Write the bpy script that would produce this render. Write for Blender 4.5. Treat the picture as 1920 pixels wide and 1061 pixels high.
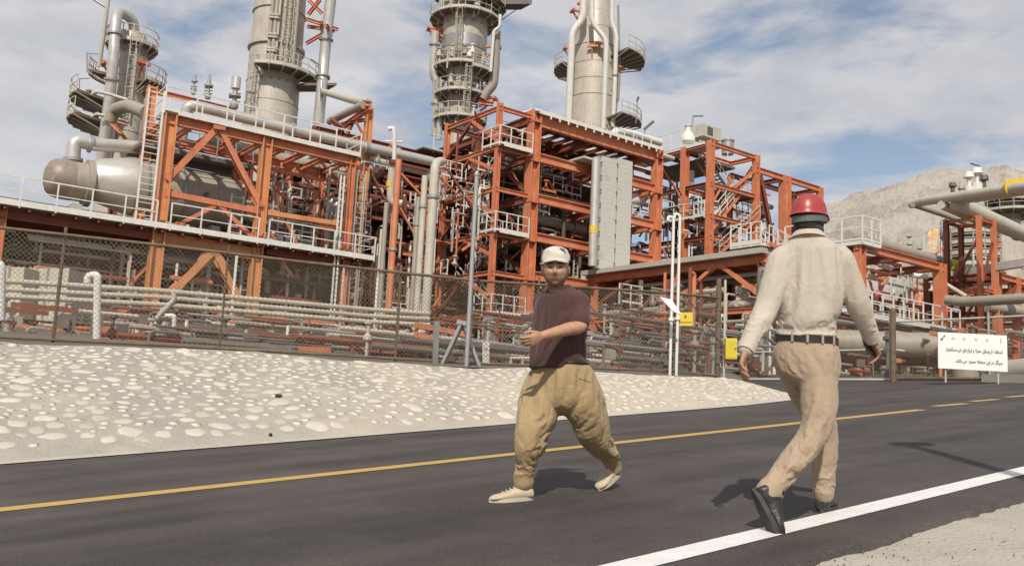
import bpy, bmesh, math, random
import numpy as np
from mathutils import Vector, Matrix, noise
R = random.Random(7)
SC = bpy.context.scene
COL = SC.collection
for o in list(bpy.data.objects): bpy.data.objects.remove(o)

# ------------------------------------------------------------------ camera
FPX, CX, CY = 1650.0, 960.0, 530.5
PITCH, ROLL = math.atan(225/1650), math.radians(2.8)
FW = Vector((0, math.cos(PITCH), math.sin(PITCH)))
_u0 = Vector((0, -math.sin(PITCH), math.cos(PITCH)))
RT = Vector((1, 0, 0))*math.cos(ROLL) + _u0*math.sin(ROLL)
UPV = _u0*math.cos(ROLL) - Vector((1, 0, 0))*math.sin(ROLL)
cd = bpy.data.cameras.new('camera'); cam = bpy.data.objects.new('camera', cd); COL.objects.link(cam)
cam.matrix_world = Matrix(((RT.x, UPV.x, -FW.x, 0), (RT.y, UPV.y, -FW.y, 0), (RT.z, UPV.z, -FW.z, 0), (0, 0, 0, 1)))
cd.sensor_fit = 'HORIZONTAL'; cd.sensor_width = 36; cd.lens = 36*FPX/1920
cd.clip_start = 0.1; cd.clip_end = 8000
SC.camera = cam

# ------------------------------------------------------------------ light
SHD = Vector((0.10, 1.0, 0)).normalized()            # direction in which shadows fall
ELEV = math.radians(43)
sun_dir = (SHD*math.cos(ELEV) + Vector((0, 0, -math.sin(ELEV)))).normalized()
sd = bpy.data.lights.new('sun', 'SUN'); sd.energy = 4.0; sd.angle = math.radians(0.55); sd.color = (1.0, 0.93, 0.82)
so = bpy.data.objects.new('sun', sd); COL.objects.link(so)
so.rotation_euler = sun_dir.to_track_quat('-Z', 'Y').to_euler()
W = bpy.data.worlds.new('World'); SC.world = W; W.use_nodes = True
nt = W.node_tree; nt.nodes.clear()
def N(t, typ, **k):
    n = t.nodes.new(typ)
    for a, v in k.items(): setattr(n, a, v)
    return n
out = N(nt, 'ShaderNodeOutputWorld'); bg = N(nt, 'ShaderNodeBackground'); bg.inputs[1].default_value = 0.1
sky = N(nt, 'ShaderNodeTexSky', sky_type='NISHITA', sun_disc=False)
sky.sun_elevation = ELEV; sky.sun_rotation = math.atan2(-SHD.x, -SHD.y)
sky.air_density = 1.3; sky.dust_density = 0.9; sky.ozone_density = 3.0; sky.altitude = 300
tc = N(nt, 'ShaderNodeTexCoord'); mp = N(nt, 'ShaderNodeMapping'); mp.inputs['Scale'].default_value = (1.0, 1.0, 2.6)
mp.inputs['Rotation'].default_value = (0.0, 0.25, 0.1); mp.inputs['Location'].default_value = (0.35, 0.1, 0.55)
n1 = N(nt, 'ShaderNodeTexNoise'); n1.inputs['Scale'].default_value = 4.2; n1.inputs['Detail'].default_value = 9; n1.inputs['Roughness'].default_value = 0.56; n1.inputs['Distortion'].default_value = 0.25
n2 = N(nt, 'ShaderNodeTexNoise'); n2.inputs['Scale'].default_value = 7.5; n2.inputs['Detail'].default_value = 8; n2.inputs['Roughness'].default_value = 0.6
cr = N(nt, 'ShaderNodeValToRGB'); cr.color_ramp.elements[0].position = 0.455; cr.color_ramp.elements[1].position = 0.575; cr.color_ramp.elements[0].color = (0.24, 0.24, 0.24, 1)
cr2 = N(nt, 'ShaderNodeValToRGB'); cr2.color_ramp.elements[0].position = 0.3; cr2.color_ramp.elements[1].position = 0.75
cr2.color_ramp.elements[0].color = (5.2, 5.3, 5.75, 1); cr2.color_ramp.elements[1].color = (7.9, 7.6, 7.5, 1)
mx = N(nt, 'ShaderNodeMix', data_type='RGBA')
L = nt.links.new
L(tc.outputs['Generated'], mp.inputs[0]); L(mp.outputs[0], n1.inputs[0]); L(mp.outputs[0], n2.inputs[0])
sxw = N(nt, 'ShaderNodeSeparateXYZ'); L(tc.outputs['Generated'], sxw.inputs[0])
mrw = N(nt, 'ShaderNodeMapRange'); mrw.inputs[1].default_value = 0.25; mrw.inputs[2].default_value = -0.5; mrw.inputs[3].default_value = 0.0; mrw.inputs[4].default_value = 0.08; L(sxw.outputs[0], mrw.inputs[0])
# a cloud bank towards the upper right of the view
dtw = N(nt, 'ShaderNodeVectorMath', operation='DOT_PRODUCT'); dtw.inputs[1].default_value = tuple((FW*FPX+RT*840+UPV*470).normalized()); L(tc.outputs['Generated'], dtw.inputs[0])
mr2 = N(nt, 'ShaderNodeMapRange'); mr2.inputs[1].default_value = 0.955; mr2.inputs[2].default_value = 1.0; mr2.inputs[3].default_value = 0.0; mr2.inputs[4].default_value = 0.09; L(dtw.outputs['Value'], mr2.inputs[0])
ad0 = N(nt, 'ShaderNodeMath', operation='ADD'); L(mrw.outputs[0], ad0.inputs[0]); L(mr2.outputs[0], ad0.inputs[1])
adw = N(nt, 'ShaderNodeMath', operation='ADD'); L(n1.outputs[0], adw.inputs[0]); L(ad0.outputs[0], adw.inputs[1])
L(adw.outputs[0], cr.inputs[0]); L(n2.outputs[0], cr2.inputs[0])
mul = N(nt, 'ShaderNodeMath', operation='MULTIPLY'); mul.inputs[1].default_value = 0.9
L(cr.outputs[0], mul.inputs[0]); L(mul.outputs[0], mx.inputs[0])
L(sky.outputs[0], mx.inputs[6]); L(cr2.outputs[0], mx.inputs[7]); L(mx.outputs[2], bg.inputs[0]); L(bg.outputs[0], out.inputs[0])
SC.view_settings.view_transform = 'Standard'; SC.view_settings.look = 'None'
SC.view_settings.gamma = 1; SC.view_settings.exposure = 0.0; SC.view_settings.use_curve_mapping = False

# ------------------------------------------------------------------ picture geometry -> place
def ray(px, py): return (FW*FPX + RT*(px-CX) + UPV*(CY-py)) / FPX
def P(px, py, dep): return ray(px, py)*dep
def proj(p):
    d = p.dot(FW); return (CX+FPX*p.dot(RT)/d, CY-FPX*p.dot(UPV)/d)
def hit(px, py, p0, n):
    r = ray(px, py); return r*(p0.dot(n)/r.dot(n))
UD = ray(3150, 862); UD.z = 0; UD.normalize()
VD = Vector((-UD.y, UD.x, 0)); ZD = Vector((0, 0, 1))
O0 = P(300, 400, 45); O0.z = 0
def Wd(a, b, z): return O0 + UD*a + VD*b + ZD*z
def abz(p): q = p-O0; return (q.dot(UD), q.dot(VD), p.z)
def onb(px, py, b=0): return hit(px, py, O0+VD*b, VD)       # on the vertical plane b = const
def ona(px, py, a): return hit(px, py, O0+UD*a, UD)
def onz(px, py, z): return hit(px, py, Vector((0, 0, z)), ZD)
# road plane
_d1, _d2 = ray(2950, 630), ray(0, 689)
RN = _d1.cross(_d2).normalized()
if RN.z < 0: RN = -RN
HP = 0.92
RP0 = RN*(-HP)
def rd(px, py): return hit(px, py, RP0, RN)
def rz(x, y): return (RP0.dot(RN) - RN.x*x - RN.y*y)/RN.z    # height of the road plane
PADZ = 2.2

# ------------------------------------------------------------------ materials
def mat(name, col, rough=0.6, metal=0.0, var=0.12, vscale=6.0, bump=0.0, bscale=40.0, col2=None, c2pos=(0.55, 0.7), c2scale=2.0, spec=0.5, coord='Object', stretch=(1, 1, 1), streak=0.0):
    m = bpy.data.materials.new(name); m.use_nodes = True
    t = m.node_tree; b = t.nodes['Principled BSDF']
    b.inputs['Roughness'].default_value = rough; b.inputs['Metallic'].default_value = metal
    b.inputs['Specular IOR Level'].default_value = spec
    tc = N(t, 'ShaderNodeTexCoord'); mp = N(t, 'ShaderNodeMapping'); mp.inputs['Scale'].default_value = stretch
    t.links.new(tc.outputs[coord], mp.inputs[0])
    n = N(t, 'ShaderNodeTexNoise'); n.inputs['Scale'].default_value = vscale; n.inputs['Detail'].default_value = 6; n.inputs['Roughness'].default_value = 0.65
    t.links.new(mp.outputs[0], n.inputs[0])
    r = N(t, 'ShaderNodeValToRGB'); r.color_ramp.elements[0].position = 0.3; r.color_ramp.elements[1].position = 0.72
    r.color_ramp.elements[0].color = tuple(c*(1-var) for c in col)+(1,); r.color_ramp.elements[1].color = tuple(min(1, c*(1+var)) for c in col)+(1,)
    t.links.new(n.outputs[0], r.inputs[0]); last = r.outputs[0]
    if col2:
        n2 = N(t, 'ShaderNodeTexNoise'); n2.inputs['Scale'].default_value = c2scale; n2.inputs['Detail'].default_value = 9; n2.inputs['Roughness'].default_value = 0.7
        t.links.new(mp.outputs[0], n2.inputs[0])
        r2 = N(t, 'ShaderNodeValToRGB'); r2.color_ramp.elements[0].position = c2pos[0]; r2.color_ramp.elements[1].position = c2pos[1]
        t.links.new(n2.outputs[0], r2.inputs[0])
        mm = N(t, 'ShaderNodeMix', data_type='RGBA'); t.links.new(r2.outputs[0], mm.inputs[0]); t.links.new(last, mm.inputs[6]); mm.inputs[7].default_value = tuple(col2)+(1,)
        last = mm.outputs[2]
    if streak:
        mp2 = N(t, 'ShaderNodeMapping'); mp2.inputs['Scale'].default_value = (9, 9, 0.5); t.links.new(tc.outputs[coord], mp2.inputs[0])
        n3 = N(t, 'ShaderNodeTexNoise'); n3.inputs['Scale'].default_value = 1.3; n3.inputs['Detail'].default_value = 5; t.links.new(mp2.outputs[0], n3.inputs[0])
        r3 = N(t, 'ShaderNodeValToRGB'); r3.color_ramp.elements[0].position = 0.52; r3.color_ramp.elements[1].position = 0.75
        r3.color_ramp.elements[0].color = (0, 0, 0, 1); r3.color_ramp.elements[1].color = (streak,)*3+(1,)
        t.links.new(n3.outputs[0], r3.inputs[0])
        m3 = N(t, 'ShaderNodeMix', data_type='RGBA'); t.links.new(r3.outputs[0], m3.inputs[0]); t.links.new(last, m3.inputs[6]); m3.inputs[7].default_value = (0.13, 0.085, 0.05, 1)
        last = m3.outputs[2]
    t.links.new(last, b.inputs['Base Color'])
    if bump:
        nb = N(t, 'ShaderNodeTexNoise'); nb.inputs['Scale'].default_value = bscale; nb.inputs['Detail'].default_value = 5
        t.links.new(mp.outputs[0], nb.inputs[0])
        bb = N(t, 'ShaderNodeBump'); bb.inputs['Strength'].default_value = bump; bb.inputs['Distance'].default_value = 0.02
        t.links.new(nb.outputs[0], bb.inputs['Height']); t.links.new(bb.outputs[0], b.inputs['Normal'])
    return m
M = {}
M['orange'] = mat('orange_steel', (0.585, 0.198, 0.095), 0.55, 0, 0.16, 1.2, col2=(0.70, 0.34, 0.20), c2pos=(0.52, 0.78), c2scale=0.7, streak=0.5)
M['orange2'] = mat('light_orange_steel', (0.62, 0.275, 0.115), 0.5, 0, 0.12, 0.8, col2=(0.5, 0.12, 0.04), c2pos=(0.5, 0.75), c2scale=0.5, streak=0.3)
M['dorange'] = mat('dull_red_shaded_steel', (0.23, 0.065, 0.038), 0.65, 0, 0.2, 1.2, col2=(0.14, 0.05, 0.03), c2scale=1.4, streak=0.4)  # darkened orange for rear and inner members, their shade put into the colour
M['white'] = mat('white_paint', (0.70, 0.68, 0.62), 0.5, 0, 0.08, 2.0, col2=(0.42, 0.33, 0.24), c2pos=(0.62, 0.85), c2scale=3, streak=0.2)
M['cream'] = mat('cream_pipe_paint', (0.50, 0.465, 0.385), 0.5, 0, 0.1, 1.5, col2=(0.38, 0.32, 0.24), c2pos=(0.55, 0.8), c2scale=1.7, streak=0.25)
M['clad'] = mat('aluminium_cladding', (0.60, 0.57, 0.52), 0.36, 0.45, 0.1, 1.5, col2=(0.42, 0.38, 0.33), c2pos=(0.5, 0.8), c2scale=1.2, bump=0.12, bscale=3)
M['tan'] = mat('dusty_cladding', (0.36, 0.32, 0.26), 0.58, 0.05, 0.12, 1.0, col2=(0.25, 0.20, 0.15), c2pos=(0.5, 0.8), c2scale=1.0, streak=0.35, bump=0.1, bscale=4)
M['grey'] = mat('galvanised_steel', (0.36, 0.36, 0.35), 0.5, 0.4, 0.12, 3, col2=(0.26, 0.25, 0.23), c2scale=3)
M['dgrey'] = mat('dark_grey_steel', (0.11, 0.105, 0.10), 0.6, 0.2, 0.2, 3)
M['tower'] = mat('tower_cladding', (0.50, 0.455, 0.38), 0.45, 0.05, 0.08, 0.5, col2=(0.36, 0.31, 0.25), c2pos=(0.45, 0.75), c2scale=0.35, streak=0.4, bump=0.08, bscale=1.6)
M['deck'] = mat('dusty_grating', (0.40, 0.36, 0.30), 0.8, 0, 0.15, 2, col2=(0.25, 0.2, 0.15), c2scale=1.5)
M['under'] = mat('shaded_grating_underside', (0.17, 0.135, 0.11), 0.85, 0, 0.25, 2, col2=(0.13, 0.09, 0.07), c2scale=1.0)  # grating seen from below, toned down so the colour carries its shade
M['conc'] = mat('dusty_concrete', (0.43, 0.40, 0.345), 0.85, 0, 0.1, 1.2, col2=(0.33, 0.30, 0.25), c2scale=1.2, bump=0.3, bscale=14)
M['tray'] = mat('cable_tray_cover', (0.56, 0.54, 0.475), 0.55, 0.1, 0.07, 1.5, col2=(0.40, 0.37, 0.31), c2scale=1.5)
M['yellow'] = mat('yellow_paint', (0.68, 0.47, 0.07), 0.55, 0, 0.1, 4)
M['signyellow'] = mat('sign_yellow', (0.72, 0.56, 0.06), 0.5, 0, 0.08, 4)
M['signwhite'] = mat('sign_white', (0.80, 0.79, 0.76), 0.5, 0, 0.03, 2)
M['ink'] = mat('black_print', (0.03, 0.03, 0.03), 0.6, 0, 0.1)
M['rust'] = mat('rusty_fence_steel', (0.16, 0.115, 0.075), 0.75, 0.1, 0.3, 5, col2=(0.075, 0.05, 0.035), c2scale=4)
M['wire'] = mat('weathered_wire', (0.21, 0.165, 0.115), 0.7, 0.1, 0.3, 3)
M['blue'] = mat('blue_grey_equipment', (0.12, 0.16, 0.20), 0.5, 0.1, 0.15, 3)
M['green'] = mat('green_equipment', (0.10, 0.15, 0.11), 0.5, 0.1, 0.15, 3)

# ------------------------------------------------------------------ mesh builders
def tag(o, label=None, cat=None, group=None, kind=None):
    if label: o['label'] = label
    if cat: o['category'] = cat
    if group: o['group'] = group
    if kind: o['kind'] = kind
    return o
def thing(name, label, cat, loc=(0, 0, 0), group=None):
    o = bpy.data.objects.new(name, None); COL.objects.link(o); o.location = Vector(loc); o.empty_display_size = 0.2
    return tag(o, label, cat, group)
def wloc(o):
    v = Vector(o.location)
    while o.parent: o = o.parent; v = v+Vector(o.location)
    return v
class MB:
    def __init__(s): s.v = []; s.f = []
    def add(s, vs, fs):
        k = len(s.v); s.v += [tuple(v) for v in vs]; s.f += [tuple(i+k for i in f) for f in fs]; return s
    def box6(s, c, ax, ay, az):     # centre, half-axes vectors
        vs = [c+ax*i+ay*j+az*k for k in (-1, 1) for j in (-1, 1) for i in (-1, 1)]
        return s.add(vs, [(0, 2, 3, 1), (4, 5, 7, 6), (0, 1, 5, 4), (2, 6, 7, 3), (0, 4, 6, 2), (1, 3, 7, 5)])
    def bar(s, p, q, w, h, up=None, off=(0, 0)):
        p, q = Vector(p), Vector(q); d = q-p; l = d.length
        if l < 1e-6: return s
        d = d/l; up = Vector(up) if up else (ZD if abs(d.z) < 0.95 else VD)
        sd = d.cross(up).normalized(); u2 = sd.cross(d).normalized()
        c = (p+q)/2+sd*off[0]+u2*off[1]
        return s.box6(c, d*(l/2), sd*(w/2), u2*(h/2))
    def ibeam(s, p, q, w, h, up=None, t=None):
        t = t or h*0.12
        s.bar(p, q, w, t, up, (0, h/2-t/2)); s.bar(p, q, w, t, up, (0, -h/2+t/2)); s.bar(p, q, w*0.16, h-2*t, up)
        return s
    def tube(s, pts, r, n=12, caps=True, bend=0, rr=None):
        pts = [Vector(p) for p in pts]
        if bend and len(pts) > 2:
            o = [pts[0]]
            for i in range(1, len(pts)-1):
                a, b, c = pts[i-1], pts[i], pts[i+1]
                k = min(bend, (a-b).length*0.49, (c-b).length*0.49)
                p1 = b+(a-b).normalized()*k; p2 = b+(c-b).normalized()*k
                for j in range(7):
                    t = j/6; o.append(p1*(1-t)**2+b*2*t*(1-t)+p2*t*t)
            o.append(pts[-1]); pts = o
        m = len(pts); k0 = len(s.v); up = None; rad = rr if rr else [r]*m
        for i, p in enumerate(pts):
            d = (pts[min(i+1, m-1)]-pts[max(i-1, 0)]).normalized()
            if up is None:
                up = ZD if abs(d.z) < 0.9 else Vector((1, 0, 0))
            sd = d.cross(up)
            if sd.length < 1e-4: sd = d.cross(Vector((0.3, 1, 0.2)))
            sd.normalize(); up = sd.cross(d).normalized()
            for j in range(n):
                a = 2*math.pi*j/n; s.v.append(tuple(p+sd*(math.cos(a)*rad[i])+up*(math.sin(a)*rad[i])))
        for i in range(m-1):
            for j in range(n):
                a = k0+i*n+j; b = k0+i*n+(j+1) % n
                s.f.append((a, b, b+n, a+n))
        if caps:
            s.f.append(tuple(k0+j for j in range(n))[::-1]); s.f.append(tuple(k0+(m-1)*n+j for j in range(n)))
        return s
    def lathe(s, base, prof, n=24, axis=None):   # prof: (radius, height) from base
        axis = Vector(axis) if axis else ZD
        x = axis.cross(Vector((0.1, 1, 0.05))).normalized(); y = axis.cross(x).normalized(); k0 = len(s.v)
        for r, h in prof:
            for j in range(n):
                a = 2*math.pi*j/n; s.v.append(tuple(Vector(base)+axis*h+x*(math.cos(a)*r)+y*(math.sin(a)*r)))
        for i in range(len(prof)-1):
            for j in range(n):
                a = k0+i*n+j; b = k0+i*n+(j+1) % n; s.f.append((a, b, b+n, a+n))
        s.f.append(tuple(k0+j for j in range(n))[::-1]); s.f.append(tuple(k0+(len(prof)-1)*n+j for j in range(n)))
        return s
    def build(s, name, m, parent=None, smooth=False, loc=None):
        org = wloc(parent) if parent else (Vector(loc) if loc is not None else Vector((0, 0, 0)))
        me = bpy.data.meshes.new(name)
        me.from_pydata([(v[0]-org.x, v[1]-org.y, v[2]-org.z) for v in s.v], [], s.f)
        me.materials.append(M[m] if isinstance(m, str) else m)
        if smooth:
            me.polygons.foreach_set('use_smooth', [True]*len(me.polygons))
            try: me.set_sharp_from_angle(angle=math.radians(38))
            except Exception: pass
        o = bpy.data.objects.new(name, me); COL.objects.link(o)
        if parent: o.parent = parent
        elif loc is not None: o.location = org
        return o
def col_(t, p, q, w=0.5, m='orange', h=None): return MB().ibeam(p, q, w, h or w, UD).build('column', m, t)
def beam_(t, p, q, w=0.28, h=0.45, m='orange'): return MB().ibeam(p, q, w, h).build('beam', m, t)
def brace_(t, p, q, w=0.26, m='orange', up=None):
    p, q = Vector(p), Vector(q); d = (q-p).normalized()
    for e in (p+d*w, q-d*w): MB().bar(e-d*w*1.3, e+d*w*1.3, w*1.7, 0.04, up or VD).build('gusset', m, t)
    return MB().ibeam(p, q, w, w, up).build('brace', m, t)
_post = {}
def railing(t, pts, h=1.1, m='white', toe=0.22, sp=1.5, mid=True, r=0.03, drop=0.0):
    pts = [Vector(p) for p in pts]; mb = MB()
    for a, b in zip(pts, pts[1:]):
        mb.bar(a+ZD*h, b+ZD*h, 2*r, 2*r)
        if mid: mb.bar(a+ZD*h*0.52, b+ZD*h*0.52, r*1.5, r*1.5)
        if toe: mb.bar(a+ZD*(toe/2-0.04), b+ZD*(toe/2-0.04), 0.05, toe)
    mb.bar(pts[0]-ZD*0.1, pts[0]+ZD*h, 2*r, 2*r)
    ro = mb.build('railing', m, t)
    key = (round(h, 2), m, r)
    if key not in _post:
        pm = bpy.data.meshes.new('post'); q = MB().bar((0, 0, -0.18), (0, 0, h), 2.1*r, 2.1*r)
        pm.from_pydata(q.v, [], q.f); pm.materials.append(M[m]); _post[key] = pm
    org = wloc(t)
    for a, b in zip(pts, pts[1:]):
        l = (b-a).length; n = max(1, round(l/sp)); sd = (b-a).normalized().cross(ZD)*(-0.06)
        for i in range(n+(1 if b is pts[-1] or (b-pts[-1]).length < 1e-6 else 0)):
            o = bpy.data.objects.new('post', _post[key]); COL.objects.link(o); o.parent = ro
            o.location = a+(b-a)*(i/n)-org
    return ro
def deck(t, cs, th=0.12, m='deck', name='deck'):
    cs = [Vector(c) for c in cs]; n = len(cs); mb = MB()
    mb.add(cs+[c-ZD*th for c in cs], [tuple(range(n)), tuple(range(2*n-1, n-1, -1))]+[(i, i+n, (i+1) % n+n, (i+1) % n) for i in range(n)])
    return mb.build(name, m, t)
def ladder(t, p, q, w=0.5, m='white', cage=False, out=None):
    p, q = Vector(p), Vector(q); sd = UD*(w/2); mb = MB(); out = out or -VD
    mb.bar(p-sd, q-sd, 0.09, 0.07); mb.bar(p+sd, q+sd, 0.09, 0.07)
    l = (q-p).length; n = int(l/0.32)
    for i in range(n):
        c = p+(q-p)*((i+.5)/n); mb.bar(c-sd, c+sd, 0.035, 0.035)
    if cage:
        d = (q-p).normalized()
        for i in range(int(l/0.9)):
            c = p+d*(0.9*(i+0.8)); pr = None
            for k in range(7):
                a = math.pi*k/6; x = c+UD*(math.cos(a)*0.42)+out*(math.sin(a)*0.75)
                if pr: mb.bar(pr, x, 0.05, 0.03)
                pr = x
        for k in (1, 3, 5):
            a = math.pi*k/6; x = UD*(math.cos(a)*0.42)+out*(math.sin(a)*0.75)
            mb.bar(p+x+d*0.7, q+x, 0.04, 0.04)
    return mb.build('ladder', m, t)
def flange(t, c, d, r, m=None, w=0.08):
    c = Vector(c); d = Vector(d).normalized()
    return MB().tube([c-d*w, c+d*w], r, 16).build('flange', m or 'grey', t, True)
def pipe(label, pts, r, m='clad', bend=None, n=14, fl=(), group=None, name='pipe', bands=0, cat='pipe'):
    pts = [Vector(p) for p in pts]
    o = MB().tube(pts, r, n, True, bend if bend is not None else r*3).build(name, m, None, True, loc=pts[0])
    tag(o, label, cat, group)
    for (i, f) in fl:
        c = pts[i]+(pts[i+1]-pts[i])*f
        flange(o, c, pts[i+1]-pts[i], r*1.35)
    if bands:   # cladding joints proud of the pipe
        k = 0
        for a, b in zip(pts, pts[1:]):
            l = (b-a).length; nn = int(l/bands)
            for j in range(1, nn):
                c = a+(b-a)*(j/nn); d = (b-a).normalized()
                MB().tube([c-d*0.03, c+d*0.03], r*1.03, n).build('joint_band', m, o, True); k += 1
                if k > 14: break
    return o
def zat(x, y, py):
    lo, hi = -5.0, 140.0
    for _ in range(50):
        m_ = (lo+hi)/2
        if proj(Vector((x, y, m_)))[1] > py: lo = m_
        else: hi = m_
    return lo

M['shade'] = mat('shaded_pipe', (0.15, 0.13, 0.11), 0.7, 0, 0.3, 2)  # dark tone for pipes deep in the plant, shade painted in
# ================================================================== GROUND, ROAD, SLOPE
RS = (rd(1180, 828)-rd(0, 957)).normalized()                 # road direction
RT_ = RN.cross(RS).normalized()                              # across the road, away from the camera
if RT_.y < 0: RT_ = -RT_
RO = rd(0, 957)
def st(p): q = p-RO; return (q.dot(RS), q.dot(RT_))
def road(s, t, h=0.0): return RO+RS*s+RT_*t+RN*h

def asphalt_mat():
    m = bpy.data.materials.new('asphalt'); m.use_nodes = True; t = m.node_tree; b = t.nodes['Principled BSDF']
    b.inputs['Roughness'].default_value = 0.78; b.inputs['Specular IOR Level'].default_value = 0.35
    tc = N(t, 'ShaderNodeTexCoord'); K = t.links.new
    mp = N(t, 'ShaderNodeMapping'); ang = math.atan2(RS.y, RS.x); mp.inputs['Rotation'].default_value = (0, 0, -ang)
    K(tc.outputs['Object'], mp.inputs[0])
    sc = N(t, 'ShaderNodeMapping'); sc.inputs['Scale'].default_value = (0.10, 1.0, 1.0); K(mp.outputs[0], sc.inputs[0])
    big = N(t, 'ShaderNodeTexNoise'); big.inputs['Scale'].default_value = 2.2; big.inputs['Detail'].default_value = 7; K(sc.outputs[0], big.inputs[0])
    fine = N(t, 'ShaderNodeTexNoise'); fine.inputs['Scale'].default_value = 150; fine.inputs['Detail'].default_value = 3; K(tc.outputs['Object'], fine.inputs[0])
    pat = N(t, 'ShaderNodeTexNoise'); pat.inputs['Scale'].default_value = 0.9; pat.inputs['Detail'].default_value = 6; pat.inputs['Roughness'].default_value = 0.7; K(tc.outputs['Object'], pat.inputs[0])
    r = N(t, 'ShaderNodeValToRGB'); r.color_ramp.elements[0].position = 0.32; r.color_ramp.elements[1].position = 0.72
    r.color_ramp.elements[0].color = (0.039, 0.034, 0.032, 1); r.color_ramp.elements[1].color = (0.072, 0.063, 0.060, 1); K(big.outputs[0], r.inputs[0])
    r2 = N(t, 'ShaderNodeValToRGB'); r2.color_ramp.elements[0].position = 0.3; r2.color_ramp.elements[1].position = 0.75
    r2.color_ramp.elements[0].color = (0.30, 0.30, 0.30, 1); r2.color_ramp.elements[1].color = (2.2, 2.1, 2.0, 1); K(fine.outputs[0], r2.inputs[0])
    mm = N(t, 'ShaderNodeMix', data_type='RGBA', blend_type='MULTIPLY'); mm.inputs[0].default_value = 1; K(r.outputs[0], mm.inputs[6]); K(r2.outputs[0], mm.inputs[7])
    r3 = N(t, 'ShaderNodeValToRGB'); r3.color_ramp.elements[0].position = 0.45; r3.color_ramp.elements[1].position = 0.8; r3.color_ramp.elements[1].color = (0.35, 0.35, 0.35, 1); K(pat.outputs[0], r3.inputs[0])
    m2 = N(t, 'ShaderNodeMix', data_type='RGBA'); K(r3.outputs[0], m2.inputs[0]); K(mm.outputs[2], m2.inputs[6]); m2.inputs[7].default_value = (0.17, 0.145, 0.12, 1)
    # pale grit
    vo = N(t, 'ShaderNodeTexVoronoi'); vo.inputs['Scale'].default_value = 28; K(tc.outputs['Object'], vo.inputs[0])
    vr = N(t, 'ShaderNodeValToRGB'); vr.color_ramp.elements[0].position = 0.0; vr.color_ramp.elements[0].color = (1, 1, 1, 1); vr.color_ramp.elements[1].position = 0.10; vr.color_ramp.elements[1].color = (0, 0, 0, 1); K(vo.outputs[0], vr.inputs[0])
    vm = N(t, 'ShaderNodeMath', operation='MULTIPLY'); K(vr.outputs[0], vm.inputs[0])
    ng = N(t, 'ShaderNodeTexNoise'); ng.inputs['Scale'].default_value = 3; K(tc.outputs['Object'], ng.inputs[0])
    gr = N(t, 'ShaderNodeValToRGB'); gr.color_ramp.elements[0].position = 0.5; gr.color_ramp.elements[1].position = 0.7; K(ng.outputs[0], gr.inputs[0]); K(gr.outputs[0], vm.inputs[1])
    m3 = N(t, 'ShaderNodeMix', data_type='RGBA'); K(vm.outputs[0], m3.inputs[0]); K(m2.outputs[2], m3.inputs[6]); m3.inputs[7].default_value = (0.22, 0.19, 0.16, 1)
    K(m3.outputs[2], b.inputs['Base Color'])
    bp = N(t, 'ShaderNodeBump'); bp.inputs['Strength'].default_value = 0.35; bp.inputs['Distance'].default_value = 0.004; K(fine.outputs[0], bp.inputs['Height']); K(bp.outputs[0], b.inputs['Normal'])
    return m
M['asphalt'] = asphalt_mat()
M['sand'] = mat('dusty_shoulder', (0.46, 0.42, 0.355), 0.95, 0, 0.10, 1.3, col2=(0.36, 0.32, 0.26), c2pos=(0.5, 0.75), c2scale=2.5, bump=0.9, bscale=45, spec=0.2)
M['sandy'] = mat('beige_roadside_dust', (0.50, 0.45, 0.375), 0.95, 0, 0.10, 1.5, col2=(0.40, 0.35, 0.28), c2scale=2, bump=0.7, bscale=60, spec=0.2)
M['mortar'] = mat('grey_mortar', (0.365, 0.335, 0.287), 0.95, 0, 0.10, 2.2, col2=(0.46, 0.415, 0.345), c2pos=(0.5, 0.72), c2scale=0.8, bump=1.0, bscale=22, spec=0.2)
M['yard'] = mat('yard_dust', (0.17, 0.145, 0.12), 0.95, 0, 0.15, 0.8, col2=(0.10, 0.085, 0.07), c2scale=0.4, spec=0.2)
def worldmask(m, col, f0, f1):
    # dust drifted over the mortar towards the far end of the slope
    t = m.node_tree; b = t.nodes['Principled BSDF']; src = b.inputs['Base Color'].links[0].from_socket
    g_ = N(t, 'ShaderNodeNewGeometry'); sx = N(t, 'ShaderNodeSeparateXYZ'); t.links.new(g_.outputs['Position'], sx.inputs[0])
    nn = N(t, 'ShaderNodeTexNoise'); nn.inputs['Scale'].default_value = 0.9; nn.inputs['Detail'].default_value = 7
    t.links.new(g_.outputs['Position'], nn.inputs[0])
    mr_ = N(t, 'ShaderNodeMapRange'); mr_.inputs[1].default_value = f0; mr_.inputs[2].default_value = f1; t.links.new(sx.outputs[0], mr_.inputs[0])
    ad = N(t, 'ShaderNodeMath', operation='ADD'); t.links.new(mr_.outputs[0], ad.inputs[0]); t.links.new(nn.outputs[0], ad.inputs[1])
    rp_ = N(t, 'ShaderNodeValToRGB'); rp_.color_ramp.elements[0].position = 0.62; rp_.color_ramp.elements[1].position = 1.0; t.links.new(ad.outputs[0], rp_.inputs[0])
    mx_ = N(t, 'ShaderNodeMix', data_type='RGBA'); t.links.new(rp_.outputs[0], mx_.inputs[0]); t.links.new(src, mx_.inputs[6]); mx_.inputs[7].default_value = col+(1,)
    t.links.new(mx_.outputs[2], b.inputs['Base Color'])
worldmask(M['mortar'], (0.49, 0.43, 0.34), -5.0, 7.0)
t_ = M['rock'].node_tree if 'rock' in M else None
def paint_mat(name, col, hole):
    m = mat(name, col, 0.6, 0, 0.08, 8, col2=hole, c2pos=(0.60, 0.68), c2scale=22)
    return m
M['yline'] = paint_mat('yellow_road_paint', (0.51, 0.335, 0.09), (0.2, 0.15, 0.07))
M['wline'] = paint_mat('white_road_paint', (0.74, 0.72, 0.68), (0.35, 0.33, 0.3))
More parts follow.
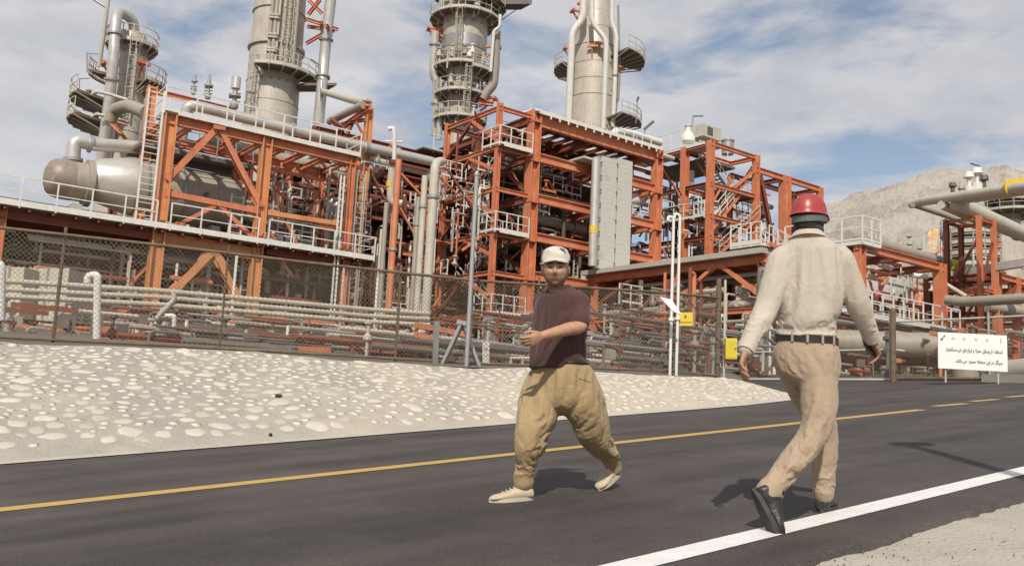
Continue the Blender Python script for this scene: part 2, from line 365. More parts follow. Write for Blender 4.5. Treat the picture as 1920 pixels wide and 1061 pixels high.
M['rock'] = mat('pale_river_stone', (0.64, 0.575, 0.48), 0.85, 0, 0.12, 1.0, col2=(0.58, 0.50, 0.39), c2pos=(0.5, 0.7), c2scale=3, bump=0.7, bscale=14, spec=0.2)
t_ = M['rock'].node_tree; b_ = t_.nodes['Principled BSDF']; s_ = b_.inputs['Base Color'].links[0].from_socket
oi = N(t_, 'ShaderNodeObjectInfo'); mr_ = N(t_, 'ShaderNodeMapRange'); mr_.inputs[3].default_value = 0.85; mr_.inputs[4].default_value = 1.1; t_.links.new(oi.outputs['Random'], mr_.inputs[0])
mv = N(t_, 'ShaderNodeVectorMath', operation='SCALE'); t_.links.new(s_, mv.inputs[0]); t_.links.new(mr_.outputs[0], mv.inputs['Scale']); t_.links.new(mv.outputs[0], b_.inputs['Base Color'])

# far ground sheet
g = MB(); g.add([(-3000, -1500, -3.5), (3000, -1500, -3.5), (3000, 4000, -3.5), (-3000, 4000, -3.5)], [(0, 1, 2, 3)])
tag(g.build('ground', 'yard'), kind='structure')
# road sheet: from the shoulder edge on the camera side to the far edge and the gate apron
def quad_sheet(name, pts, m, h, kind='structure', seg=1):
    mb = MB(); vs = [p+RN*h for p in pts]; mb.add(vs, [tuple(range(len(vs)))])
    return tag(mb.build(name, m), kind=kind)
s_l0, s_r0 = -60, 25.6
edge_far = lambda s: st(rd(0, 873))[1] + (s-st(rd(0, 873))[0])*((st(rd(1480, 752))[1]-st(rd(0, 873))[1])/(st(rd(1480, 752))[0]-st(rd(0, 873))[0]))
wl_t0 = st(rd(1180, 1061+5))[1]; wl_a, wl_b = st(rd(1165, 1064)), st(rd(1920, 880))
def wl(s): return wl_a[1]+(s-wl_a[0])*(wl_b[1]-wl_a[1])/(wl_b[0]-wl_a[0])
# asphalt: gridded with ragged near edge
mb = MB(); ss = [s_l0+i*0.5 for i in range(int((s_r0-s_l0)/0.5)+1)]
near = []
RR = random.Random(3)
rw_mm = abs(st(rd(1480, 1061))[1]-wl(st(rd(1480, 1061))[0]))
def thi(s):
    return edge_far(s)+0.6+12.5*max(0, min(1, (s-13.2)/3.0))
sn = [s_l0]
while sn[-1] < s_r0: sn.append(sn[-1]+(0.05 if -2 < sn[-1] < 9 else 0.6))
lo = []; hi = []
for s in sn:
    t = wl(s)-0.45-0.05*noise.noise(Vector((s*1.7, 0, 0)))-0.03*noise.noise(Vector((s*9, 3, 0)))-0.018*noise.noise(Vector((s*28, 3, 0)))
    lo.append(road(s, t, 0.0)); hi.append(road(s, thi(s), 0.0))
lo2 = [p-RN*0.06-RT_*0.05 for p in lo]
n = len(sn); mb.add(lo2+lo+hi, [(i, i+1, n+i+1, n+i) for i in range(n-1)]+[(n+i, n+i+1, 2*n+i+1, 2*n+i) for i in range(n-1)])
tag(mb.build('road', 'asphalt'), kind='structure')
# shoulder on the camera side (bottom right) with grit
mb = MB(); gx = [x*0.5 for x in range(-50, 70)]; gy = [0, 0.3, 0.6, 1, 1.5, 2.5, 4, 7, 12, 30]
vs = []; fs = []
for i, s in enumerate(gx):
    for j, d in enumerate(gy):
        vs.append(road(s, wl(s)-0.30-d, -0.035+0.015*noise.noise(Vector((s*1.5, d*1.5, 0)))))
for i in range(len(gx)-1):
    for j in range(len(gy)-1):
        a = i*len(gy)+j; fs.append((a, a+1, a+1+len(gy), a+len(gy)))
mb.add(vs, fs); tag(mb.build('road_shoulder', 'sand'), kind='structure')
def pebble_mesh(seed, m, flat=0.6, sub=1):
    bm = bmesh.new(); bmesh.ops.create_icosphere(bm, subdivisions=sub, radius=1)
    for v in bm.verts:
        k = 1+0.42*noise.noise(v.co*1.1+Vector((seed*7.1, 0, 0)))+0.16*noise.noise(v.co*2.7+Vector((seed*3.1, 5, 0))); v.co *= k; v.co.z *= flat
    me = bpy.data.meshes.new('stone'); bm.to_mesh(me); bm.free(); me.materials.append(M[m] if isinstance(m, str) else m)
    for p in me.polygons: p.use_smooth = True
    return me
M['grit'] = mat('dark_grit', (0.13, 0.10, 0.08), 0.9, 0, 0.3, 5)
bm = bmesh.new()
for i in range(900):
    s = RR.uniform(-1, 12); d = abs(RR.gauss(0, 0.35))if i < 620 else RR.uniform(0, 3)
    r = RR.uniform(0.0015, 0.005) if i < 880 else RR.uniform(0.005, 0.009)
    p = road(s, wl(s)-0.47-d, -0.03)
    mtx = Matrix.Translation(p) @ Matrix.Rotation(RR.random()*6, 4, 'Z') @ Matrix.Scale(r, 4)
    bmesh.ops.create_icosphere(bm, subdivisions=1, radius=1, matrix=mtx)
me = bpy.data.meshes.new('loose_grit'); bm.to_mesh(me); bm.free(); me.materials.append(M['grit'])
o = bpy.data.objects.new('loose_grit', me); COL.objects.link(o); tag(o, 'loose dark grit scattered along the asphalt edge at lower right', 'grit', kind='stuff')

# painted lines
def stripe(name, p0, p1, w, m, h=0.004, n=60):
    mb = MB(); a, b = st(p0), st(p1); vs = []
    for i in range(n+1):
        s = a[0]+(b[0]-a[0])*i/n; t = a[1]+(b[1]-a[1])*i/n
        e = 0.004*noise.noise(Vector((s*14, 1, 0)))
        vs += [road(s, t-w/2+e, h), road(s, t+w/2+e, h)]
    mb.add(vs, [(2*i, 2*i+1, 2*i+3, 2*i+2) for i in range(n)])
    return mb.build(name, m)
def ext(p, q, k): return p+(q-p)*k
ya, yb = rd(0, 957), rd(1180, 829)
o = stripe('centre_line', ext(ya, yb, -1.2), rd(1728, 768), 0.185, 'yline', n=200); tag(o, kind='structure')
for k, (a, b) in enumerate([((1752, 761.5), (1811, 756.5)), ((1822, 752.5), (1870, 748.5)), ((1888, 744.5), (1930, 741)), ((1945, 739), (1985, 736))]):
    tag(stripe('lane_dash', rd(*a), rd(*b), 0.185, 'yline', n=3), kind='structure')
wa, wb = rd(1165, 1064), rd(1920, 882)
tag(stripe('edge_line', ext(wa, wb, -1.5), ext(wa, wb, 2.3), 0.175, 'wline', n=300), kind='structure')

# stone-pitched slope -------------------------------------------------
bx = [(-400, 914), (-200, 893), (0, 871), (320, 846), (640, 821), (960, 795), (1240, 773), (1400, 760), (1486, 750)]
cxs = [(-400, 625, 12.2), (-200, 632, 12.8), (0, 641, 13.3), (100, 645, 13.6), (300, 655, 14.2), (480, 663, 14.9), (640, 675, 15.4), (800, 683, 16.0), (960, 690, 16.7), (1200, 700, 17.6), (1370, 714, 18.2), (1450, 732, 18.2), (1500, 746, 18.0)]
def lerp_tab(tab, x):
    for a, b in zip(tab, tab[1:]):
        if x <= b[0]:
            k = (x-a[0])/(b[0]-a[0]); return [u+(v-u)*k for u, v in zip(a, b)]
    return list(tab[-1])
NI, NJ = 150, 26
grid = []
for i in range(NI):
    x = -400+(1500+400)*i/(NI-1)
    b = lerp_tab(bx, x) if x < 1486 else [x, 750-(x-1486)*0.08]
    c = lerp_tab(cxs, x)
    pb = rd(x, b[1]); pc = P(c[0], c[1], c[2]); row = []
    for j in range(NJ):
        t = j/(NJ-1); h = 1.05*t-0.05*t*t
        q = pb+(pc-pb)*t
        q = q+ZD*(0.10*math.sin(math.pi*min(1, t*1.1))*(1 if j else 0))
        w = min(1, j/3)*min(1, (NI-1-i)/6); w_ = w
        q = q+ZD*(0.07*noise.noise(Vector((q.x*0.45, q.y*0.3, 4)))*w_+0.035*noise.noise(Vector((q.x*0.9, q.y*0.9, 0)))+0.02*noise.noise(Vector((q.x*3.3, q.y*3.3, 2))))*w
        row.append(q)
    grid.append(row)
vs = [q-(RN*0.02 if j == 0 else RN*0) for row in grid for j, q in enumerate(row)]
fs = [(i*NJ+j, (i+1)*NJ+j, (i+1)*NJ+j+1, i*NJ+j+1) for i in range(NI-1) for j in range(NJ-1)]
slope = MB().add(vs, fs).build('stone_slope', 'mortar', None, True); tag(slope, kind='structure')
def slope_pt(u, v):
    fi = u*(NI-1); fj = v*(NJ-1); i = min(NI-2, int(fi)); j = min(NJ-2, int(fj)); a = fi-i; b = fj-j
    g_ = grid
    p = (g_[i][j]*(1-a)+g_[i+1][j]*a)*(1-b)+(g_[i][j+1]*(1-a)+g_[i+1][j+1]*a)*b
    n_ = (g_[i+1][j]-g_[i][j]).cross(g_[i][j+1]-g_[i][j]).normalized()
    d_ = (g_[i+1][j]-g_[i][j]).normalized()
    return p, n_, d_
sm = [pebble_mesh(k, 'rock', 0.34, 2) for k in range(9)]
placed = []
RQ = random.Random(21)
def put_stone(p, n_, d_, a, b, c, ang):
    o = bpy.data.objects.new('stone', RQ.choice(sm)); COL.objects.link(o); o.parent = slope
    y = n_.cross(d_).normalized(); x = d_*math.cos(ang)+y*math.sin(ang); y2 = n_.cross(x).normalized()
    o.matrix_basis = Matrix(((x.x*a, y2.x*b, n_.x*c, p.x), (x.y*a, y2.y*b, n_.y*c, p.y), (x.z*a, y2.z*b, n_.z*c, p.z), (0, 0, 0, 1)))
small = bmesh.new(); cnt = 0
for k in range(38000):
    u = RQ.uniform(0.04, 0.985); v = RQ.uniform(0.12+0.05*math.sin(RQ.random()*6), 0.985)
    p, n_, d_ = slope_pt(u, v)
    patch = noise.noise(Vector((p.x*0.35, p.y*0.35, 5)))
    r = min(0.15, RQ.lognormvariate(-2.32, 0.36))
    if r < 0.045: continue
    ok = True
    for (q, rr, _a, _b) in placed:
        if abs(q.x-p.x) < r+rr+0.1 and (q-p).length < (r+rr)*1.02+0.012: ok = False; break
    if not ok: continue
    placed.append((p, r, n_, d_)); cnt += 1
    asp = RQ.uniform(0.5, 0.85); c = r*RQ.uniform(0.35, 0.5)
    if len(placed) > 1500: break
placed.sort(key=lambda q: -q[1]/q[0].y)
NBIG = 300
bmk = bmesh.new()
for k, (p, r, n_, d_) in enumerate(placed):
    asp = RQ.uniform(0.8, 1.35); c = r*RQ.uniform(0.28, 0.55); ang = RQ.gauss(0, 0.5)
    q = p-n_*(c*0.12)
    if k < NBIG: put_stone(q, n_, d_, r, r*asp, c, ang)
    else:
        y = n_.cross(d_).normalized(); x = d_*math.cos(ang)+y*math.sin(ang); y2 = n_.cross(x).normalized()
        b_ = r*asp
        mt = Matrix(((x.x*r, y2.x*b_, n_.x*c*.5, q.x), (x.y*r, y2.y*b_, n_.y*c*.5, q.y), (x.z*r, y2.z*b_, n_.z*c*.5, q.z), (0, 0, 0, 1)))
        bmesh.ops.create_icosphere(bmk, subdivisions=1, radius=1, matrix=mt)
me = bpy.data.meshes.new('stone'); bmk.to_mesh(me); bmk.free(); me.materials.append(M['rock'])
for p_ in me.polygons: p_.use_smooth = True
o = bpy.data.objects.new('stone', me); COL.objects.link(o); o.parent = slope; o['kind'] = 'stuff'
# drain hole in the slope
p = None
def slope_hit(px, py):
    best = None
    for i in range(NI):
        for j in range(NJ):
            q = proj(grid[i][j]); d = (q[0]-px)**2+(q[1]-py)**2
            if best is None or d < best[0]: best = (d, i, j)
    _, i, j = best; i = min(i, NI-2); j = min(j, NJ-2)
    n_ = (grid[i+1][j]-grid[i][j]).cross(grid[i][j+1]-grid[i][j]).normalized()
    return hit(px, py, grid[i][j], n_), n_
for px, py, r in ((522, 744, 0.045), (507, 817, 0.02)):
    p, n_ = slope_hit(px, py)
    MB().tube([p-n_*0.15, p+n_*0.03], r, 14).build('drain_pipe', 'ink', slope, True)
# beige dust strip between asphalt and slope
mb = MB(); vs = []
xs = [-400+20*i for i in range(98)]
for x in xs:
    b = lerp_tab(bx, min(x, 1486)); p = rd(x, b[1] if x <= 1486 else 750-(x-1486)*0.1)
    w = max(0.10, (0.85+0.12*noise.noise(Vector((x*0.01, 0, 0))))*(1-max(0, x-900)/660))
    vs += [p-RT_*0.03+RN*0.010, p+RT_*w*0.5+RN*0.05, p+RT_*w+RN*(0.045+0.20*w)]
mb.add(vs, [(3*i+k, 3*i+3+k, 3*i+4+k, 3*i+1+k) for i in range(len(xs)-1) for k in (0, 1)])
tag(mb.build('dust_verge', 'sandy', None, True), kind='structure')
# yard behind the slope: crest -> fence -> plant pad
yr = []
for (x, y, d) in [(-1500, 600, 11.2)]+cxs[:-2]:
    c = P(x, y, d); f = c+Vector((0, 0.9, 0.06))
    hz = Vector((c.x, c.y, 0)).normalized()
    yr.append([c-ZD*0.02, f, c+hz*15+ZD*(PADZ-0.7-c.z), c+hz*24+ZD*(PADZ-c.z), Vector((hz.x*420, hz.y*420, PADZ)), Vector((hz.x*2500, hz.y*2500, PADZ))])
for x in (1400, 1500, 1600, 1676, 1750, 1830, 1920, 2050, 2300, 2700, 3200):
    c = rd(x, 713+(x-1676)*0.012) if x < 2100 else rd(x, 718+(x-2100)*0.02)
    hz = Vector((c.x, c.y, 0)).normalized()
    yr.append([c-ZD*0.02, c+hz*1.2+ZD*0.05, c+hz*8+ZD*0.45, c+hz*16+ZD*(PADZ-c.z if PADZ > c.z else 0.5), Vector((hz.x*420, hz.y*420, PADZ)), Vector((hz.x*2500, hz.y*2500, PADZ))])
mb = MB(); mb.add([p for r_ in yr for p in r_], [(i*6+j, i*6+6+j, i*6+7+j, i*6+1+j) for i in range(len(yr)-1) for j in range(5)])
tag(mb.build('plant_yard', 'yard', None, False), kind='structure')
# ================================================================== FENCE
def fence_base(x):   # pixel column -> foot of the fence, and its top
    tab = [(-260, 633, 13.2, 402), (0, 646, 14.3, 430), (300, 660, 15.2, 462), (560, 674, 16.1, 492), (880, 692, 17.6, 526), (1250, 706, 19.3, 549), (1345, 714, 20.2, 558)]
    return lerp_tab(tab, x)
fen = thing('chain_link_fence', 'rusty brown chain-link fence with pipe top rail along the crest of the stone slope', 'fence', P(880, 692, 17.6))
ftop, fbot = [], []
for x in (-260, 0, 300, 560, 880, 1250, 1345):
    _, yb_, d_, yt_ = fence_base(x); b = P(x, yb_, d_); t_ = zat(b.x, b.y, yt_); ftop.append(Vector((b.x, b.y, t_))); fbot.append(b)
for tops, nm, dz, r in ((ftop, 'top_rail', 0, 0.029), (fbot, 'bottom_rail', 0.12, 0.022)):
    MB().tube([p+ZD*dz for p in tops], r, 10).build(nm, 'rust', fen, True)
def fence_at(u, k):   # u along 0..6, k 0..1 up
    i = min(5, int(u)); a = u-i
    return (fbot[i]*(1-a)+fbot[i+1]*a)*(1-k)+(ftop[i]*(1-a)+ftop[i+1]*a)*k
# woven wire: zig-zag diagonals, one joined part per panel
pitch = 0.084; wr = 0.0034
for i in range(6):
    mb = MB(); l = (fbot[i+1]-fbot[i]).length; H = ((ftop[i]-fbot[i]).length+(ftop[i+1]-fbot[i+1]).length)/2-0.10
    d = (fbot[i+1]-fbot[i])/l; nrm = d.cross(ZD).normalized()
    base = lambda a: fence_at(min(i+0.9999, i+max(0, a/l)), 0)+ZD*0.10
    n = int((l+H)/pitch)+1
    for sgn in (0, 1):
        for k in range(-int(H/pitch), int(l/pitch)+int(H/pitch)+1):
            a0 = k*pitch; a1 = a0+(H if sgn == 0 else -H)
            # clip to panel
            lo_, hi_ = 0.0, 1.0
            for bound, s_ in ((0, 1), (l, -1)):
                f0, f1 = s_*(a0-bound), s_*(a1-bound)
                if f0 < 0 and f1 < 0: lo_ = 2; break
                if f0 < 0: lo_ = max(lo_, f0/(f0-f1))
                if f1 < 0: hi_ = min(hi_, f0/(f0-f1))
            if lo_ >= hi_: continue
            A0 = a0+(a1-a0)*lo_; A1 = a0+(a1-a0)*hi_
            off = nrm*(wr if sgn else -wr)
            p = base(A0)+ZD*H*lo_+off; q = base(A1)+ZD*H*hi_+off
            mb.bar(p, q, wr*1.7, wr*1.7, nrm)
    o = mb.build('wire_mesh', 'wire', fen); o['kind'] = 'stuff'
for x, w in ((-100, 0.028), (97, 0.029), (410, 0.02), (740, 0.03), (1003, 0.026), (1160, 0.02)):
    _, yb_, d_, yt_ = fence_base(x); b = P(x, yb_+4, d_+0.05); z = zat(b.x, b.y, yt_-14)
    MB().tube([b, Vector((b.x, b.y, z))], w, 10).build('post', 'rust', fen, True)
# diagonal stay rods near the corner
for (x0, y0, x1, y1) in ((1290, 560, 1355, 648), (1262, 618, 1320, 705)):
    MB().tube([P(x0, y0, 19.6), P(x1, y1, 20.0)], 0.014, 8).build('stay_rod', 'rust', fen, True)
# tall grey pole and A-brace at the fence
po = MB().tube([P(874, 692, 16.6), Vector((P(874, 692, 16.6).x, P(874, 692, 16.6).y, zat(P(874, 692, 16.6).x, P(874, 692, 16.6).y, 331)))], 0.043, 12).build('lighting_pole', 'grey', None, True, loc=P(874, 692, 16.6))
tag(po, 'tall slim grey pole in front of the chain-link fence, left of the man in cap', 'pole')
MB().lathe(po.location+ZD*((zat(po.location.x, po.location.y, 331)-po.location.z)), [(0.05, 0), (0.06, 0.03), (0.035, 0.10)], 10).build('pole_cap', 'grey', po, True)
ab = thing('brace_frame', 'grey galvanised inverted-V brace beside the tall pole at the fence', 'brace', P(866, 690, 17.2))
for (x0, y0, x1, y1, w) in ((866, 607, 829, 686, 0.13), (869, 607, 899, 690, 0.11), (819, 603, 816, 684, 0.10)):
    MB().bar(P(x0, y0, 17.2), P(x1, y1, 17.2), w, 0.06).build('leg', 'grey', ab)
MB().bar(P(858, 603, 17.2), P(876, 607, 17.15), 0.12, 0.08).build('cap_plate', 'grey', ab)
# corner post, gate frame and far gate post -----------------------------
cp = P(1345, 716, 20.4)
o = MB().tube([cp, Vector((cp.x, cp.y, zat(cp.x, cp.y, 523)))], 0.062, 14).build('gate_post', 'rust', None, True, loc=cp); tag(o, 'thick brown corner post where the fence ends, beside the yellow box', 'post')
for zf in (0.35, 0.7): MB().tube([cp+ZD*2.4*zf-ZD*0.03, cp+ZD*2.4*zf+ZD*0.03], 0.075, 14).build('clamp', 'rust', o, True)
wp = P(1357, 716, 20.6)
o = MB().tube([wp, Vector((wp.x, wp.y, zat(wp.x, wp.y, 525)))], 0.03, 12).build('gate_stile', 'cream', None, True, loc=wp); tag(o, 'slim pale pipe upright just right of the thick fence corner post', 'post')
gp = rd(1675, 716)
o = MB().tube([gp, Vector((gp.x, gp.y, zat(gp.x, gp.y, 581)))], 0.088, 14).build('gate_post', 'rust', None, True, loc=gp); tag(o, 'thick brown pipe post left of the white notice board', 'post')
MB().lathe(Vector((gp.x, gp.y, zat(gp.x, gp.y, 581))), [(0.09, 0), (0.06, 0.05), (0.01, 0.07)], 14).build('post_cap', 'rust', o, True)
gt = thing('sliding_gate', 'pale pipe-framed mesh gate between the corner post and the brown post', 'gate', rd(1660, 716))
g0, g1 = rd(1395, 713.5), rd(1669, 715)
gh = zat(g1.x, g1.y, 655)-g1.z
for a, b, r in ((g0+ZD*0.05, g1+ZD*0.05, 0.035), (g0+ZD*gh, g1+ZD*gh, 0.028), (g0+ZD*(gh*2.35), g1+ZD*(gh*2.2), 0.02)):
    MB().tube([a, b], r, 8).build('frame_rail', 'cream' if r > .021 else 'rust', gt, True)
for k in (0, 0.33, 0.66, 1.0):
    a = g0+(g1-g0)*k; MB().tube([a, a+ZD*gh*(2.35-.15*k)], 0.022, 8).build('frame_upright', 'rust' if k < 1 else 'cream', gt, True)
mb = MB(); l = (g1-g0).length; d = (g1-g0)/l; H = gh*2.15; nrm = d.cross(ZD)
for sgn in (1, -1):
    for k in range(int((l+H)/0.085)):
        a0 = k*0.085-(H if sgn > 0 else 0); a1 = a0+sgn*H
        lo_ = 0; hi_ = 1
        if sgn > 0:
            if a0 < 0: lo_ = -a0/H
            if a1 > l: hi_ = (l-a0)/H
        else:
            if a0 > l: lo_ = (a0-l)/H
            if a1 < 0: hi_ = a0/H
        if hi_ <= lo_: continue
        mb.bar(g0+d*(a0+(a1-a0)*lo_)+ZD*(0.05+H*lo_), g0+d*(a0+(a1-a0)*hi_)+ZD*(0.05+H*hi_), 0.005, 0.005, nrm)
o = mb.build('wire_mesh', 'wire', gt); o['kind'] = 'stuff'
# right-hand gate leaf with the notice board
gt2 = thing('mesh_gate', 'rusty mesh gate leaf carrying the white notice board at right', 'gate', rd(1800, 716))
r0, r1 = rd(1682, 714), rd(2080, 718)
for h_, rr in ((0.08, 0.05), (1.75, 0.03)): MB().tube([r0+ZD*h_, r1+ZD*h_], rr, 8).build('frame_rail', 'rust' if h_ < 1 else 'cream', gt2, True)
for x in (1856, 1990, 2070):
    a = rd(x, 716); MB().tube([a, a+ZD*1.9], 0.035, 8).build('frame_upright', 'grey', gt2, True)
mb = MB(); l = (r1-r0).length; d = (r1-r0)/l; H = 1.62
for sgn in (1, -1):
    for k in range(int((l+H)/0.085)):
        a0 = k*0.085-(H if sgn > 0 else 0); a1 = a0+sgn*H
        lo_ = 0; hi_ = 1
        if sgn > 0:
            if a0 < 0: lo_ = -a0/H
            if a1 > l: hi_ = (l-a0)/H
        else:
            if a0 > l: lo_ = (a0-l)/H
            if a1 < 0: hi_ = a0/H
        if hi_ <= lo_: continue
        mb.bar(r0+d*(a0+(a1-a0)*lo_)+ZD*(0.1+H*lo_), r0+d*(a0+(a1-a0)*hi_)+ZD*(0.1+H*hi_), 0.005, 0.005, d.cross(ZD))
o = mb.build('wire_mesh', 'wire', gt2); o['kind'] = 'stuff'
# low concrete barrier behind the road at far right
a, b = rd(1885, 716)+ZD*0.22, rd(2100, 722)+ZD*0.22
cb = thing('concrete_kerb', 'long low dusty concrete kerb at the road end beneath the notice board', 'kerb', a)
MB().bar(a+VD*0.5-ZD*.12, b+VD*0.5-ZD*.12, 0.3, 0.22).build('kerb_block', 'conc', cb)

# ---- notice board with text
AR = {'ا': (0x627, 1), 'آ': (0x622, 1)}
FORMS = {'ا': (0xFE8D, 0xFE8E, None, None), 'آ': (0xFE81, 0xFE82, None, None), 'ب': (0xFE8F, 0xFE90, 0xFE91, 0xFE92), 'ت': (0xFE95, 0xFE96, 0xFE97, 0xFE98), 'ج': (0xFE9D, 0xFE9E, 0xFE9F, 0xFEA0),
 'ح': (0xFEA1, 0xFEA2, 0xFEA3, 0xFEA4), 'د': (0xFEA9, 0xFEAA, None, None), 'ر': (0xFEAD, 0xFEAE, None, None), 'ز': (0xFEAF, 0xFEB0, None, None), 'س': (0xFEB1, 0xFEB2, 0xFEB3, 0xFEB4),
 'ش': (0xFEB5, 0xFEB6, 0xFEB7, 0xFEB8), 'ض': (0xFEBD, 0xFEBE, 0xFEBF, 0xFEC0), 'ط': (0xFEC1, 0xFEC2, 0xFEC3, 0xFEC4), 'ع': (0xFEC9, 0xFECA, 0xFECB, 0xFECC), 'غ': (0xFECD, 0xFECE, 0xFECF, 0xFED0),
 'ف': (0xFED1, 0xFED2, 0xFED3, 0xFED4), 'ق': (0xFED5, 0xFED6, 0xFED7, 0xFED8), 'ل': (0xFEDD, 0xFEDE, 0xFEDF, 0xFEE0), 'م': (0xFEE1, 0xFEE2, 0xFEE3, 0xFEE4), 'ن': (0xFEE5, 0xFEE6, 0xFEE7, 0xFEE8),
 'ه': (0xFEE9, 0xFEEA, 0xFEEB, 0xFEEC), 'و': (0xFEED, 0xFEEE, None, None), 'ی': (0xFBFC, 0xFBFD, 0xFBFE, 0xFBFF), 'ک': (0xFB8E, 0xFB8F, 0xFB90, 0xFB91), 'گ': (0xFB92, 0xFB93, 0xFB94, 0xFB95), 'پ': (0xFB56, 0xFB57, 0xFB58, 0xFB59)}
def shape(s):
    o = []
    for i, c in enumerate(s):
        if c not in FORMS: o.append(c); continue
        pv = i > 0 and s[i-1] in FORMS and FORMS[s[i-1]][2] is not None
        nx = i+1 < len(s) and s[i+1] in FORMS
        f = FORMS[c]
        if f[2] is None: nx = False
        k = f[3] if pv and nx else f[2] if nx else f[1] if pv else f[0]
        o.append(chr(k))
    return ''.join(reversed(o))
def text_part(name, s, size, org, xd, yd, m, parent, align='RIGHT', bold=0.0):
    cu = bpy.data.curves.new(name, 'FONT'); cu.body = s; cu.size = size; cu.align_x = align; cu.offset = bold; cu.resolution_u = 2
    to = bpy.data.objects.new(name, cu); COL.objects.link(to)
    dg = bpy.context.evaluated_depsgraph_get(); me = bpy.data.meshes.new_from_object(to.evaluated_get(dg))
    bpy.data.objects.remove(to)
    nn = xd.cross(yd); me.transform(Matrix(((xd.x, yd.x, nn.x, 0), (xd.y, yd.y, nn.y, 0), (xd.z, yd.z, nn.z, 0), (0, 0, 0, 1))))
    me.name = name; me.materials.clear(); me.materials.append(M[m])
    o = bpy.data.objects.new(name, me); COL.objects.link(o); o.parent = parent; o.location = org-wloc(parent); return o, me
bl = P(1759, 690, 22.4); br = P(1889, 697, 22.4); tl = P(1758, 622, 22.4)
xd = (br-bl).normalized(); yd = (ZD-xd*ZD.dot(xd)).normalized(); bw = (br-bl).length; bh = (tl-bl).length; fn = xd.cross(yd)
nb = thing('notice_board', 'white rectangular notice board with two lines of black Persian text', 'sign', bl)
MB().box6(bl+xd*bw/2+yd*bh/2, xd*bw/2, yd*bh/2, fn*0.012).build('panel', 'signwhite', nb)
for x in (0.12, 0.88): MB().tube([bl+xd*bw*x-fn*0.05-yd*0.35, bl+xd*bw*x-fn*0.05+yd*bh*0.8], 0.022, 8).build('support_tube', 'cream', nb, True)
for s_, yy, wd in (('استفاده از وسایل همراه و ابزارهای غیر ضدانفجار', 0.49, 0.82), ('سیگار در این منطقه ممنوع می باشد', 0.19, 0.68)):
    o, me = text_part('text_line', shape(s_), 0.13, bl+xd*bw*0.93+yd*bh*yy+fn*0.016, xd, yd, 'ink', nb, bold=0.003)
    ws = max([v.co.dot(xd) for v in me.vertices], default=0)-min([v.co.dot(xd) for v in me.vertices], default=1)
    if ws > 0.01:
        k = bw*wd/ws; me.transform(Matrix.Identity(4)+Matrix([[xd[i]*xd[j]*(k-1) for j in range(3)]+[0] for i in range(3)]+[[0]*4]))
M['faint'] = mat('faint_print', (0.42, 0.43, 0.47), 0.6, 0, 0.2); M['dimblue'] = mat('blue_print', (0.16, 0.17, 0.28), 0.6, 0, 0.2)
for i, x in enumerate((0.07, 0.22, 0.38, 0.55, 0.71, 0.91)):
    mb = MB(); c = bl+xd*bw*x+yd*bh*0.84+fn*0.015
    if i == 0: mb.bar(c-xd*0.05-yd*0.06, c+xd*0.0-yd*0.0, 0.05, 0.004, fn); mb.bar(c+xd*0.02+yd*0.02, c+xd*0.05+yd*0.07, 0.04, 0.004, fn)
    elif i == 5: mb.bar(c-yd*0.07, c+yd*0.07, 0.03, 0.004, fn)
    else:
        for k in range(5): a = k*1.26+i; mb.bar(c, c+xd*math.cos(a)*0.05+yd*math.sin(a)*0.05, 0.012, 0.004, fn)
    mb.build('emblem', 'dimblue' if i == 0 else 'faint', nb)

# ---- small signs near the corner
vp = P(1256, 704, 18.6); vp2 = P(1268, 704, 18.7)
for p_, lab, ytop in ((vp, 'white hooked vent pipe carrying the tilted white sign, left of its twin', 408), (vp2, 'taller white vent pipe behind the tilted white sign, right of its twin', 403)):
    zt = zat(p_.x, p_.y, ytop); o = MB().tube([p_, Vector((p_.x, p_.y, zt)), Vector((p_.x-0.12, p_.y, zt+0.02)), Vector((p_.x-0.12, p_.y, zt-0.08))], 0.032, 12, True, 0.07).build('vent_pipe', 'white', None, True, loc=p_); tag(o, lab, 'pipe')
    flange(o, p_+ZD*(zt-p_.z)*0.35, ZD, 0.065, 'white', 0.03)
q = [P(1237, 557, 18.3), P(1259, 562, 18.35), P(1278, 590, 18.3), P(1262, 584, 18.2)]
fnn = (q[1]-q[0]).cross(q[3]-q[0]).normalized()*0.01
ts = thing('tilted_sign', 'white parallelogram sign hanging tilted on the hooked vent pipe', 'sign', q[0])
mb = MB(); mb.add([a+fnn for a in q]+[a-fnn for a in q], [(0, 1, 2, 3), (7, 6, 5, 4)]+[(i, i+4, (i+1) % 4+4, (i+1) % 4) for i in range(4)]); mb.build('panel', 'signwhite', ts)
for k in range(3):
    a = q[0]+(q[3]-q[0])*(0.3+0.2*k); b = q[1]+(q[2]-q[1])*(0.3+0.2*k); dv = (b-a)
    MB().bar(a+dv*0.25-fnn*1.8, a+dv*0.75-fnn*1.8, 0.012, 0.004, fnn).build('text_line', 'faint', ts)
ys = thing('warning_sign', 'square yellow warning sign with black marks next to the tilted white sign', 'sign', P(1272, 611, 18.9))
c = P(1285, 598, 18.9); MB().box6(c, RT*0.157, UPV*0.142, FW*0.01).build('panel', 'signyellow', ys)
for k in range(6): MB().box6(c+RT*(-0.12+0.048*k)-UPV*0.07-FW*0.014, RT*0.016, UPV*0.012, FW*0.002).build('text_mark', 'rust', ys)
MB().box6(c+UPV*0.05-FW*0.014, RT*0.02, UPV*0.035, FW*0.002).build('symbol', 'rust', ys)
yb = thing('yellow_box', 'bright yellow upright box fixed beside the fence corner post', 'box', P(1370, 672, 20.5))
c = P(1370, 653, 20.5); MB().box6(c, RT*0.135, UPV*0.235, FW*0.07).build('case', 'signyellow', yb); MB().box6(c-FW*0.072, RT*0.115, UPV*0.2, FW*0.006).build('door', 'signyellow', yb)
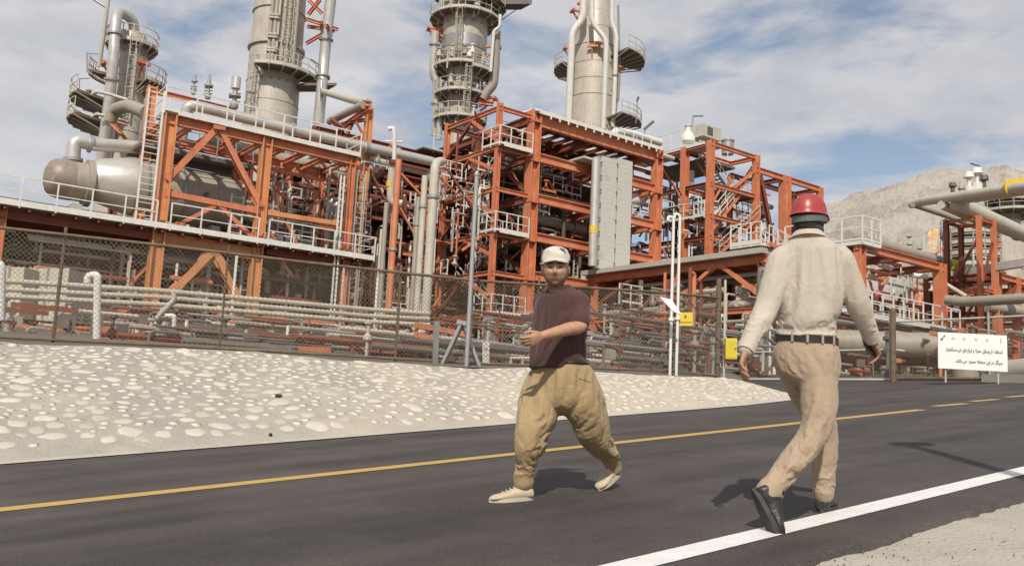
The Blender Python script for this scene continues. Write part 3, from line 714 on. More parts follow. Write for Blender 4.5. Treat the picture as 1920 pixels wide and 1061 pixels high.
MB().box6(c-FW*0.085+RT*0.08, RT*0.01, UPV*0.03, FW*0.006).build('latch', 'dgrey', yb)
# street lamp outside the frame whose shadow crosses the road
def shadow_to(p):   # line back towards the sun
    return p-sun_dir*(1)
hd = rd(1712, 832); shaft = rd(1920, 886)
k_ = 6.2/math.sin(ELEV); head = hd-sun_dir*k_
foot = Vector((head.x-0.06, head.y, rz(head.x, head.y)))
sl = thing('street_lamp', 'grey street lamp on the near verge whose shadow crosses the road at right', 'lamp', foot)
MB().tube([foot, foot+ZD*(head.z-foot.z-0.5), head-ZD*0.12-Vector((0.1, 0, 0)), head], 0.065, 12, True, 0.4, ).build('pole', 'grey', sl, True)
mb = MB(); mb.box6(head-Vector((0.02, 0.0, 0)), Vector((0.17, -0.05, 0)), Vector((0.05, 0.13, 0)), ZD*0.06); mb.build('lamp_head', 'grey', sl)
# ================================================================== STEEL STRUCTURES
def zb(px, py, b=0): return abz(onb(px, py, b))
# ---------- left frame
lf = thing('steel_structure', 'orange steel frame with white railings round the big horizontal vessel at left', 'steel frame', Wd(0, 0, PADZ))
c1, c2, c3 = zb(300, 400)[0], zb(494, 330)[0], zb(657, 350)[0]
c0 = zb(2, 420)[0]
B1 = 4.2
ztop = zb(315, 212)[2]; zmid = zb(303, 366)[2]; zwk = zb(300, 428)[2]; zlow = zb(280, 596)[2]
ztop2 = zb(663, 289)[2]
g0_ = PADZ
print('levels', c0, c1, c2, c3, ztop, ztop2, zmid, zwk, zlow)
for a, w, m, zt in ((c1, 0.62, 'orange2', ztop), (c2, 0.55, 'orange2', ztop), (c3, 0.36, 'orange', ztop), (c0, 0.35, 'orange', zwk)):
    col_(lf, Wd(a, 0, g0_), Wd(a, 0, zt), w, m, w)
    if a != c0: MB().bar(Wd(a, 0, g0_+0.02), Wd(a, 0, g0_+0.07), 1.0, 1.0, UD).build('base_plate', 'grey', lf)
arear = c1+0.4
ztr = zat(Wd(arear, B1, 0).x, Wd(arear, B1, 0).y, 166)
for a, zt in ((arear-0.4, ztr), (c2, ztop), (c3, ztop)): col_(lf, Wd(a, B1, g0_), Wd(a, B1, zt), 0.5, 'orange2' if zt == ztr else 'orange', 0.5)
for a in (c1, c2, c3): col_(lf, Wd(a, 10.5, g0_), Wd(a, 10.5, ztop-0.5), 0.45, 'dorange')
# top level: edge beams, joists, deck, railing
for b in (0, B1): beam_(lf, Wd(c1-0.3, b, ztop-0.30), Wd(c3+0.1, b, ztop-0.30), 0.3, 0.55)
beam_(lf, Wd(c1-0.3, B1, ztr-0.25), Wd(c2-0.6, B1, ztr-0.25), 0.2, 0.3)
for k in range(9): a = c1+(c3-c1)*k/8; beam_(lf, Wd(a, 0, ztop-0.25), Wd(a, B1, ztop-0.25), 0.2, 0.3)
deck(lf, [Wd(c1-0.3, -0.3, ztop+0.05), Wd(c3+0.3, -0.3, ztop+0.05), Wd(c3+0.3, 1.5, ztop+0.05), Wd(c1-0.3, 1.5, ztop+0.05)])
MB().bar(Wd(c1+0.3, -0.36, ztop+0.02), Wd(c3+0.3, -0.36, ztop+0.02), 0.06, 0.25).build('deck_edge', 'white', lf)
railing(lf, [Wd(c1-0.4, 1.4, ztop+0.05), Wd(c1-0.4, -0.36, ztop+0.05), Wd(c3+0.3, -0.36, ztop+0.05), Wd(c3+0.3, 1.5, ztop+0.05)], 1.25, toe=0.1, sp=1.7)
railing(lf, [Wd(c1+0.3, 1.5, ztop+0.05), Wd(c3+0.3, 1.5, ztop+0.05)], 1.25, toe=0.1, sp=1.7)
# braces on the front face
def fb(x0, y0, x1, y1, w=0.3, m='orange', b=-0.05): return brace_(lf, onb(x0, y0, b), onb(x1, y1, b), w, m, VD)
fb(404, 243, 312, 338); fb(412, 243, 488, 388); fb(310, 362, 485, 397, 0.3, 'orange'); fb(500, 399, 642, 421, 0.26, 'orange2')
fb(403, 386, 322, 428, 0.2); fb(411, 386, 480, 452, 0.22); fb(396, 474, 316, 556, 0.34, 'orange2'); fb(404, 474, 447, 566, 0.34, 'orange2')
MB().bar(onb(392, 472, -0.1), onb(410, 475, -0.1), 0.3, 0.25).build('gusset', 'orange2', lf)
MB().bar(onb(398, 238, -0.1), onb(420, 241, -0.1), 0.5, 0.3).build('gusset', 'orange', lf)
fb(300, 598, 470, 624, 0.26, 'dorange'); fb(380, 606, 322, 650, 0.24, 'dorange'); fb(0, 583, 272, 603, 0.28, 'dorange'); fb(485, 622, 650, 640, 0.24, 'dorange')
# walkway level
beam_(lf, onb(306, 447), onb(484, 478), 0.3, 0.62, 'orange2')
zr = zb(690, 488)[2]
beam_(lf, onb(500, 470), onb(690, 499), 0.25, 0.4, 'dorange')
beam_(lf, Wd(c0-6, 0, zwk-0.42), Wd(c1-0.2, 0, zwk-0.42), 0.25, 0.45, 'dorange')
for b in (2.0, B1): beam_(lf, Wd(c0-6, b, zwk-0.42), Wd(c3, b, zwk-0.42), 0.25, 0.45, 'dorange')
aend = zb(690, 488)[0]
deck(lf, [Wd(c0-7, -0.7, zwk), Wd(aend, -0.7, zwk), Wd(aend, 2.2, zwk), Wd(c0-7, 2.2, zwk)], 0.1, 'deck')
for k in range(26): a = c0-6+(aend-c0+6)*k/25; MB().bar(Wd(a, -0.7, zwk-0.2), Wd(a, 4, zwk-0.2), 0.1, 0.18).build('joist', 'dorange', lf)
MB().bar(Wd(c0-7, -0.75, zwk+0.03), Wd(aend, -0.75, zwk+0.03), 0.07, 0.28).build('deck_edge', 'white', lf)
railing(lf, [Wd(c0-7, -0.75, zwk), Wd(c1-0.35, -0.75, zwk)], 1.25, toe=0.12, sp=1.45)
railing(lf, [Wd(c0-7, 2.2, zwk), Wd(c0-0.5, 2.2, zwk)], 1.25, toe=0.1, sp=1.2)
railing(lf, [Wd(c1+0.35, -0.75, zwk), Wd(c2-0.3, -0.75, zwk)], 1.25, toe=0.12, sp=1.35)
railing(lf, [Wd(c2+0.3, -0.75, zwk), Wd(aend, -0.75, zwk), Wd(aend, 1.2, zwk)], 1.25, toe=0.12, sp=1.35)
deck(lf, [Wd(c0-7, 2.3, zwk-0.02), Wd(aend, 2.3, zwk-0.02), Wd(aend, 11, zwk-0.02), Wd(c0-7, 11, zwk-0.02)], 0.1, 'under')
la, lb = zb(273, 420, -0.2), zb(288, 232, -0.2)
ladder(lf, Wd(c1-0.85, -0.3, zwk), Wd(c1-0.85, -0.3, ztop+1.0), 0.75)
la = zb(432, 470, 3)
ladder(lf, Wd(la[0], 2.6, zwk), Wd(la[0], 2.6, ztop-3), 0.7)
ladder(lf, Wd(c3-0.75, -0.45, g0_), Wd(c3-0.75, -0.45, zwk+4.6), 0.22)
# ---------- white frame at the end of the left walkway (caged ladder)
ladder(lf, Wd(c3+0.8, 0.4, g0_+2), Wd(c3+0.8, 0.4, zwk+5.2), 0.5, 'cream', True)
# gantry behind: tall orange column with beam and struts
gn = thing('steel_gantry', 'orange post and sloping beams rising behind the end of the upper walkway', 'steel frame', P(695, 420, 56))
p0, p1 = P(692, 205, 56), P(686, 300, 56)
base = Vector((p1.x, p1.y, PADZ)); top = Vector((p1.x, p1.y, zat(p1.x, p1.y, 203)))
MB().ibeam(base, top, 0.42, 0.42, UD).build('column', 'orange2', gn)
for (x0, y0, x1, y1, w, m) in ((694, 202, 640, 240, 0.3, 'orange'), (694, 196, 680, 193, 0.35, 'orange'), (683, 225, 640, 233, 0.2, 'dorange'), (650, 254, 662, 228, 0.2, 'dorange'), (667, 228, 684, 258, 0.12, 'orange'), (640, 240, 620, 225, 0.3, 'dorange'), (640, 250, 640, 238, 0.4, 'dorange')):
    MB().ibeam(P(x0, y0, 56), P(x1, y1, 58 if x1 < 670 else 56.3), w, w).build('strut', m, gn)
# ---------- stair tower (left of the main frame)
aC = zb(1003, 217)[0]; aA = zb(938, 195)[0]
stt = thing('stair_tower', 'open orange stair tower with white-railed landings at the corner of the main frame', 'stair tower', Wd(aA, 0, PADZ))
colA_top = zb(938, 193)[2]
# left face of the tower: plane a = aA
bL = abz(ona(840, 237, aA))[1]
zl = [zb(1003, y)[2] for y in (289, 366, 439)]
dzl = (zl[0]-zl[2])/2; print('tower', aA, aC, bL, colA_top, zl, dzl)
for a, b, m in ((aA, 0, 'orange'), (aA, bL, 'orange'), (aC-0.2, bL, 'dorange')):
    MB().ibeam(Wd(a, b, PADZ if b else zat(Wd(a, b, 0).x, Wd(a, b, 0).y, 592)), Wd(a, b, colA_top), 0.34, 0.34, UD).build('column', m, stt)
MB().bar(Wd(aA, 0, PADZ), Wd(aA, 0, zat(Wd(aA, 0, 0).x, Wd(aA, 0, 0).y, 592)), 0.5, 0.5, UD).build('fireproofing', 'grey', stt)
def zat_ab(a, b, py): q = Wd(a, b, 0); return zat(q.x, q.y, py)
lv = [colA_top-0.2]+[zat_ab(aA, 0, y) for y in (272, 350, 433, 507, 587)]
for k, z in enumerate(lv):
    MB().ibeam(Wd(aA, 0, z-0.15), Wd(aA, bL, z-0.15), 0.2, 0.3).build('beam', 'orange', stt)
    MB().ibeam(Wd(aA, 0, z-0.15), Wd(aC-0.2, 0, z-0.15), 0.2, 0.3).build('beam', 'orange', stt)
    MB().ibeam(Wd(aA, bL, z-0.15), Wd(aC, bL, z-0.15), 0.2, 0.3).build('beam', 'dorange', stt)
    if k: 
        bm_ = bL*0.5; z2 = lv[k-1]
        brace_(stt, Wd(aA-0.02, bm_, z2-0.35), Wd(aA-0.02, 0.1, (z+z2)/2-0.3 if k != 1 else z+0.3), 0.2, 'orange', UD)
        brace_(stt, Wd(aA-0.02, bm_, z2-0.35), Wd(aA-0.02, bL-0.1, z+0.2), 0.2, 'dorange', UD)
        brace_(stt, Wd(aC-0.3, bm_, z2-0.35), Wd(aC-0.3, 0.3, z+0.2), 0.2, 'dorange', UD)
def stair(t, p, q, w, wd, m='dgrey', rail=True, side=(1, -1), rm='white'):
    # p bottom, q top (centre lines); wd = horizontal unit across the stair
    p, q = Vector(p), Vector(q); 
    for s_ in side: MB().bar(p+wd*s_*w/2, q+wd*s_*w/2, 0.06, 0.24).build('stringer', m, t)
    n = max(3, int((q.z-p.z)/0.22)); mb = MB()
    run = (q-p); run.z = 0; rn = run.normalized()*0.13
    for k in range(n):
        c = p+(q-p)*((k+.5)/n); mb.box6(c, rn, wd*(w/2), ZD*0.02)
    mb.build('treads', m if m != 'dgrey' else 'under', t)
    if rail:
        for s_ in side:
            mb = MB(); a = p+wd*s_*w/2; b = q+wd*s_*w/2
            mb.bar(a+ZD*1.05, b+ZD*1.05, 0.06, 0.06); mb.bar(a+ZD*0.55, b+ZD*0.55, 0.045, 0.045)
            for k in range(5): c = a+(b-a)*k/4; mb.bar(c, c+ZD*1.05, 0.05, 0.05)
            mb.build('stair_railing', rm, t)
am = (aA+aC)/2
for k, z in enumerate(lv[1:]):
    if k % 2 == 0:    # landing on the front side
        deck(stt, [Wd(aA, -0.5, z), Wd(aC-0.5, -0.5, z), Wd(aC-0.5, 1.3, z), Wd(aA, 1.3, z)], 0.1, 'under')
        MB().bar(Wd(aA+0.1, -0.55, z), Wd(aC-0.5, -0.55, z), 0.06, 0.3).build('deck_edge', 'white', stt)
        railing(stt, [Wd(aA-0.3, 1.4, z), Wd(aA-0.3, -0.55, z), Wd(aC-0.5, -0.55, z)], 1.2, toe=0.14, sp=0.85)
        if k+1 < len(lv)-1: stair(stt, Wd(am+0.5, bL-1.2, lv[k+2]), Wd(am+0.5, 1.2, z), 0.8, UD)
    else:
        deck(stt, [Wd(aA, bL-1.3, z), Wd(aC-0.5, bL-1.3, z), Wd(aC-0.5, bL+0.3, z), Wd(aA, bL+0.3, z)], 0.1, 'under')
        railing(stt, [Wd(aA-0.3, bL+0.2, z), Wd(aA-0.3, bL-1.5, z)], 1.2, toe=0.3, sp=0.8)
        if k+2 < len(lv): stair(stt, Wd(am-0.5, 1.2, lv[k+2]), Wd(am-0.5, bL-1.2, z), 0.8, UD)
# ---------- main frame
aD = zb(1233, 281)[0]
mf = thing('steel_structure', 'tall multi-storey orange steel frame with dark interior decks behind the man in cap', 'steel frame', Wd(aC, 0, PADZ))
zR = zb(1003, 215)[2]; zL = [zR]+zl
zL.append(zb(1003, 512)[2]); zL.append(zb(1003, 585)[2])
bs = [0, 7, 14, 22]
for a, m, w in ((aC, 'orange', 0.72), (aD, 'orange', 0.66)):
    for b in bs:
        MB().ibeam(Wd(a, b, zat_ab(aC, 0, 585) if (b == 0 and a == aC) else PADZ), Wd(a, b, zR+ (0.25 if b == 0 else 0)), w if b == 0 else 0.5, w if b == 0 else 0.5, UD).build('column', m if b == 0 else 'dorange', mf)
MB().bar(Wd(aC, 0, PADZ), Wd(aC, 0, zat_ab(aC, 0, 585)), 0.85, 0.85, UD).build('fireproofing', 'cream', mf)
acm = (aC+aD)/2
for b in bs[1:]: col_(mf, Wd(acm, b, PADZ), Wd(acm, b, zR), 0.45, 'dorange')
for k, z in enumerate(zL):
    hh = 0.85 if k == 0 else 0.62
    beam_(mf, Wd(aC+0.3, 0, z-0.38 if k == 0 else z-0.2), Wd(aD-0.3, 0, z-0.38 if k == 0 else z-0.2), 0.35, hh, 'orange')
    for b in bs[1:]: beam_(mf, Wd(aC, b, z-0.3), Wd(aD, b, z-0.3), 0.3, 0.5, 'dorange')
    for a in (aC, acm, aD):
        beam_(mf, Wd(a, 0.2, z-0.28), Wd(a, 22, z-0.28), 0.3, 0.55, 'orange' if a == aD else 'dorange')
    for a in (aC, aD):     # stiffener plates
        MB().bar(Wd(a, 0, z-0.65), Wd(a, 0, z-0.61), 0.78, 0.78, UD).build('stiffener', 'dorange', mf)
# roof deck built from planks with gaps
zz = zR+0.12
MB().bar(Wd(aC+0.1, -0.45, zz), Wd(aD+0.1, -0.45, zz), 0.1, 0.26).build('deck_edge', 'white', mf)
MB().tube([Wd(aC-0.4, 1.2, zz+0.15), Wd(aC-0.1, -0.2, zz+0.15), Wd(aC+1.5, -0.25, zz+0.15)], 0.1, 8, True, 0.2).build('edge_pipe', 'white', mf, True)
k = 0; b = -0.4
while b < 21.5:
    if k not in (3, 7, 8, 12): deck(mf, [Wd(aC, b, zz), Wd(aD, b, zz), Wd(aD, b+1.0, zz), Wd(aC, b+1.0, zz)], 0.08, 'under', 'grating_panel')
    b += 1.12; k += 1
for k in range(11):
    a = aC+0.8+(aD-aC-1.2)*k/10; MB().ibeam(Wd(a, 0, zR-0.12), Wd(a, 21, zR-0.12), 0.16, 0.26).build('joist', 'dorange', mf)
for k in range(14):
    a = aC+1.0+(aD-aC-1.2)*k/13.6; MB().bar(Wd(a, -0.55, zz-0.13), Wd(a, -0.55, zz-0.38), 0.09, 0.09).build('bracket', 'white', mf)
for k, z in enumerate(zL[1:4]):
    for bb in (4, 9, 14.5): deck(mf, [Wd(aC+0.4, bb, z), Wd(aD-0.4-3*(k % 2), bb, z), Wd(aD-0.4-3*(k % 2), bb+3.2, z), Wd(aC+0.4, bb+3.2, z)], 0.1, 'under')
for k, z in enumerate(zL):   # edge railings inside at upper level
    if k in (0,):
        for i in range(7):
            a = aC+1.0+(aD-aC-1.5)*i/6
            o = MB().bar(Wd(a, 1.8, z), Wd(a, 1.8, z+1.5), 0.05, 0.05).build('railing_post', 'white', mf)
railing(mf, [Wd(aC+8.6, 1.0, zz), Wd(aD+0.3, 1.0, zz)], 1.2, toe=0, sp=1.1)
for (x0, y0, x1, y1) in ((1014, 246, 1040, 238), (1225, 310, 1200, 296)):
    brace_(mf, onb(x0, y0, 0.2), onb(x1, y1, 0.2), 0.22, 'dorange', VD)
for zi in (1, 2, 3):
    for bb in (7, 14):
        brace_(mf, Wd(aC+0.3, bb, zL[zi+1]), Wd(acm, bb, zL[zi]-0.4), 0.24, 'dorange'); brace_(mf, Wd(aD-0.3, bb, zL[zi+1]), Wd(acm, bb, zL[zi]-0.4), 0.24, 'dorange')
# knee pads under beams at the right column
for z in zL[1:4]: MB().bar(Wd(aD-0.75, 0, z-0.8), Wd(aD-0.3, 0, z-0.35), 0.3, 0.2).build('haunch', 'orange', mf)
# ---------- middle rack between the left frame and the stair tower
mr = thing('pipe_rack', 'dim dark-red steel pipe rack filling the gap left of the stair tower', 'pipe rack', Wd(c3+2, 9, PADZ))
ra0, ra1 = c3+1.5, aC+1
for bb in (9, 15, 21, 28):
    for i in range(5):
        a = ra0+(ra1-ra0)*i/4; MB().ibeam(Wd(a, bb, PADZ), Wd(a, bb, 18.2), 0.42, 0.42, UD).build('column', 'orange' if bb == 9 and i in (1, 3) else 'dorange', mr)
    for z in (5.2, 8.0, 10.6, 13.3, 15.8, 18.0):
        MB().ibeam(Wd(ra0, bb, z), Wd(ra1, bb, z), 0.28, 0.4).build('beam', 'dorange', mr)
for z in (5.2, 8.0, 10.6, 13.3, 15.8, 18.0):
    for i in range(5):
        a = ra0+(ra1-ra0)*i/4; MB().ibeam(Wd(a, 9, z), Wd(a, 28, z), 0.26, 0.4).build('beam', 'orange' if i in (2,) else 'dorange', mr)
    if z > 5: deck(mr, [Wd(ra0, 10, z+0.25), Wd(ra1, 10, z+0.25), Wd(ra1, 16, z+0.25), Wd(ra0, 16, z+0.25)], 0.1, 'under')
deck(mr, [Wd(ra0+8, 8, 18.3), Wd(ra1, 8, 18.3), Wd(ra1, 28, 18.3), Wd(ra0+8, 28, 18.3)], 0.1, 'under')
railing(mr, [Wd(ra0+9, 8.2, 18.3), Wd(ra1-3, 8.2, 18.3)], 1.2, toe=0.2, sp=1.3)
# ---------- pipe bridge running towards the camera
aP = zb(1112, 518)[0]
pb = thing('pipe_bridge', 'low orange pipe bridge with dusty concrete top running forward beside the hooked vents', 'pipe bridge', Wd(aP, 0, PADZ))
def pbq(px, py): q = ona(px, py, aP); return q
e0, e1 = pbq(1100, 519), pbq(1440, 471)
zP = abz(pbq(1270, 496))[2]; bE = abz(e1)[1]; b0_ = abz(e0)[1]
print('bridge', aP, b0_, bE, zP, abz(e0), abz(e1))
PWd = 5.5
MB().box6((Wd(aP+PWd/2-0.3, (b0_+bE)/2, zP+0.12)), UD*(PWd/2+0.3), VD*((b0_-bE)/2), ZD*0.16).build('slab', 'conc', pb)
for a in (aP, aP+PWd): beam_(pb, Wd(a, b0_, zP-0.32), Wd(a, bE, zP-0.32), 0.3, 0.45, 'orange')
zP2 = abz(pbq(1270, 588))[2]
for a in (aP, aP+PWd): beam_(pb, Wd(a, b0_, zP2-0.1), Wd(a, bE, zP2-0.1), 0.25, 0.32, 'orange' if a == aP else 'dorange')
for k in range(12):
    b = b0_+(bE-b0_)*k/11; MB().ibeam(Wd(aP, b, zP-0.3), Wd(aP+PWd, b, zP-0.3), 0.2, 0.3).build('joist', 'orange', pb)
    MB().ibeam(Wd(aP, b, zP2-0.1), Wd(aP+PWd, b, zP2-0.1), 0.15, 0.22).build('joist', 'dorange', pb)
bcs = [abz(pbq(x, y))[1] for x, y in ((1113, 600), (1266, 600), (1430, 560))]
print('bcs', bcs)
for i, b in enumerate(bcs):
    for a in (aP, aP+PWd):
        MB().ibeam(Wd(a, b, PADZ-1.2), Wd(a, b, zP-0.5), 0.36 if i < 2 else 0.5, 0.4, VD).build('column', 'orange' if a == aP and i < 2 else 'dorange', pb)
bm_ = abz(pbq(1348, 500))[1]
for (x0, y0, x1, y1, m) in ((1342, 497, 1275, 560, 'orange'), (1352, 497, 1424, 552, 'orange'), (1342, 585, 1277, 697, 'orange'), (1352, 585, 1428, 690, 'dorange'), (1190, 520, 1124, 570, 'dorange')):
    brace_(pb, pbq(x0, y0), pbq(x1, y1), 0.24, m, UD)
# pipes lying in the bridge, seen through its side
for i, (z, da, r, m) in enumerate(((zP2+0.38, 0.6, 0.28, 'tan'), (zP2+0.30, 1.4, 0.2, 'cream'), (zP2+0.4, 2.3, 0.3, 'clad'), (zP2+0.25, 3.3, 0.15, 'cream'), (zP-0.9, 1.2, 0.14, 'cream'), (zP-1.0, 2.4, 0.2, 'tan'), (zP-0.8, 3.4, 0.12, 'cream'))):
    MB().tube([Wd(aP+da, b0_+6, z), Wd(aP+da, bE, z)], r, 12).build('pipe', m, pb, True)
# landing and stair at the camera end of the bridge
zLd = zP+0.3; aL0, bF = aP-0.2, bE-0.2
xl = P(1375, 463, 50.5); q = abz(ona(1378, 462, aP-0.5))
b_l = abz(ona(1374, 463, aP-0.4))[1]
deck(pb, [Wd(aP-0.6, b_l, q[2]), Wd(aP+0.9, b_l, q[2]), Wd(aP+0.9, b_l-2.2, q[2]), Wd(aP-0.6, b_l-2.2, q[2])], 0.15, 'white')
railing(pb, [Wd(aP+0.9, b_l, q[2]), Wd(aP-0.6, b_l, q[2]), Wd(aP-0.6, b_l-2.2, q[2])], 1.25, toe=0.25, sp=0.8)
stair(pb, Wd(aP+4.4, b_l-1.7, q[2]-2.9), Wd(aP+0.6, b_l-1.7, q[2]), 0.9, VD, 'orange')
railing(pb, [Wd(aP+3.2, b_l-0.6, q[2]-0.6), Wd(aP+3.2, b_l-3.2, q[2]-0.6), Wd(aP+6, b_l-3.2, q[2]-0.6)], 1.25, toe=0.2, sp=0.7)
deck(pb, [Wd(aP+3.2, b_l-0.6, q[2]-0.6), Wd(aP+7, b_l-0.6, q[2]-0.6), Wd(aP+7, b_l-3.2, q[2]-0.6), Wd(aP+3.2, b_l-3.2, q[2]-0.6)], 0.12, 'under')
stair(pb, Wd(aP-0.2, b_l-2.0, q[2]-0.0), Wd(aP+3.2, b_l-2.0, q[2]-0.6), 0.9, VD, 'orange')
# ---------- right frame with the stair flights
aR = zb(1333, 262)[0]; aR2 = zb(1418, 291)[0]; aR0 = zb(1285, 283)[0]; aR3 = zb(1472, 332)[0]; aR4 = zb(1537, 351)[0]
rf = thing('steel_structure', 'orange steel frame with zig-zag stairs standing left of the red hard hat', 'steel frame', Wd(aR, 0, PADZ))
zRt = zb(1333, 264)[2]; z2t = zb(1472, 331)[2]
bR = abz(ona(1285, 275, aR))[1]; bR2 = abz(ona(1245, 284, aR))[1]
print('right', aR, aR2, aR3, aR4, zRt, z2t, bR, bR2, zb(1418, 291)[2], zb(1537, 351)[2])
zR2 = zb(1418, 318)[2]
for a, b, zt, w, m in ((aR, 0, zRt, 0.5, 'orange'), (aR2, 0, zb(1418, 291)[2], 0.5, 'orange'), (aR, bR, zRt, 0.55, 'orange'), (aR2, bR, zR2, 0.4, 'orange'), (aR3, 0, z2t, 0.8, 'orange'), (aR4, 0, z2t, 0.5, 'orange'), (aR3, bR, z2t, 0.5, 'dorange'), (aR4, bR, z2t, 0.4, 'dorange'), (aR, bR2+4, zRt, 0.4, 'dorange'), (aR2, bR2+4, zRt-2, 0.4, 'dorange')):
    MB().ibeam(Wd(a, b, PADZ), Wd(a, b, zt), w, w, UD).build('column', m, rf)
zr_ = [zRt-0.2, zb(1333, 345)[2], zb(1333, 405)[2], zb(1333, 445)[2]]
for k, z in enumerate(zr_):
    for b in (0, bR): beam_(rf, Wd(aR, b, z), Wd(aR2, b, z), 0.25, 0.35, 'orange')
    for a in (aR, aR2): beam_(rf, Wd(a, 0, z), Wd(a, bR2+4, z), 0.25, 0.35, 'orange' if k == 0 else 'dorange')
beam_(rf, Wd(aR2, 0, z2t-0.2), Wd(aR4, 0, z2t-0.2), 0.28, 0.5, 'orange'); beam_(rf, Wd(aR2, bR, z2t-0.2), Wd(aR4, bR, z2t-0.2), 0.28, 0.4, 'dorange')
for a in (aR3, aR4): beam_(rf, Wd(a, 0, z2t-0.2), Wd(a, bR, z2t-0.2), 0.28, 0.4, 'dorange')
brace_(rf, Wd(aR2+0.8, 0.2, z2t-0.6), Wd(aR3-0.4, 0.2, zr_[3]-2), 0.35, 'dorange', VD)
brace_(rf, Wd(aR2, 0, zr_[0]-0.4), Wd(aR2, bR, zr_[1]), 0.25, 'orange', UD)
brace_(rf, Wd(aR2, -0.02, zr_[0]-1.0), Wd((aR+aR2)/2, -0.02, zr_[1]+0.2), 0.2, 'orange', VD)
deck(rf, [Wd(aR-0.2, 0.5, zRt), Wd(aR+1.8, 0.5, zRt), Wd(aR+1.8, bR2+4, zRt), Wd(aR-0.2, bR2+4, zRt)], 0.2, 'white')
deck(rf, [Wd(aR+1.8, bR-0.5, zRt-0.6), Wd(aR2, bR-0.5, zRt-0.6), Wd(aR2, bR2+4, zRt-0.6), Wd(aR+1.8, bR2+4, zRt-0.6)], 0.2, 'under')
railing(rf, [Wd(aR-0.2, 3.0, zRt), Wd(aR-0.2, bR2+4, zRt)], 1.5, toe=0.1, sp=1.3)
railing(rf, [Wd(aR+1.8, bR, zRt-0.5), Wd(aR2-0.4, bR, zRt-0.5)], 1.5, toe=0.3, sp=0.9)
deck(rf, [Wd(aR-0.2, 0.3, zr_[2]), Wd(aR+1, 0.3, zr_[2]), Wd(aR+1, bR2+4, zr_[2]), Wd(aR-0.2, bR2+4, zr_[2])], 0.15, 'under')
railing(rf, [Wd(aR-0.3, 0.3, zr_[2]), Wd(aR-0.3, bR2+4, zr_[2])], 1.25, toe=0.2, sp=1.1)
w_ = aR2-aR
stair(rf, Wd(aR2-1.6, 1.6, zr_[1]-0.1), Wd(aR+0.9, 1.6, zr_[0]-0.8), 0.9, VD, 'dgrey')
stair(rf, Wd(aR+0.6, 0.6, zr_[2]-1.0), Wd(aR2-1.8, 0.6, zr_[1]-0.1), 0.9, VD, 'orange')
stair(rf, Wd(aR+1.0, 0.2, zr_[3]-1.3), Wd(aR2+0.3, 0.2, zr_[2]+0.9), 0.9, VD, 'orange', rm='cream')
for z in zr_[1:]: deck(rf, [Wd(aR2-1.8, 0.2, z), Wd(aR2+0.3, 0.2, z), Wd(aR2+0.3, bR, z), Wd(aR2-1.8, bR, z)], 0.1, 'under')
railing(rf, [Wd(aR2-1.8, 0.2, zr_[1]), Wd(aR2, 0.2, zr_[1])], 1.2, toe=0.1, sp=0.7)
for k in range(6): MB().ibeam(Wd(aR+0.2, 3+k*2.2, zRt-0.35), Wd(aR2, 3+k*2.2, zRt-0.35), 0.2, 0.3).build('joist', 'dorange', rf)
# ---------- right platform (45 m) beside the white notice board
q = abz(P(1612, 455, 45)); aQ, bQ, zQ = q
rp = thing('steel_platform', 'orange steel platform with white railings between the hard-hat man and the notice board', 'platform', Wd(aQ, bQ, PADZ))
q2 = zb(1762, 493, bQ); q3 = zb(1612, 640, bQ)
zQ2 = (q2[2]+zQ)/2; print('platform', aQ, bQ, zQ, q2)
aQ2 = q2[0]; zg = PADZ-0.6
for a, b, w, m in ((aQ, bQ, 0.45, 'orange'), (aQ2, bQ, 0.55, 'orange'), (aQ, bQ+5, 0.35, 'dorange'), (aQ2, bQ+5, 0.35, 'dorange'), (aQ+2.2, bQ+5, 0.35, 'orange')):
    MB().ibeam(Wd(a, b, zg), Wd(a, b, zQ), w, w, UD).build('column', m, rp)
beam_(rp, Wd(aQ-0.3, bQ, zQ-0.2), Wd(aQ2+0.2, bQ, zQ-0.2), 0.3, 0.42, 'orange'); beam_(rp, Wd(aQ, bQ+5, zQ-0.2), Wd(aQ2, bQ+5, zQ-0.2), 0.3, 0.42, 'dorange')
for a in (aQ, aQ2, (aQ+aQ2)/2): beam_(rp, Wd(a, bQ, zQ-0.2), Wd(a, bQ+4.2, zQ-0.2), 0.3, 0.42, 'dorange')
aQm = aQ+1.3
deck(rp, [Wd(aQ-0.4, bQ-0.4, zQ+0.12), Wd(aQm, bQ-0.4, zQ+0.12), Wd(aQm, bQ+4.2, zQ+0.12), Wd(aQ-0.4, bQ+4.2, zQ+0.12)], 0.28, 'white')
railing(rp, [Wd(aQm, bQ-0.4, zQ+0.1), Wd(aQ-0.4, bQ-0.4, zQ+0.1), Wd(aQ-0.4, bQ+4.2, zQ+0.1)], 1.2, toe=0.1, sp=1.1)
zw = zat_ab(aQ, bQ, 583); zw_end = zb(1795, 622, bQ-0.5)
zwk2 = zb(1620, 590, bQ-0.5)[2]; print('wk2', zwk2, zw_end)
zwk2 = (zwk2+zw_end[2])/2
deck(rp, [Wd(aQ-3, bQ-0.6, zwk2), Wd(zw_end[0], bQ-0.6, zwk2), Wd(zw_end[0], bQ+1.2, zwk2), Wd(aQ-3, bQ+1.2, zwk2)], 0.12, 'under')
MB().bar(Wd(aQ-3, bQ-0.66, zwk2+0.0), Wd(zw_end[0], bQ-0.66, zwk2+0.0), 0.07, 0.26).build('deck_edge', 'white', rp)
beam_(rp, Wd(aQ-3, bQ-0.3, zwk2-0.36), Wd(zw_end[0]-0.4, bQ-0.3, zwk2-0.36), 0.25, 0.32, 'dorange'); beam_(rp, Wd(aQ-3, bQ+1.0, zwk2-0.36), Wd(zw_end[0], bQ+1.0, zwk2-0.36), 0.25, 0.32, 'dorange')
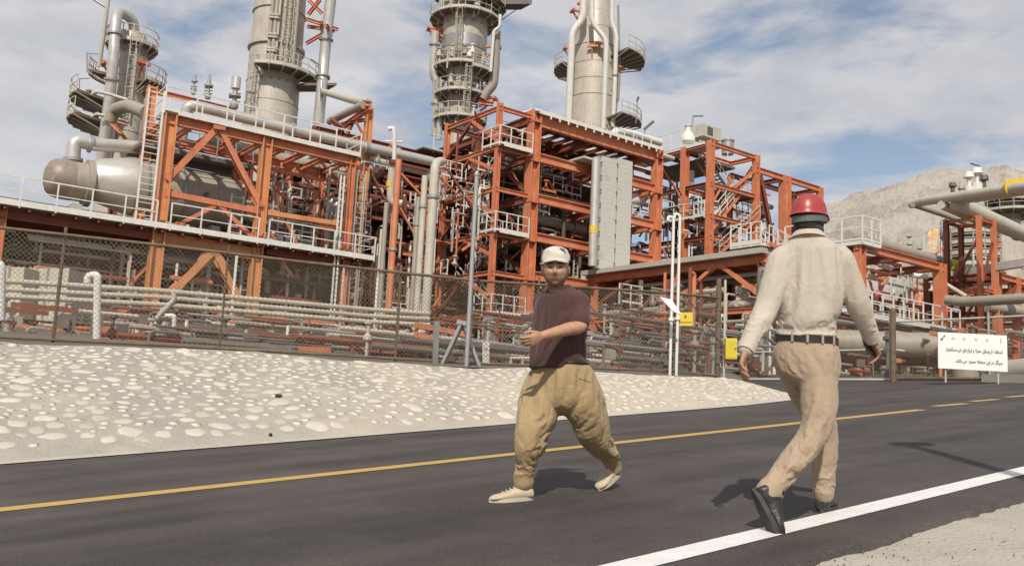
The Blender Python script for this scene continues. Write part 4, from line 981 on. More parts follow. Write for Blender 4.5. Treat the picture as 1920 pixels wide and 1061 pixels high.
railing(rp, [Wd(aQ-3, bQ-0.66, zwk2), Wd(zw_end[0], bQ-0.66, zwk2), Wd(zw_end[0], bQ+1.2, zwk2)], 1.2, toe=0.1, sp=1.0)
railing(rp, [Wd(aQ-3, bQ+1.2, zwk2), Wd(zw_end[0]-1, bQ+1.2, zwk2)], 1.2, toe=0.1, sp=1.0)
brace_(rp, onb(1572, 590, bQ), onb(1604, 700, bQ), 0.26, 'orange', VD); brace_(rp, Wd(aQ+0.3, bQ+5, zwk2), Wd(aQ2-0.3, bQ+5, zg), 0.2, 'dorange', VD)
brace_(rp, Wd(aQ, bQ+5, zwk2), Wd(aQ, bQ+0.2, zQ-0.5), 0.2, 'dorange', UD)
st_a = zb(1700, 716, bQ+3)[0]; 
stair(rp, Wd(st_a-1.6, bQ+3, zg), Wd(st_a+1.2, bQ+3, zwk2-0.4), 0.9, VD, 'dorange', rail=False)
stair(rp, Wd(aQ-2.2, bQ+4, zg), Wd(aQ+0.6, bQ+4, zwk2-0.4), 0.9, VD, 'dorange', rail=False)
# ---------- far right frames carrying the big pipes
fr = thing('steel_structure', 'small orange braced tower under the big pale pipes at far right', 'steel frame', P(1838, 620, 50))
q = abz(P(1835, 404, 50)); aF, bF, zF = q
aF2 = zb(1862, 412, bF)[0]; bF2 = abz(ona(1774, 417, aF))[1]
print('fr', q, aF2, bF2)
for a, b, m in ((aF, bF, 'orange'), (aF2, bF, 'orange'), (aF, bF2, 'dorange'), (aF2, bF2, 'dorange')):
    MB().ibeam(Wd(a, b, PADZ-0.8), Wd(a, b, zF), 0.25, 0.25, UD).build('column', m, fr)
for z in (zF-0.15, zF-4.2, zF-7.4):
    for b in (bF, bF2): MB().ibeam(Wd(aF, b, z), Wd(aF2, b, z), 0.14, 0.18).build('beam', 'orange' if b == bF else 'dorange', fr)
    for a in (aF, aF2): MB().ibeam(Wd(a, bF, z), Wd(a, bF2, z), 0.14, 0.18).build('beam', 'orange', fr)
    if z < zF-1:
        brace_(fr, Wd(aF, bF, z), Wd(aF2, bF, z+3), 0.12, 'dorange', VD); brace_(fr, Wd(aF, bF2, z), Wd(aF, bF, z+3), 0.12, 'dorange', UD)
fr2 = thing('steel_structure', 'low orange frame holding long white beams at the right picture edge', 'steel frame', P(1890, 640, 52))
q = abz(P(1905, 520, 52)); aG, bG, zG = q
for a, b in ((aG, bG), (aG, bG+4), (aG-2.5, bG+4), (aG+4, bG), (aG-2.5, bG), (aG+4, bG+4)):
    MB().ibeam(Wd(a, b, PADZ-0.8), Wd(a, b, zG), 0.4, 0.4, UD).build('column', 'orange' if b == bG else 'dorange', fr2)
for z in (zG-0.2, zG-2.4, zG-4.0):
    for b in (bG, bG+4): MB().ibeam(Wd(aG-2.5, b, z), Wd(aG+4, b, z), 0.25, 0.36).build('beam', 'orange', fr2)
    for a in (aG-2.5, aG, aG+4): MB().ibeam(Wd(a, bG, z), Wd(a, bG+4, z), 0.25, 0.36).build('beam', 'dorange', fr2)
brace_(fr2, Wd(aG-2.5, bG, zG-2.2), Wd(aG, bG, zG-0.4), 0.2, 'dorange', VD); brace_(fr2, Wd(aG, bG, PADZ), Wd(aG-2.5, bG, zG-4.0), 0.2, 'orange', VD)
MB().bar(P(1800, 512, 54), P(1990, 482, 46), 0.5, 0.42).build('channel', 'white', fr2)
# ================================================================== TOWERS
def vline(px, py, dep):
    q = P(px, py, dep); x, y = q.x, q.y
    return (lambda yy: Vector((x, y, zat(x, y, yy))))
def ring_platform(t, c, r0, r1, a0=0, a1=360, h=1.2, n=None, m='under', posts=True):
    """annular platform round c with railing on its outer edge"""
    n = n or max(6, int((a1-a0)/22.5)); mb = MB(); k0 = len(mb.v)
    for i in range(n+1):
        a = math.radians(a0+(a1-a0)*i/n); d = Vector((math.cos(a), math.sin(a), 0))
        for r, z in ((r0, 0), (r1, 0), (r1, -0.22), (r0, -0.22)): mb.v.append(tuple(c+d*r+ZD*z))
    for i in range(n):
        for j in range(4): mb.f.append((i*4+j, i*4+4+j, i*4+4+(j+1) % 4, i*4+(j+1) % 4))
    mb.f.append((0, 1, 2, 3)); mb.f.append((n*4+3, n*4+2, n*4+1, n*4))
    pl = mb.build('platform', m, t)
    mb = MB(); pr = None; m2 = MB()
    for i in range(n+1):
        a = math.radians(a0+(a1-a0)*i/n); d = Vector((math.cos(a), math.sin(a), 0)); p = c+d*r1
        mb.bar(p-ZD*0.2, p+ZD*h, 0.07, 0.07, VD)
        m2.bar(c+d*r0-ZD*1.0, p-ZD*0.25, 0.10, 0.12, ZD)
        if pr:
            for zz in (h, h*0.5): mb.bar(pr+ZD*zz, p+ZD*zz, 0.055, 0.055)
            mb.bar(pr+ZD*0.0, p+ZD*0.0, 0.04, 0.3)
        pr = p
    mb.build('railing', 'cream', t); o = m2.build('bracket', 'tan', t)
    return pl
# camera-facing angle (degrees) : -90 looks towards the camera
def tower(name, label, px, py, dep, prof, m='tower', group=None, n=40):
    f = vline(px, py, dep); b = f(py); base = Vector((b.x, b.y, PADZ))
    t = thing(name, label, 'tower', base)
    pts = [(r, (f(y).z if y is not None else PADZ)-PADZ) for (y, r) in prof]
    MB().lathe(base, pts, n).build('shell', m, t, True)
    return t, f
def weld_ring(t, f, y, r, m='tower', h=0.12):
    c = f(y); MB().lathe(c-ZD*h/2, [(r-0.3, 0), (r, 0), (r, h), (r-0.3, h)], 36).build('ring', m, t, True)
def ofs(c, ang, r): a = math.radians(ang); return c+Vector((math.cos(a)*r, math.sin(a)*r, 0))
def clamp(t, c, ang, r0, r1, m='orange', w=0.35):
    p, q = ofs(c, ang, r0), ofs(c, ang, r1)
    MB().bar(p+ZD*0.1, q+ZD*0.1, 0.25, 0.25).build('bracket', m, t); MB().bar(p-ZD*1.3, q-ZD*0.05, 0.18, 0.18).build('bracket', m, t)
    tn = Vector((-math.sin(math.radians(ang)), math.cos(math.radians(ang)), 0)); MB().bar(q-tn*w*1.6, q+tn*w*1.6, 0.28, 0.3).build('cross_arm', m, t)

# T1: slim column at far left
t1, f1 = tower('distillation_tower', 'slim beige distillation tower with looped overhead pipe at far left', 239, 160, 72, [(None, 1.5), (300, 1.5), (255, 1.48), (150, 1.38), (88, 1.32), (66, 1.0), (60, 0.5), (58, 0.1)])
for y, a0, a1, r1 in ((88, -200, 160, 2.0),): ring_platform(t1, f1(y), 1.2, r1, a0, a1)
for y, r1 in ((196, 4.1), (236, 4.1)): ring_platform(t1, f1(y), 1.3, r1, 150, 235)
ring_platform(t1, f1(157), 1.3, 2.9, -40, 15)
ring_platform(t1, f1(143), 1.3, 3.0, 165, 205)
for y, ang in ((126, 195), (126, -35), (225, 205)): clamp(t1, f1(y), ang, 1.2, 2.0)
for y in (88, 150, 200, 250): weld_ring(t1, f1, y, 1.42 if y < 160 else 1.52)
ladder(t1, ofs(f1(235), -60, 1.7), ofs(f1(78), -60, 1.6), 0.5, 'cream', True)
for k in range(6):
    MB().lathe(ofs(f1(205), 170+k*9, 2.4+0.2*(k % 3)), [(0.16, 0), (0.2, 0.5), (0.1, 0.55), (0.1, 0.8), (0.22, 0.85), (0.22, 0.95)], 10).build('valve', 'cream', t1, True)
for (x0, y0, x1, y1) in ((163, 135, 163, 100), (163, 100, 184, 102), (148, 190, 149, 148), (149, 148, 168, 147), (290, 155, 300, 128)):
    MB().tube([P(x0, y0, 70), P(x1, y1, 70)], 0.045, 6).build('lamp_bracket', 'grey', t1)
D = 69
pipe('silver looped overhead pipe coming down the left side of the slim far-left tower', [P(252, 72, 72.5), P(250, 36, 72), P(223, 22, 71), P(217, 34, 69.5), P(213, 110, 69), P(205, 190, 69), P(190, 300, 69)], 0.42, 'clad', 0.9, 16, ((3, 0.4), (4, 0.5)))
pipe('second silver riser beside the far-left tower with a yellow band at its foot', [P(217, 205, 69.5), P(205, 245, 69.5), P(197, 312, 69.5)], 0.45, 'clad', 0.9, 14)
y_ = MB().tube([P(197, 303, 69.3), P(196, 311, 69.3)], 0.62, 14).build('painted_band', 'yellow', bpy.data.objects['pipe.001'], True)
pipe('grey swan-neck pipe leaving the far-left tower towards the orange frame', [P(206, 228, 66), P(214, 207, 66), P(240, 198, 65), P(275, 212, 62)], 0.48, 'tan', 1.2, 16)
pipe('thin white mast pipe left of the far-left tower', [P(186, 125, 70), P(203, 0, 70), P(205, -30, 70)], 0.16, 'cream', 0)
pipe('dark diagonal lamp arm at the top left corner of the picture', [P(202, 16, 70), P(170, -4, 70)], 0.1, 'grey', 0)
for (y0, lab) in ((178, 'upper'), (220, 'lower')):
    pipe('thin pale %s branch pipe crossing the far-left tower' % lab, [P(172, y0, 67), P(180, y0-6, 67), P(205, y0-1, 67), P(240, y0+10, 67)], 0.12, 'cream', 0.4)
br = MB(); 
for (x0, y0, x1, y1, w) in ((204, 222, 240, 232, 0.35), (206, 226, 236, 262, 0.3)): MB().ibeam(P(x0, y0, 68), P(x1, y1, 68), w, w).build('brace', 'orange', t1)

# T2: thick column behind the left frame
t2, f2 = tower('distillation_tower', 'thick beige distillation tower rising out of frame behind the left structure', 517, 110, 82, [(None, 2.42), (None, 2.42), (260, 2.42), (97, 2.38), (93, 2.36), (0, 2.3), (-60, 2.25), (-62, 2.0)])
weld_ring(t2, f2, 95, 2.6, h=0.3)
for y in (30, 160, 200): weld_ring(t2, f2, y, 2.45, h=0.06)
ring_platform(t2, f2(145), 2.3, 4.0, -100, 10); 
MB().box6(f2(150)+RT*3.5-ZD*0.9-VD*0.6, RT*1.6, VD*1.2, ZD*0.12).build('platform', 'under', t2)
ladder(t2, ofs(f2(215), -112, 3.1), ofs(f2(118), -112, 3.1), 0.5, 'cream', True)
ladder(t2, ofs(f2(143), -62, 3.0), ofs(f2(-40), -62, 2.9), 0.55, 'cream', True)
for ang, r, m in ((-88, 0.16, 'tan'), (-80, 0.22, 'tan'), (-74, 0.12, 'cream'), (-45, 0.15, 'cream'), (-40, 0.2, 'tan')):
    MB().tube([ofs(f2(142), ang, 2.75), ofs(f2(-50), ang, 2.7)], r, 10).build('riser', m, t2, True)
for y in (60, 95, 120): 
    for ang in (-86, -78): MB().lathe(ofs(f2(y), ang, 2.8), [(0.3, 0), (0.3, 0.15), (0.15, 0.2), (0.28, 0.3), (0.28, 0.45)], 10).build('valve', 'cream', t2, True)
def side_frame(t, pts, m='orange', w=0.28):
    for (x0, y0, d0, x1, y1, d1) in pts: MB().ibeam(P(x0, y0, d0), P(x1, y1, d1), w, w).build('bracket', m, t)
side_frame(t2, [(574, 36, 81, 634, 56, 81), (576, 50, 82, 628, 58, 82), (574, 82, 81, 612, 60, 81), (602, 42, 80, 606, 68, 83), (578, 0, 81, 604, 26, 81), (578, 28, 81, 600, 0, 81), (612, 48, 79, 622, 66, 83)])
pipe('silver vertical pipe hung off orange brackets right of the thick tower', [P(624, -30, 81), P(613, 60, 81), P(608, 110, 81), P(602, 180, 80), P(597, 232, 80)], 0.50, 'clad', 1, 16, ((1, 0.3), (2, 0.5)))
pipe('cream horizontal pipe from the silver riser to the tall orange post', [P(604, 172, 80), P(660, 188, 66), P(690, 194, 57)], 0.28, 'cream', 0.5)
pipe('grey inclined strut pipe beneath the cream pipe at the orange post', [P(618, 228, 60), P(650, 212, 58), P(682, 197, 56)], 0.26, 'tan', 0.4)

# T3: platform-laden column
t3, f3 = tower('reactor_tower', 'beige tower crowded with round platforms above the stair tower', 868, 120, 96, [(None, 1.6), (260, 1.6), (160, 1.6), (146, 1.7), (122, 1.9), (108, 2.4), (98, 2.48), (40, 2.48), (20, 2.4), (-20, 2.1), (-22, 1.8)])
M['silver'] = mat('bare_steel_band', (0.36, 0.35, 0.33), 0.35, 0.5, 0.1, 1)
MB().lathe(f3(100), [(2.52, 0), (2.52, f3(78).z-f3(100).z)], 40).build('clad_band', 'silver', t3, True)
ring_platform(t3, f3(40), 2.4, 3.9, -200, 160, 1.3); ring_platform(t3, f3(133), 1.9, 3.3, -180, 180, 1.3); ring_platform(t3, f3(182), 1.6, 3.0, -180, 180, 1.3)
ring_platform(t3, f3(143), 2.5, 3.9, -70, 20, 1.3); ring_platform(t3, f3(12), 2.2, 4.4, -100, 30, 1.3); ring_platform(t3, f3(228), 1.6, 2.9, -180, 180, 1.3)
ring_platform(t3, f3(-5), 2.2, 3.6, 130, 240, 1.3)
MB().box6(f3(8)+RT*5.0, RT*1.6, VD*1.0, ZD*0.35).build('platform', 'dgrey', t3)
MB().tube([f3(8)+RT*6.4, f3(40)+RT*3.8], 0.05, 6).build('brace', 'dgrey', t3)
ladder(t3, ofs(f3(130), -100, 2.9), ofs(f3(38), -100, 3.3), 0.55, 'cream', True)
ladder(t3, ofs(f3(232), -75, 2.5), ofs(f3(140), -75, 3.0), 0.55, 'cream', True)
ladder(t3, ofs(f3(36), -95, 3.0), ofs(f3(-30), -95, 2.9), 0.55, 'cream', True)
for y, ang in ((62, 190), (92, -15), (190, -20)): clamp(t3, f3(y), ang, 2.3, 4.0)
RV = random.Random(5)
for y in (34, 36, 124, 128, 176, 224, 20, 8, 120, 170, 26):
    for k in range(4):
        a = RV.uniform(-170, -10); r = 2.7+RV.random()*0.6 if y < 140 else 2.0+RV.random()*0.5
        c = ofs(f3(y), a, r)
        if RV.random() < .5: MB().lathe(c, [(0.18, 0), (0.3, 0.1), (0.3, 0.5), (0.12, 0.6), (0.12, 0.9), (0.26, 0.95), (0.26, 1.05)], 10).build('valve', RV.choice(['cream', 'white', 'tan']), t3, True)
        else: MB().tube([c-ZD*1.2, c+ZD*0.6, ofs(c+ZD*0.6, a+180, 0.8)], 0.1, 8, True, 0.25).build('riser', 'cream', t3, True)
pipe('silver dog-legged pipe running down the left side of the platform-laden tower', [P(816, 60, 95), P(814, 95, 95), P(812, 140, 95), P(819, 155, 95), P(817, 235, 95), P(815, 255, 95)], 0.45, 'clad', 1.0, 14, ((0, 0.7), (3, 0.5)))
pipe('short silver pipe beside the dog-legged one left of the platform-laden tower', [P(828, 195, 94), P(825, 225, 94), P(822, 262, 94)], 0.33, 'clad', 0.6, 12, ((0, 0.5),))
pipe('thin white riser on the right side of the platform-laden tower', [P(938, 28, 93), P(937, 52, 93), P(926, 58, 93), P(922, 110, 93), P(920, 135, 93)], 0.17, 'white', 0.4, 10)
pipe('grey insulated pipe curving under the right platform of the tall middle tower', [P(930, 60, 94), P(928, 130, 94), P(925, 160, 94), P(912, 174, 94), P(905, 186, 94)], 0.5, 'tan', 1.4, 14)
side_frame(t3, [(806, 62, 95, 836, 60, 96), (812, 58, 95, 834, 84, 96), (900, 182, 94, 918, 188, 94), (896, 192, 94, 925, 196, 94)], 'orange', 0.4)

# T4: tapered white-piped column
t4, f4 = tower('distillation_tower', 'tapered beige tower with three white pipes right of centre', 1112, 170, 108, [(None, 3.05), (None, 3.05), (250, 3.05), (105, 3.0), (96, 2.98), (60, 2.15), (0, 2.05), (-60, 1.95), (-62, 1.6)], n=48)
for y, r in ((97, 3.05), (130, 3.06), (160, 3.08), (190, 3.1), (60, 2.2), (30, 2.12)): weld_ring(t4, f4, y, r, h=0.05)
ring_platform(t4, f4(116), 3.0, 6.2, -55, 15, 1.5); ring_platform(t4, f4(134), 3.0, 4.9, 150, 215, 1.3); ring_platform(t4, f4(232), 3.0, 6.0, -60, 0, 1.3)
for y, ang, r0, r1 in ((30, 200, 2.1, 3.2), (98, 190, 3.0, 3.8), (103, -85, 3.0, 3.6), (138, -35, 3.0, 3.9), (108, -100, 3.0, 3.5), (24, -130, 2.1, 3.2)): clamp(t4, f4(y), ang, r0, r1)
pipe('thick white pipe bending down the left side of the tapered tower', [P(1095, -20, 105), P(1093, 38, 105), P(1073, 60, 105), P(1069, 150, 105), P(1066, 228, 105)], 0.42, 'white', 1.2, 14)
pipe('thin white pipe stepping right across the front of the tapered tower', [P(1110, -20, 104), P(1110, 44, 104), P(1137, 76, 104), P(1134, 160, 104), P(1131, 242, 104)], 0.3, 'white', 0.9, 12)
pipe('white pipe down the right edge of the tapered tower', [P(1148, -20, 104.5), P(1147, 45, 104.5), P(1156, 66, 104.5), P(1153, 150, 104.5), P(1149, 240, 104.5)], 0.27, 'white', 0.8, 12, ((2, 0.9),))
pipe('thin grey line right of the tapered tower beneath its platform', [P(1159, 10, 106), P(1162, 130, 106), P(1159, 190, 106)], 0.14, 'tan', 0.5, 8)
def lamp(label, x0, y0, x1, y1, dep, dx, dy, w=0.22, two=False):
    p = P(x0, y0, dep); q = P(x1, y1, dep); o = thing('floodlight', label, 'lamp', p)
    MB().tube([p, q], 0.06, 6).build('pole', 'grey', o)
    MB().bar(q-RT*0.05, q+RT*dx+UPV*dy, w, w*0.8).build('lamp_head', 'dgrey', o); return o
lamp('small floodlight on a thin pole right of the tapered tower', 1192, 232, 1195, 190, 104, 0.15, 0.5)
lamp('tilted strip lamp above the roof railing of the tall main structure', 1206, 262, 1209, 243, 70, 0.7, 0.65)
lamp('thin lamp mast above the right structure against the sky', 1296, 250, 1300, 218, 80, 0.9, 0.0, 0.12)
lamp('lamp on a thin pole in front of the thick beige tower', 458, 218, 463, 172, 60, 0.55, -0.12, 0.12)
lamp('short dark lamp arm beside the silver riser of the thick tower', 601, 190, 600, 122, 79, -0.8, 0.5, 0.12)
lamp('tiny lamp on a pole at the far right structure roof', 1838, 345, 1838, 312, 90, -1.0, 0.3, 0.14)

# ================================================================== BIG VESSEL (kettle exchanger)
bV = 5.0
qa = onb(82, 340, bV); qb = onb(600, 436, bV); axis = UD
cz = (abz(onb(125, 338, bV))[2]+abz(onb(330, 372, bV))[2])/2
a0v = zb(80, 340, bV)[0]
print('vessel', a0v, cz)
ve = thing('horizontal_vessel', 'big dusty horizontal vessel with conical shoulder inside the left structure', 'vessel', Wd(a0v, bV, zwk))
V0 = Wd(a0v, bV, cz)
def va(x, y=345): return zb(x, y, bV)[0]-a0v
r1, r2 = 1.08, 1.62
M['hood'] = mat('sooty_vessel_head', (0.27, 0.215, 0.165), 0.5, 0.15, 0.25, 1.5, col2=(0.5, 0.45, 0.38), c2pos=(0.5, 0.75), c2scale=1.3)
MB().lathe(V0, [(0.02, 0.0), (0.45, 0.05), (0.8, 0.2), (1.0, 0.45), (r1, 0.8), (r1, 1.4)], 40, axis).build('head', 'hood', ve, True)
MB().lathe(V0, [(r1-0.02, 1.4), (r1-0.02, va(170))], 40, axis).build('channel', 'tan', ve, True)
for d in (va(162), va(168)): MB().lathe(V0, [(1.0, d-0.1), (1.27, d-0.1), (1.27, d+0.06), (1.0, d+0.06)], 40, axis).build('flange', 'tan', ve, True)
MB().lathe(V0+ZD*0.25, [(r1, va(170)), (1.2, va(180)), (r2, va(243)), (r2, va(246))], 44, axis).build('cone', 'clad', ve, True)
MB().lathe(V0+ZD*0.25, [(r2-0.01, va(246)), (r2-0.01, va(425, 380))], 44, axis).build('shell', 'tan', ve, True)
for x in (262, 330, 395): MB().lathe(V0+ZD*0.25, [(r2-0.2, va(x, 360)), (r2+0.05, va(x, 360)), (r2+0.05, va(x, 360)+0.12), (r2-0.2, va(x, 360)+0.12)], 44, axis).build('strap', 'silver', ve, True)
MB().lathe(V0+ZD*0.25, [(r2, va(425, 380)), (1.5, va(425, 380)+0.4), (0.9, va(425, 380)+0.85), (0.1, va(425, 380)+1.0)], 44, axis).build('head', 'tan', ve, True)
for x in (140, 300, 400): MB().box6(Wd(a0v+va(x, 360), bV, zwk+(cz-1.5-zwk)/2), UD*0.25, VD*1.1, ZD*((cz-1.3-zwk)/2)).build('saddle', 'conc', ve)
MB().tube([V0+UD*va(370, 360)+ZD*0.2-VD*(r2-0.1), V0+UD*va(370, 360)+ZD*0.2-VD*(r2+0.15)], 0.12, 12).build('nozzle', 'dgrey', ve)
MB().box6(V0+UD*va(350, 360)+ZD*(r2+0.75), UD*3.2, VD*1.4, ZD*0.1).build('platform', 'under', ve)
railing(ve, [V0+UD*(va(350, 360)-3.2)+ZD*(r2+0.85)-VD*1.4, V0+UD*(va(350, 360)+3.2)+ZD*(r2+0.85)-VD*1.4], 1.2, 'grey', toe=0.1, sp=1)
pn = onb(137, 300, bV)
pipe('silver pipe curving up from the vessel and running right behind the white ladder', [onb(137, 304, bV), onb(139, 262, bV), onb(172, 271, bV), onb(296, 279, bV+0.4), onb(330, 285, bV+0.5), onb(344, 240, bV+0.6), onb(352, 205, bV+1)], 0.36, 'clad', 1.1, 18, ((1, 0.93), (0, 0.1)))
pipe('long silver pipe along the upper walkway from the left structure to the riser', [onb(345, 225, 3.4), onb(352, 198, 3.2), onb(372, 200, 3.0), onb(500, 232, 2.8), onb(650, 268, 2.6), onb(818, 305, 2.5), onb(815, 330, 2.5)], 0.31, 'clad', 0.7, 16, ((3, 0.3), (4, 0.2), (5, 0.7)))
pipe('thick dusty pipe slung beneath the upper walkway of the left structure', [onb(385, 262, 6), onb(480, 290, 6), onb(600, 318, 6), onb(655, 330, 6), onb(700, 322, 7.5), onb(718, 310, 12)], 0.48, 'tan', 0.9, 18, ((1, 0.9), (3, 0.3)), bands=1.4)
pipe('second long cream pipe below the silver one right of the left structure', [onb(640, 288, 4), onb(690, 299, 4), onb(800, 324, 4), onb(812, 345, 4)], 0.24, 'cream', 0.5, 14, ((1, 0.15),))
pipe('fat short silver pipe stub beside the top of the third orange column', [onb(662, 345, 7), onb(706, 320, 9)], 0.5, 'clad', 0, 16)
# safety valves standing on the upper walkway line
for x, y, s_, lab in ((438, 205, 1.0, 'tall safety valve with round cap standing on the upper walkway'), (389, 186, 0.7, 'slender instrument valve on the upper walkway left of the tall safety valve'), (362, 178, 0.5, 'small dark-headed valve stem at the left of the upper walkway')):
    b_ = onb(x, y, 4); o = thing('safety_valve', lab, 'valve', b_)
    MB().lathe(b_, [(0.18*s_, 0), (0.25*s_, 0.1), (0.25*s_, 0.3), (0.12*s_, 0.35), (0.12*s_, 0.7), (0.35*s_, 0.75), (0.35*s_, 0.85), (0.15*s_, 0.9), (0.15*s_, 1.2)], 12).build('body', 'grey', o, True)
    if s_ == 1.0: MB().lathe(b_+ZD*1.2, [(0.1, 0), (0.27, 0.05), (0.27, 0.75), (0.2, 0.8)], 14).build('cap', 'clad', o, True)
    else: MB().tube([b_+ZD*1.0*s_, b_+ZD*(1.5 if s_ > .6 else 1.0)], 0.05, 6).build('stem', 'grey', o, True)
    for k in range(3): MB().bar(b_+RT*(-0.35*s_)+ZD*(0.45+k*0.25)*s_, b_+RT*0.35*s_+ZD*(0.45+k*0.25)*s_, 0.06, 0.05).build('lever', 'dgrey', o)
# vertical header bundle between the frames (px 770-815)
vx = [((816, 305), (795, 632), 0.29, 'cream', 'thickest cream vertical pipe, rightmost of the bundle left of the stair tower'), ((797, 330), (779, 618), 0.2, 'cream', 'middle cream vertical pipe of the bundle left of the stair tower'), ((785, 370), (770, 625), 0.16, 'tan', 'thin tan vertical pipe, leftmost of the bundle left of the stair tower')]
def rise(p, x1, y1): return Vector((p.x, p.y, zat(p.x, p.y, y1)))
for (x0, y0), (x1, y1), r, m, lab in vx:
    r = r*0.84; top = P(x0, y0, 42); bot = Vector((top.x, top.y, zat(top.x, top.y, y1)))
    q = proj(bot); rr = r*42/47
    pipe(lab, [top, bot-ZD*0.02] if r < 0.2 else [P(828, 303, 43), top, bot, P(745, y1-5, 41), P(480, 605, 38), P(390, 596, 37), P(390, 662, 37)], rr, m, 0.6, 14, ((1 if r > .2 else 0, 0.2),) )
    k0 = top+(bot-top)*0.19; 
o_ = bpy.data.objects[-1]
o = pipe('cream pipe stub with yellow band bending to an orange flange mid-picture', [P(735, 318, 50), P(732, 362, 50), P(733, 380, 50), P(757, 382, 50)], 0.22, 'cream', 0.6, 12)
MB().tube([P(731.7, 340, 50), P(731.4, 350, 50)], 0.235, 12).build('painted_band', 'yellow', o, True)
MB().tube([P(757, 382, 50), P(761, 382, 50)], 0.55, 12).build('flange', 'orange', o, True)
o = pipe('white tee-topped vent pipe above the end of the upper walkway', [P(728, 242, 52), P(738, 240, 52), P(740, 262, 52), P(739, 300, 52)], 0.13, 'white', 0.3, 10)
MB().tube([P(722, 265, 52), P(754, 266, 52)], 0.06, 8).build('cross_bar', 'white', o)
for x, y0, y1, m, r, lab in ((748, 300, 640, 'orange', 0.17, 'orange'), (725, 380, 640, 'tan', 0.13, 'tan'), (716, 430, 640, 'cream', 0.1, 'cream'), (737, 400, 650, 'cream', 0.09, 'slim cream')):
    top = P(x, y0, 48); bot = Vector((top.x, top.y, zat(top.x, top.y, y1)))
    pipe('%s vertical pipe in the dim gap right of the left structure' % lab, [top, bot], r, m if m != 'orange' else 'orange', 0, 10, ((0, 0.5),))
# low horizontal pipes just behind the fence ------------------------------
low = [((-40, 524), (300, 545), (690, 580), (805, 588), 0.085, 'cream', 'upper cream pipe of the three thin ones running low behind the fence'),
       ((-40, 540), (300, 557), (690, 592), (805, 598), 0.08, 'cream', 'middle cream pipe of the three thin ones running low behind the fence'),
       ((-40, 553), (300, 571), (690, 603), (805, 609), 0.085, 'cream', 'lower cream pipe of the three thin ones running low behind the fence')]
def dl(x): return 1/((1/26.0)+( (1/34.0)-(1/26.0))*(x/800.0))
for *pts_, r, m, lab in low: pipe(lab, [P(x, y, dl(x)) for x, y in pts_], r, m, 0, 10)
pipe('lower horizontal cream pipe elbowing out of the three thin ones near the left column', [P(325, 548, dl(320)), P(327, 562, dl(320)), P(300, 588, dl(300)), P(293, 600, dl(300)), P(290, 655, dl(300))], 0.08, 'cream', 0.3, 10)
pipe('white candy-cane vent pipe behind the fence near the left edge', [P(164, 530, 20), P(165, 517, 20), P(183, 515, 20), P(183, 530, 20), P(181, 650, 20)], 0.085, 'white', 0.18, 14)
pipe('white bent vent pipe cut by the left picture edge', [P(-14, 510, 20), P(-12, 494, 20), P(3, 494, 20), P(4, 510, 20), P(2, 600, 20)], 0.08, 'white', 0.16, 14)
pipe('white pipe rising and turning left just behind the fence', [P(310, 592, 24), P(327, 591, 24), P(325, 652, 24)], 0.06, 'white', 0.1, 10)
# white caged ladders / thin uprights behind the fence
ORDN = 'first second third fourth fifth sixth seventh eighth ninth tenth eleventh twelfth thirteenth fourteenth'.split()
UPX = [434, 637, 662, 535, 458, 634, 345, 238, 246, 254, 303, 309, 700, 760]
for i, (x, y0, y1, d) in enumerate(((434, 478, 590, 34), (637, 500, 610, 38), (662, 505, 612, 40), (535, 610, 672, 30), (458, 618, 664, 28), (634, 630, 676, 28), (345, 600, 655, 27), (238, 610, 650, 25), (246, 612, 650, 25), (254, 613, 650, 25), (303, 603, 655, 27), (309, 605, 655, 27), (700, 520, 640, 36), (760, 540, 650, 38))):
    p = P(x, y1, d); 
    o = MB().tube([p, Vector((p.x, p.y, zat(p.x, p.y, y0)))], 0.055, 8).build('upright_pipe', ['white', 'cream', 'grey'][i % 3], None, True, loc=p)
    tag(o, '%s upright pipe behind the fence, %s counted from the left end' % (('thin white', 'thin cream', 'thin grey')[i % 3], ORDN[sorted(UPX).index(x)]), 'pipe', 'thin uprights behind the left fence')
# vertical cable tray panels on the main frame, silver pipe with yellow band
tb = -1.0
ct = thing('cable_tray_riser', 'two tall ribbed beige cable-tray panels hung on the front of the main structure', 'cable tray', onb(1148, 502, tb))
for (x0, x1, y0, y1) in ((1121, 1149, 293, 503), (1151, 1178, 297, 503)):
    al, ar = zb(x0, 400, tb)[0], zb(x1, 400, tb)[0]; zt, zbm = zb(x0, y0, tb)[2], zP+0.3
    MB().box6(Wd((al+ar)/2, tb, (zt+zbm)/2), UD*((ar-al)/2), VD*0.3, ZD*((zt-zbm)/2)).build('tray_cover', 'tray', ct)
    nrib = int((zt-zbm)/0.33)
    for k in range(nrib+1):
        z = zbm+(zt-zbm)*k/nrib; MB().bar(Wd(al-0.02, tb-0.3, z), Wd(ar+0.02, tb-0.3, z), 0.012, 0.02).build('rib', 'tray', ct)
    MB().bar(Wd(al-0.12, tb-0.1, zbm), Wd(al-0.12, tb-0.1, zt), 0.12, 0.4, UD).build('side_channel', 'grey', ct)
    for k in range(8):
        z = zbm+(zt-zbm)*(k+0.5)/8; MB().box6(Wd(al-0.13, tb-0.36, z), UD*0.04, VD*0.04, ZD*0.05).build('clip', 'dgrey', ct)
MB().box6(Wd(zb(1095, 300, tb)[0]+1.2, tb+0.6, zb(1110, 300, tb)[2]), UD*1.4, VD*0.8, ZD*0.07).build('cover_plate', 'tray', ct)
sp_ = pipe('silver pipe with a yellow band beside the beige cable-tray panels', [Wd(zb(1112, 300, tb)[0], tb-0.3, zb(1112, 298, tb)[2]), Wd(zb(1112, 300, tb)[0], tb-0.3, zP+0.35)], 0.29, 'clad', 0, 18)
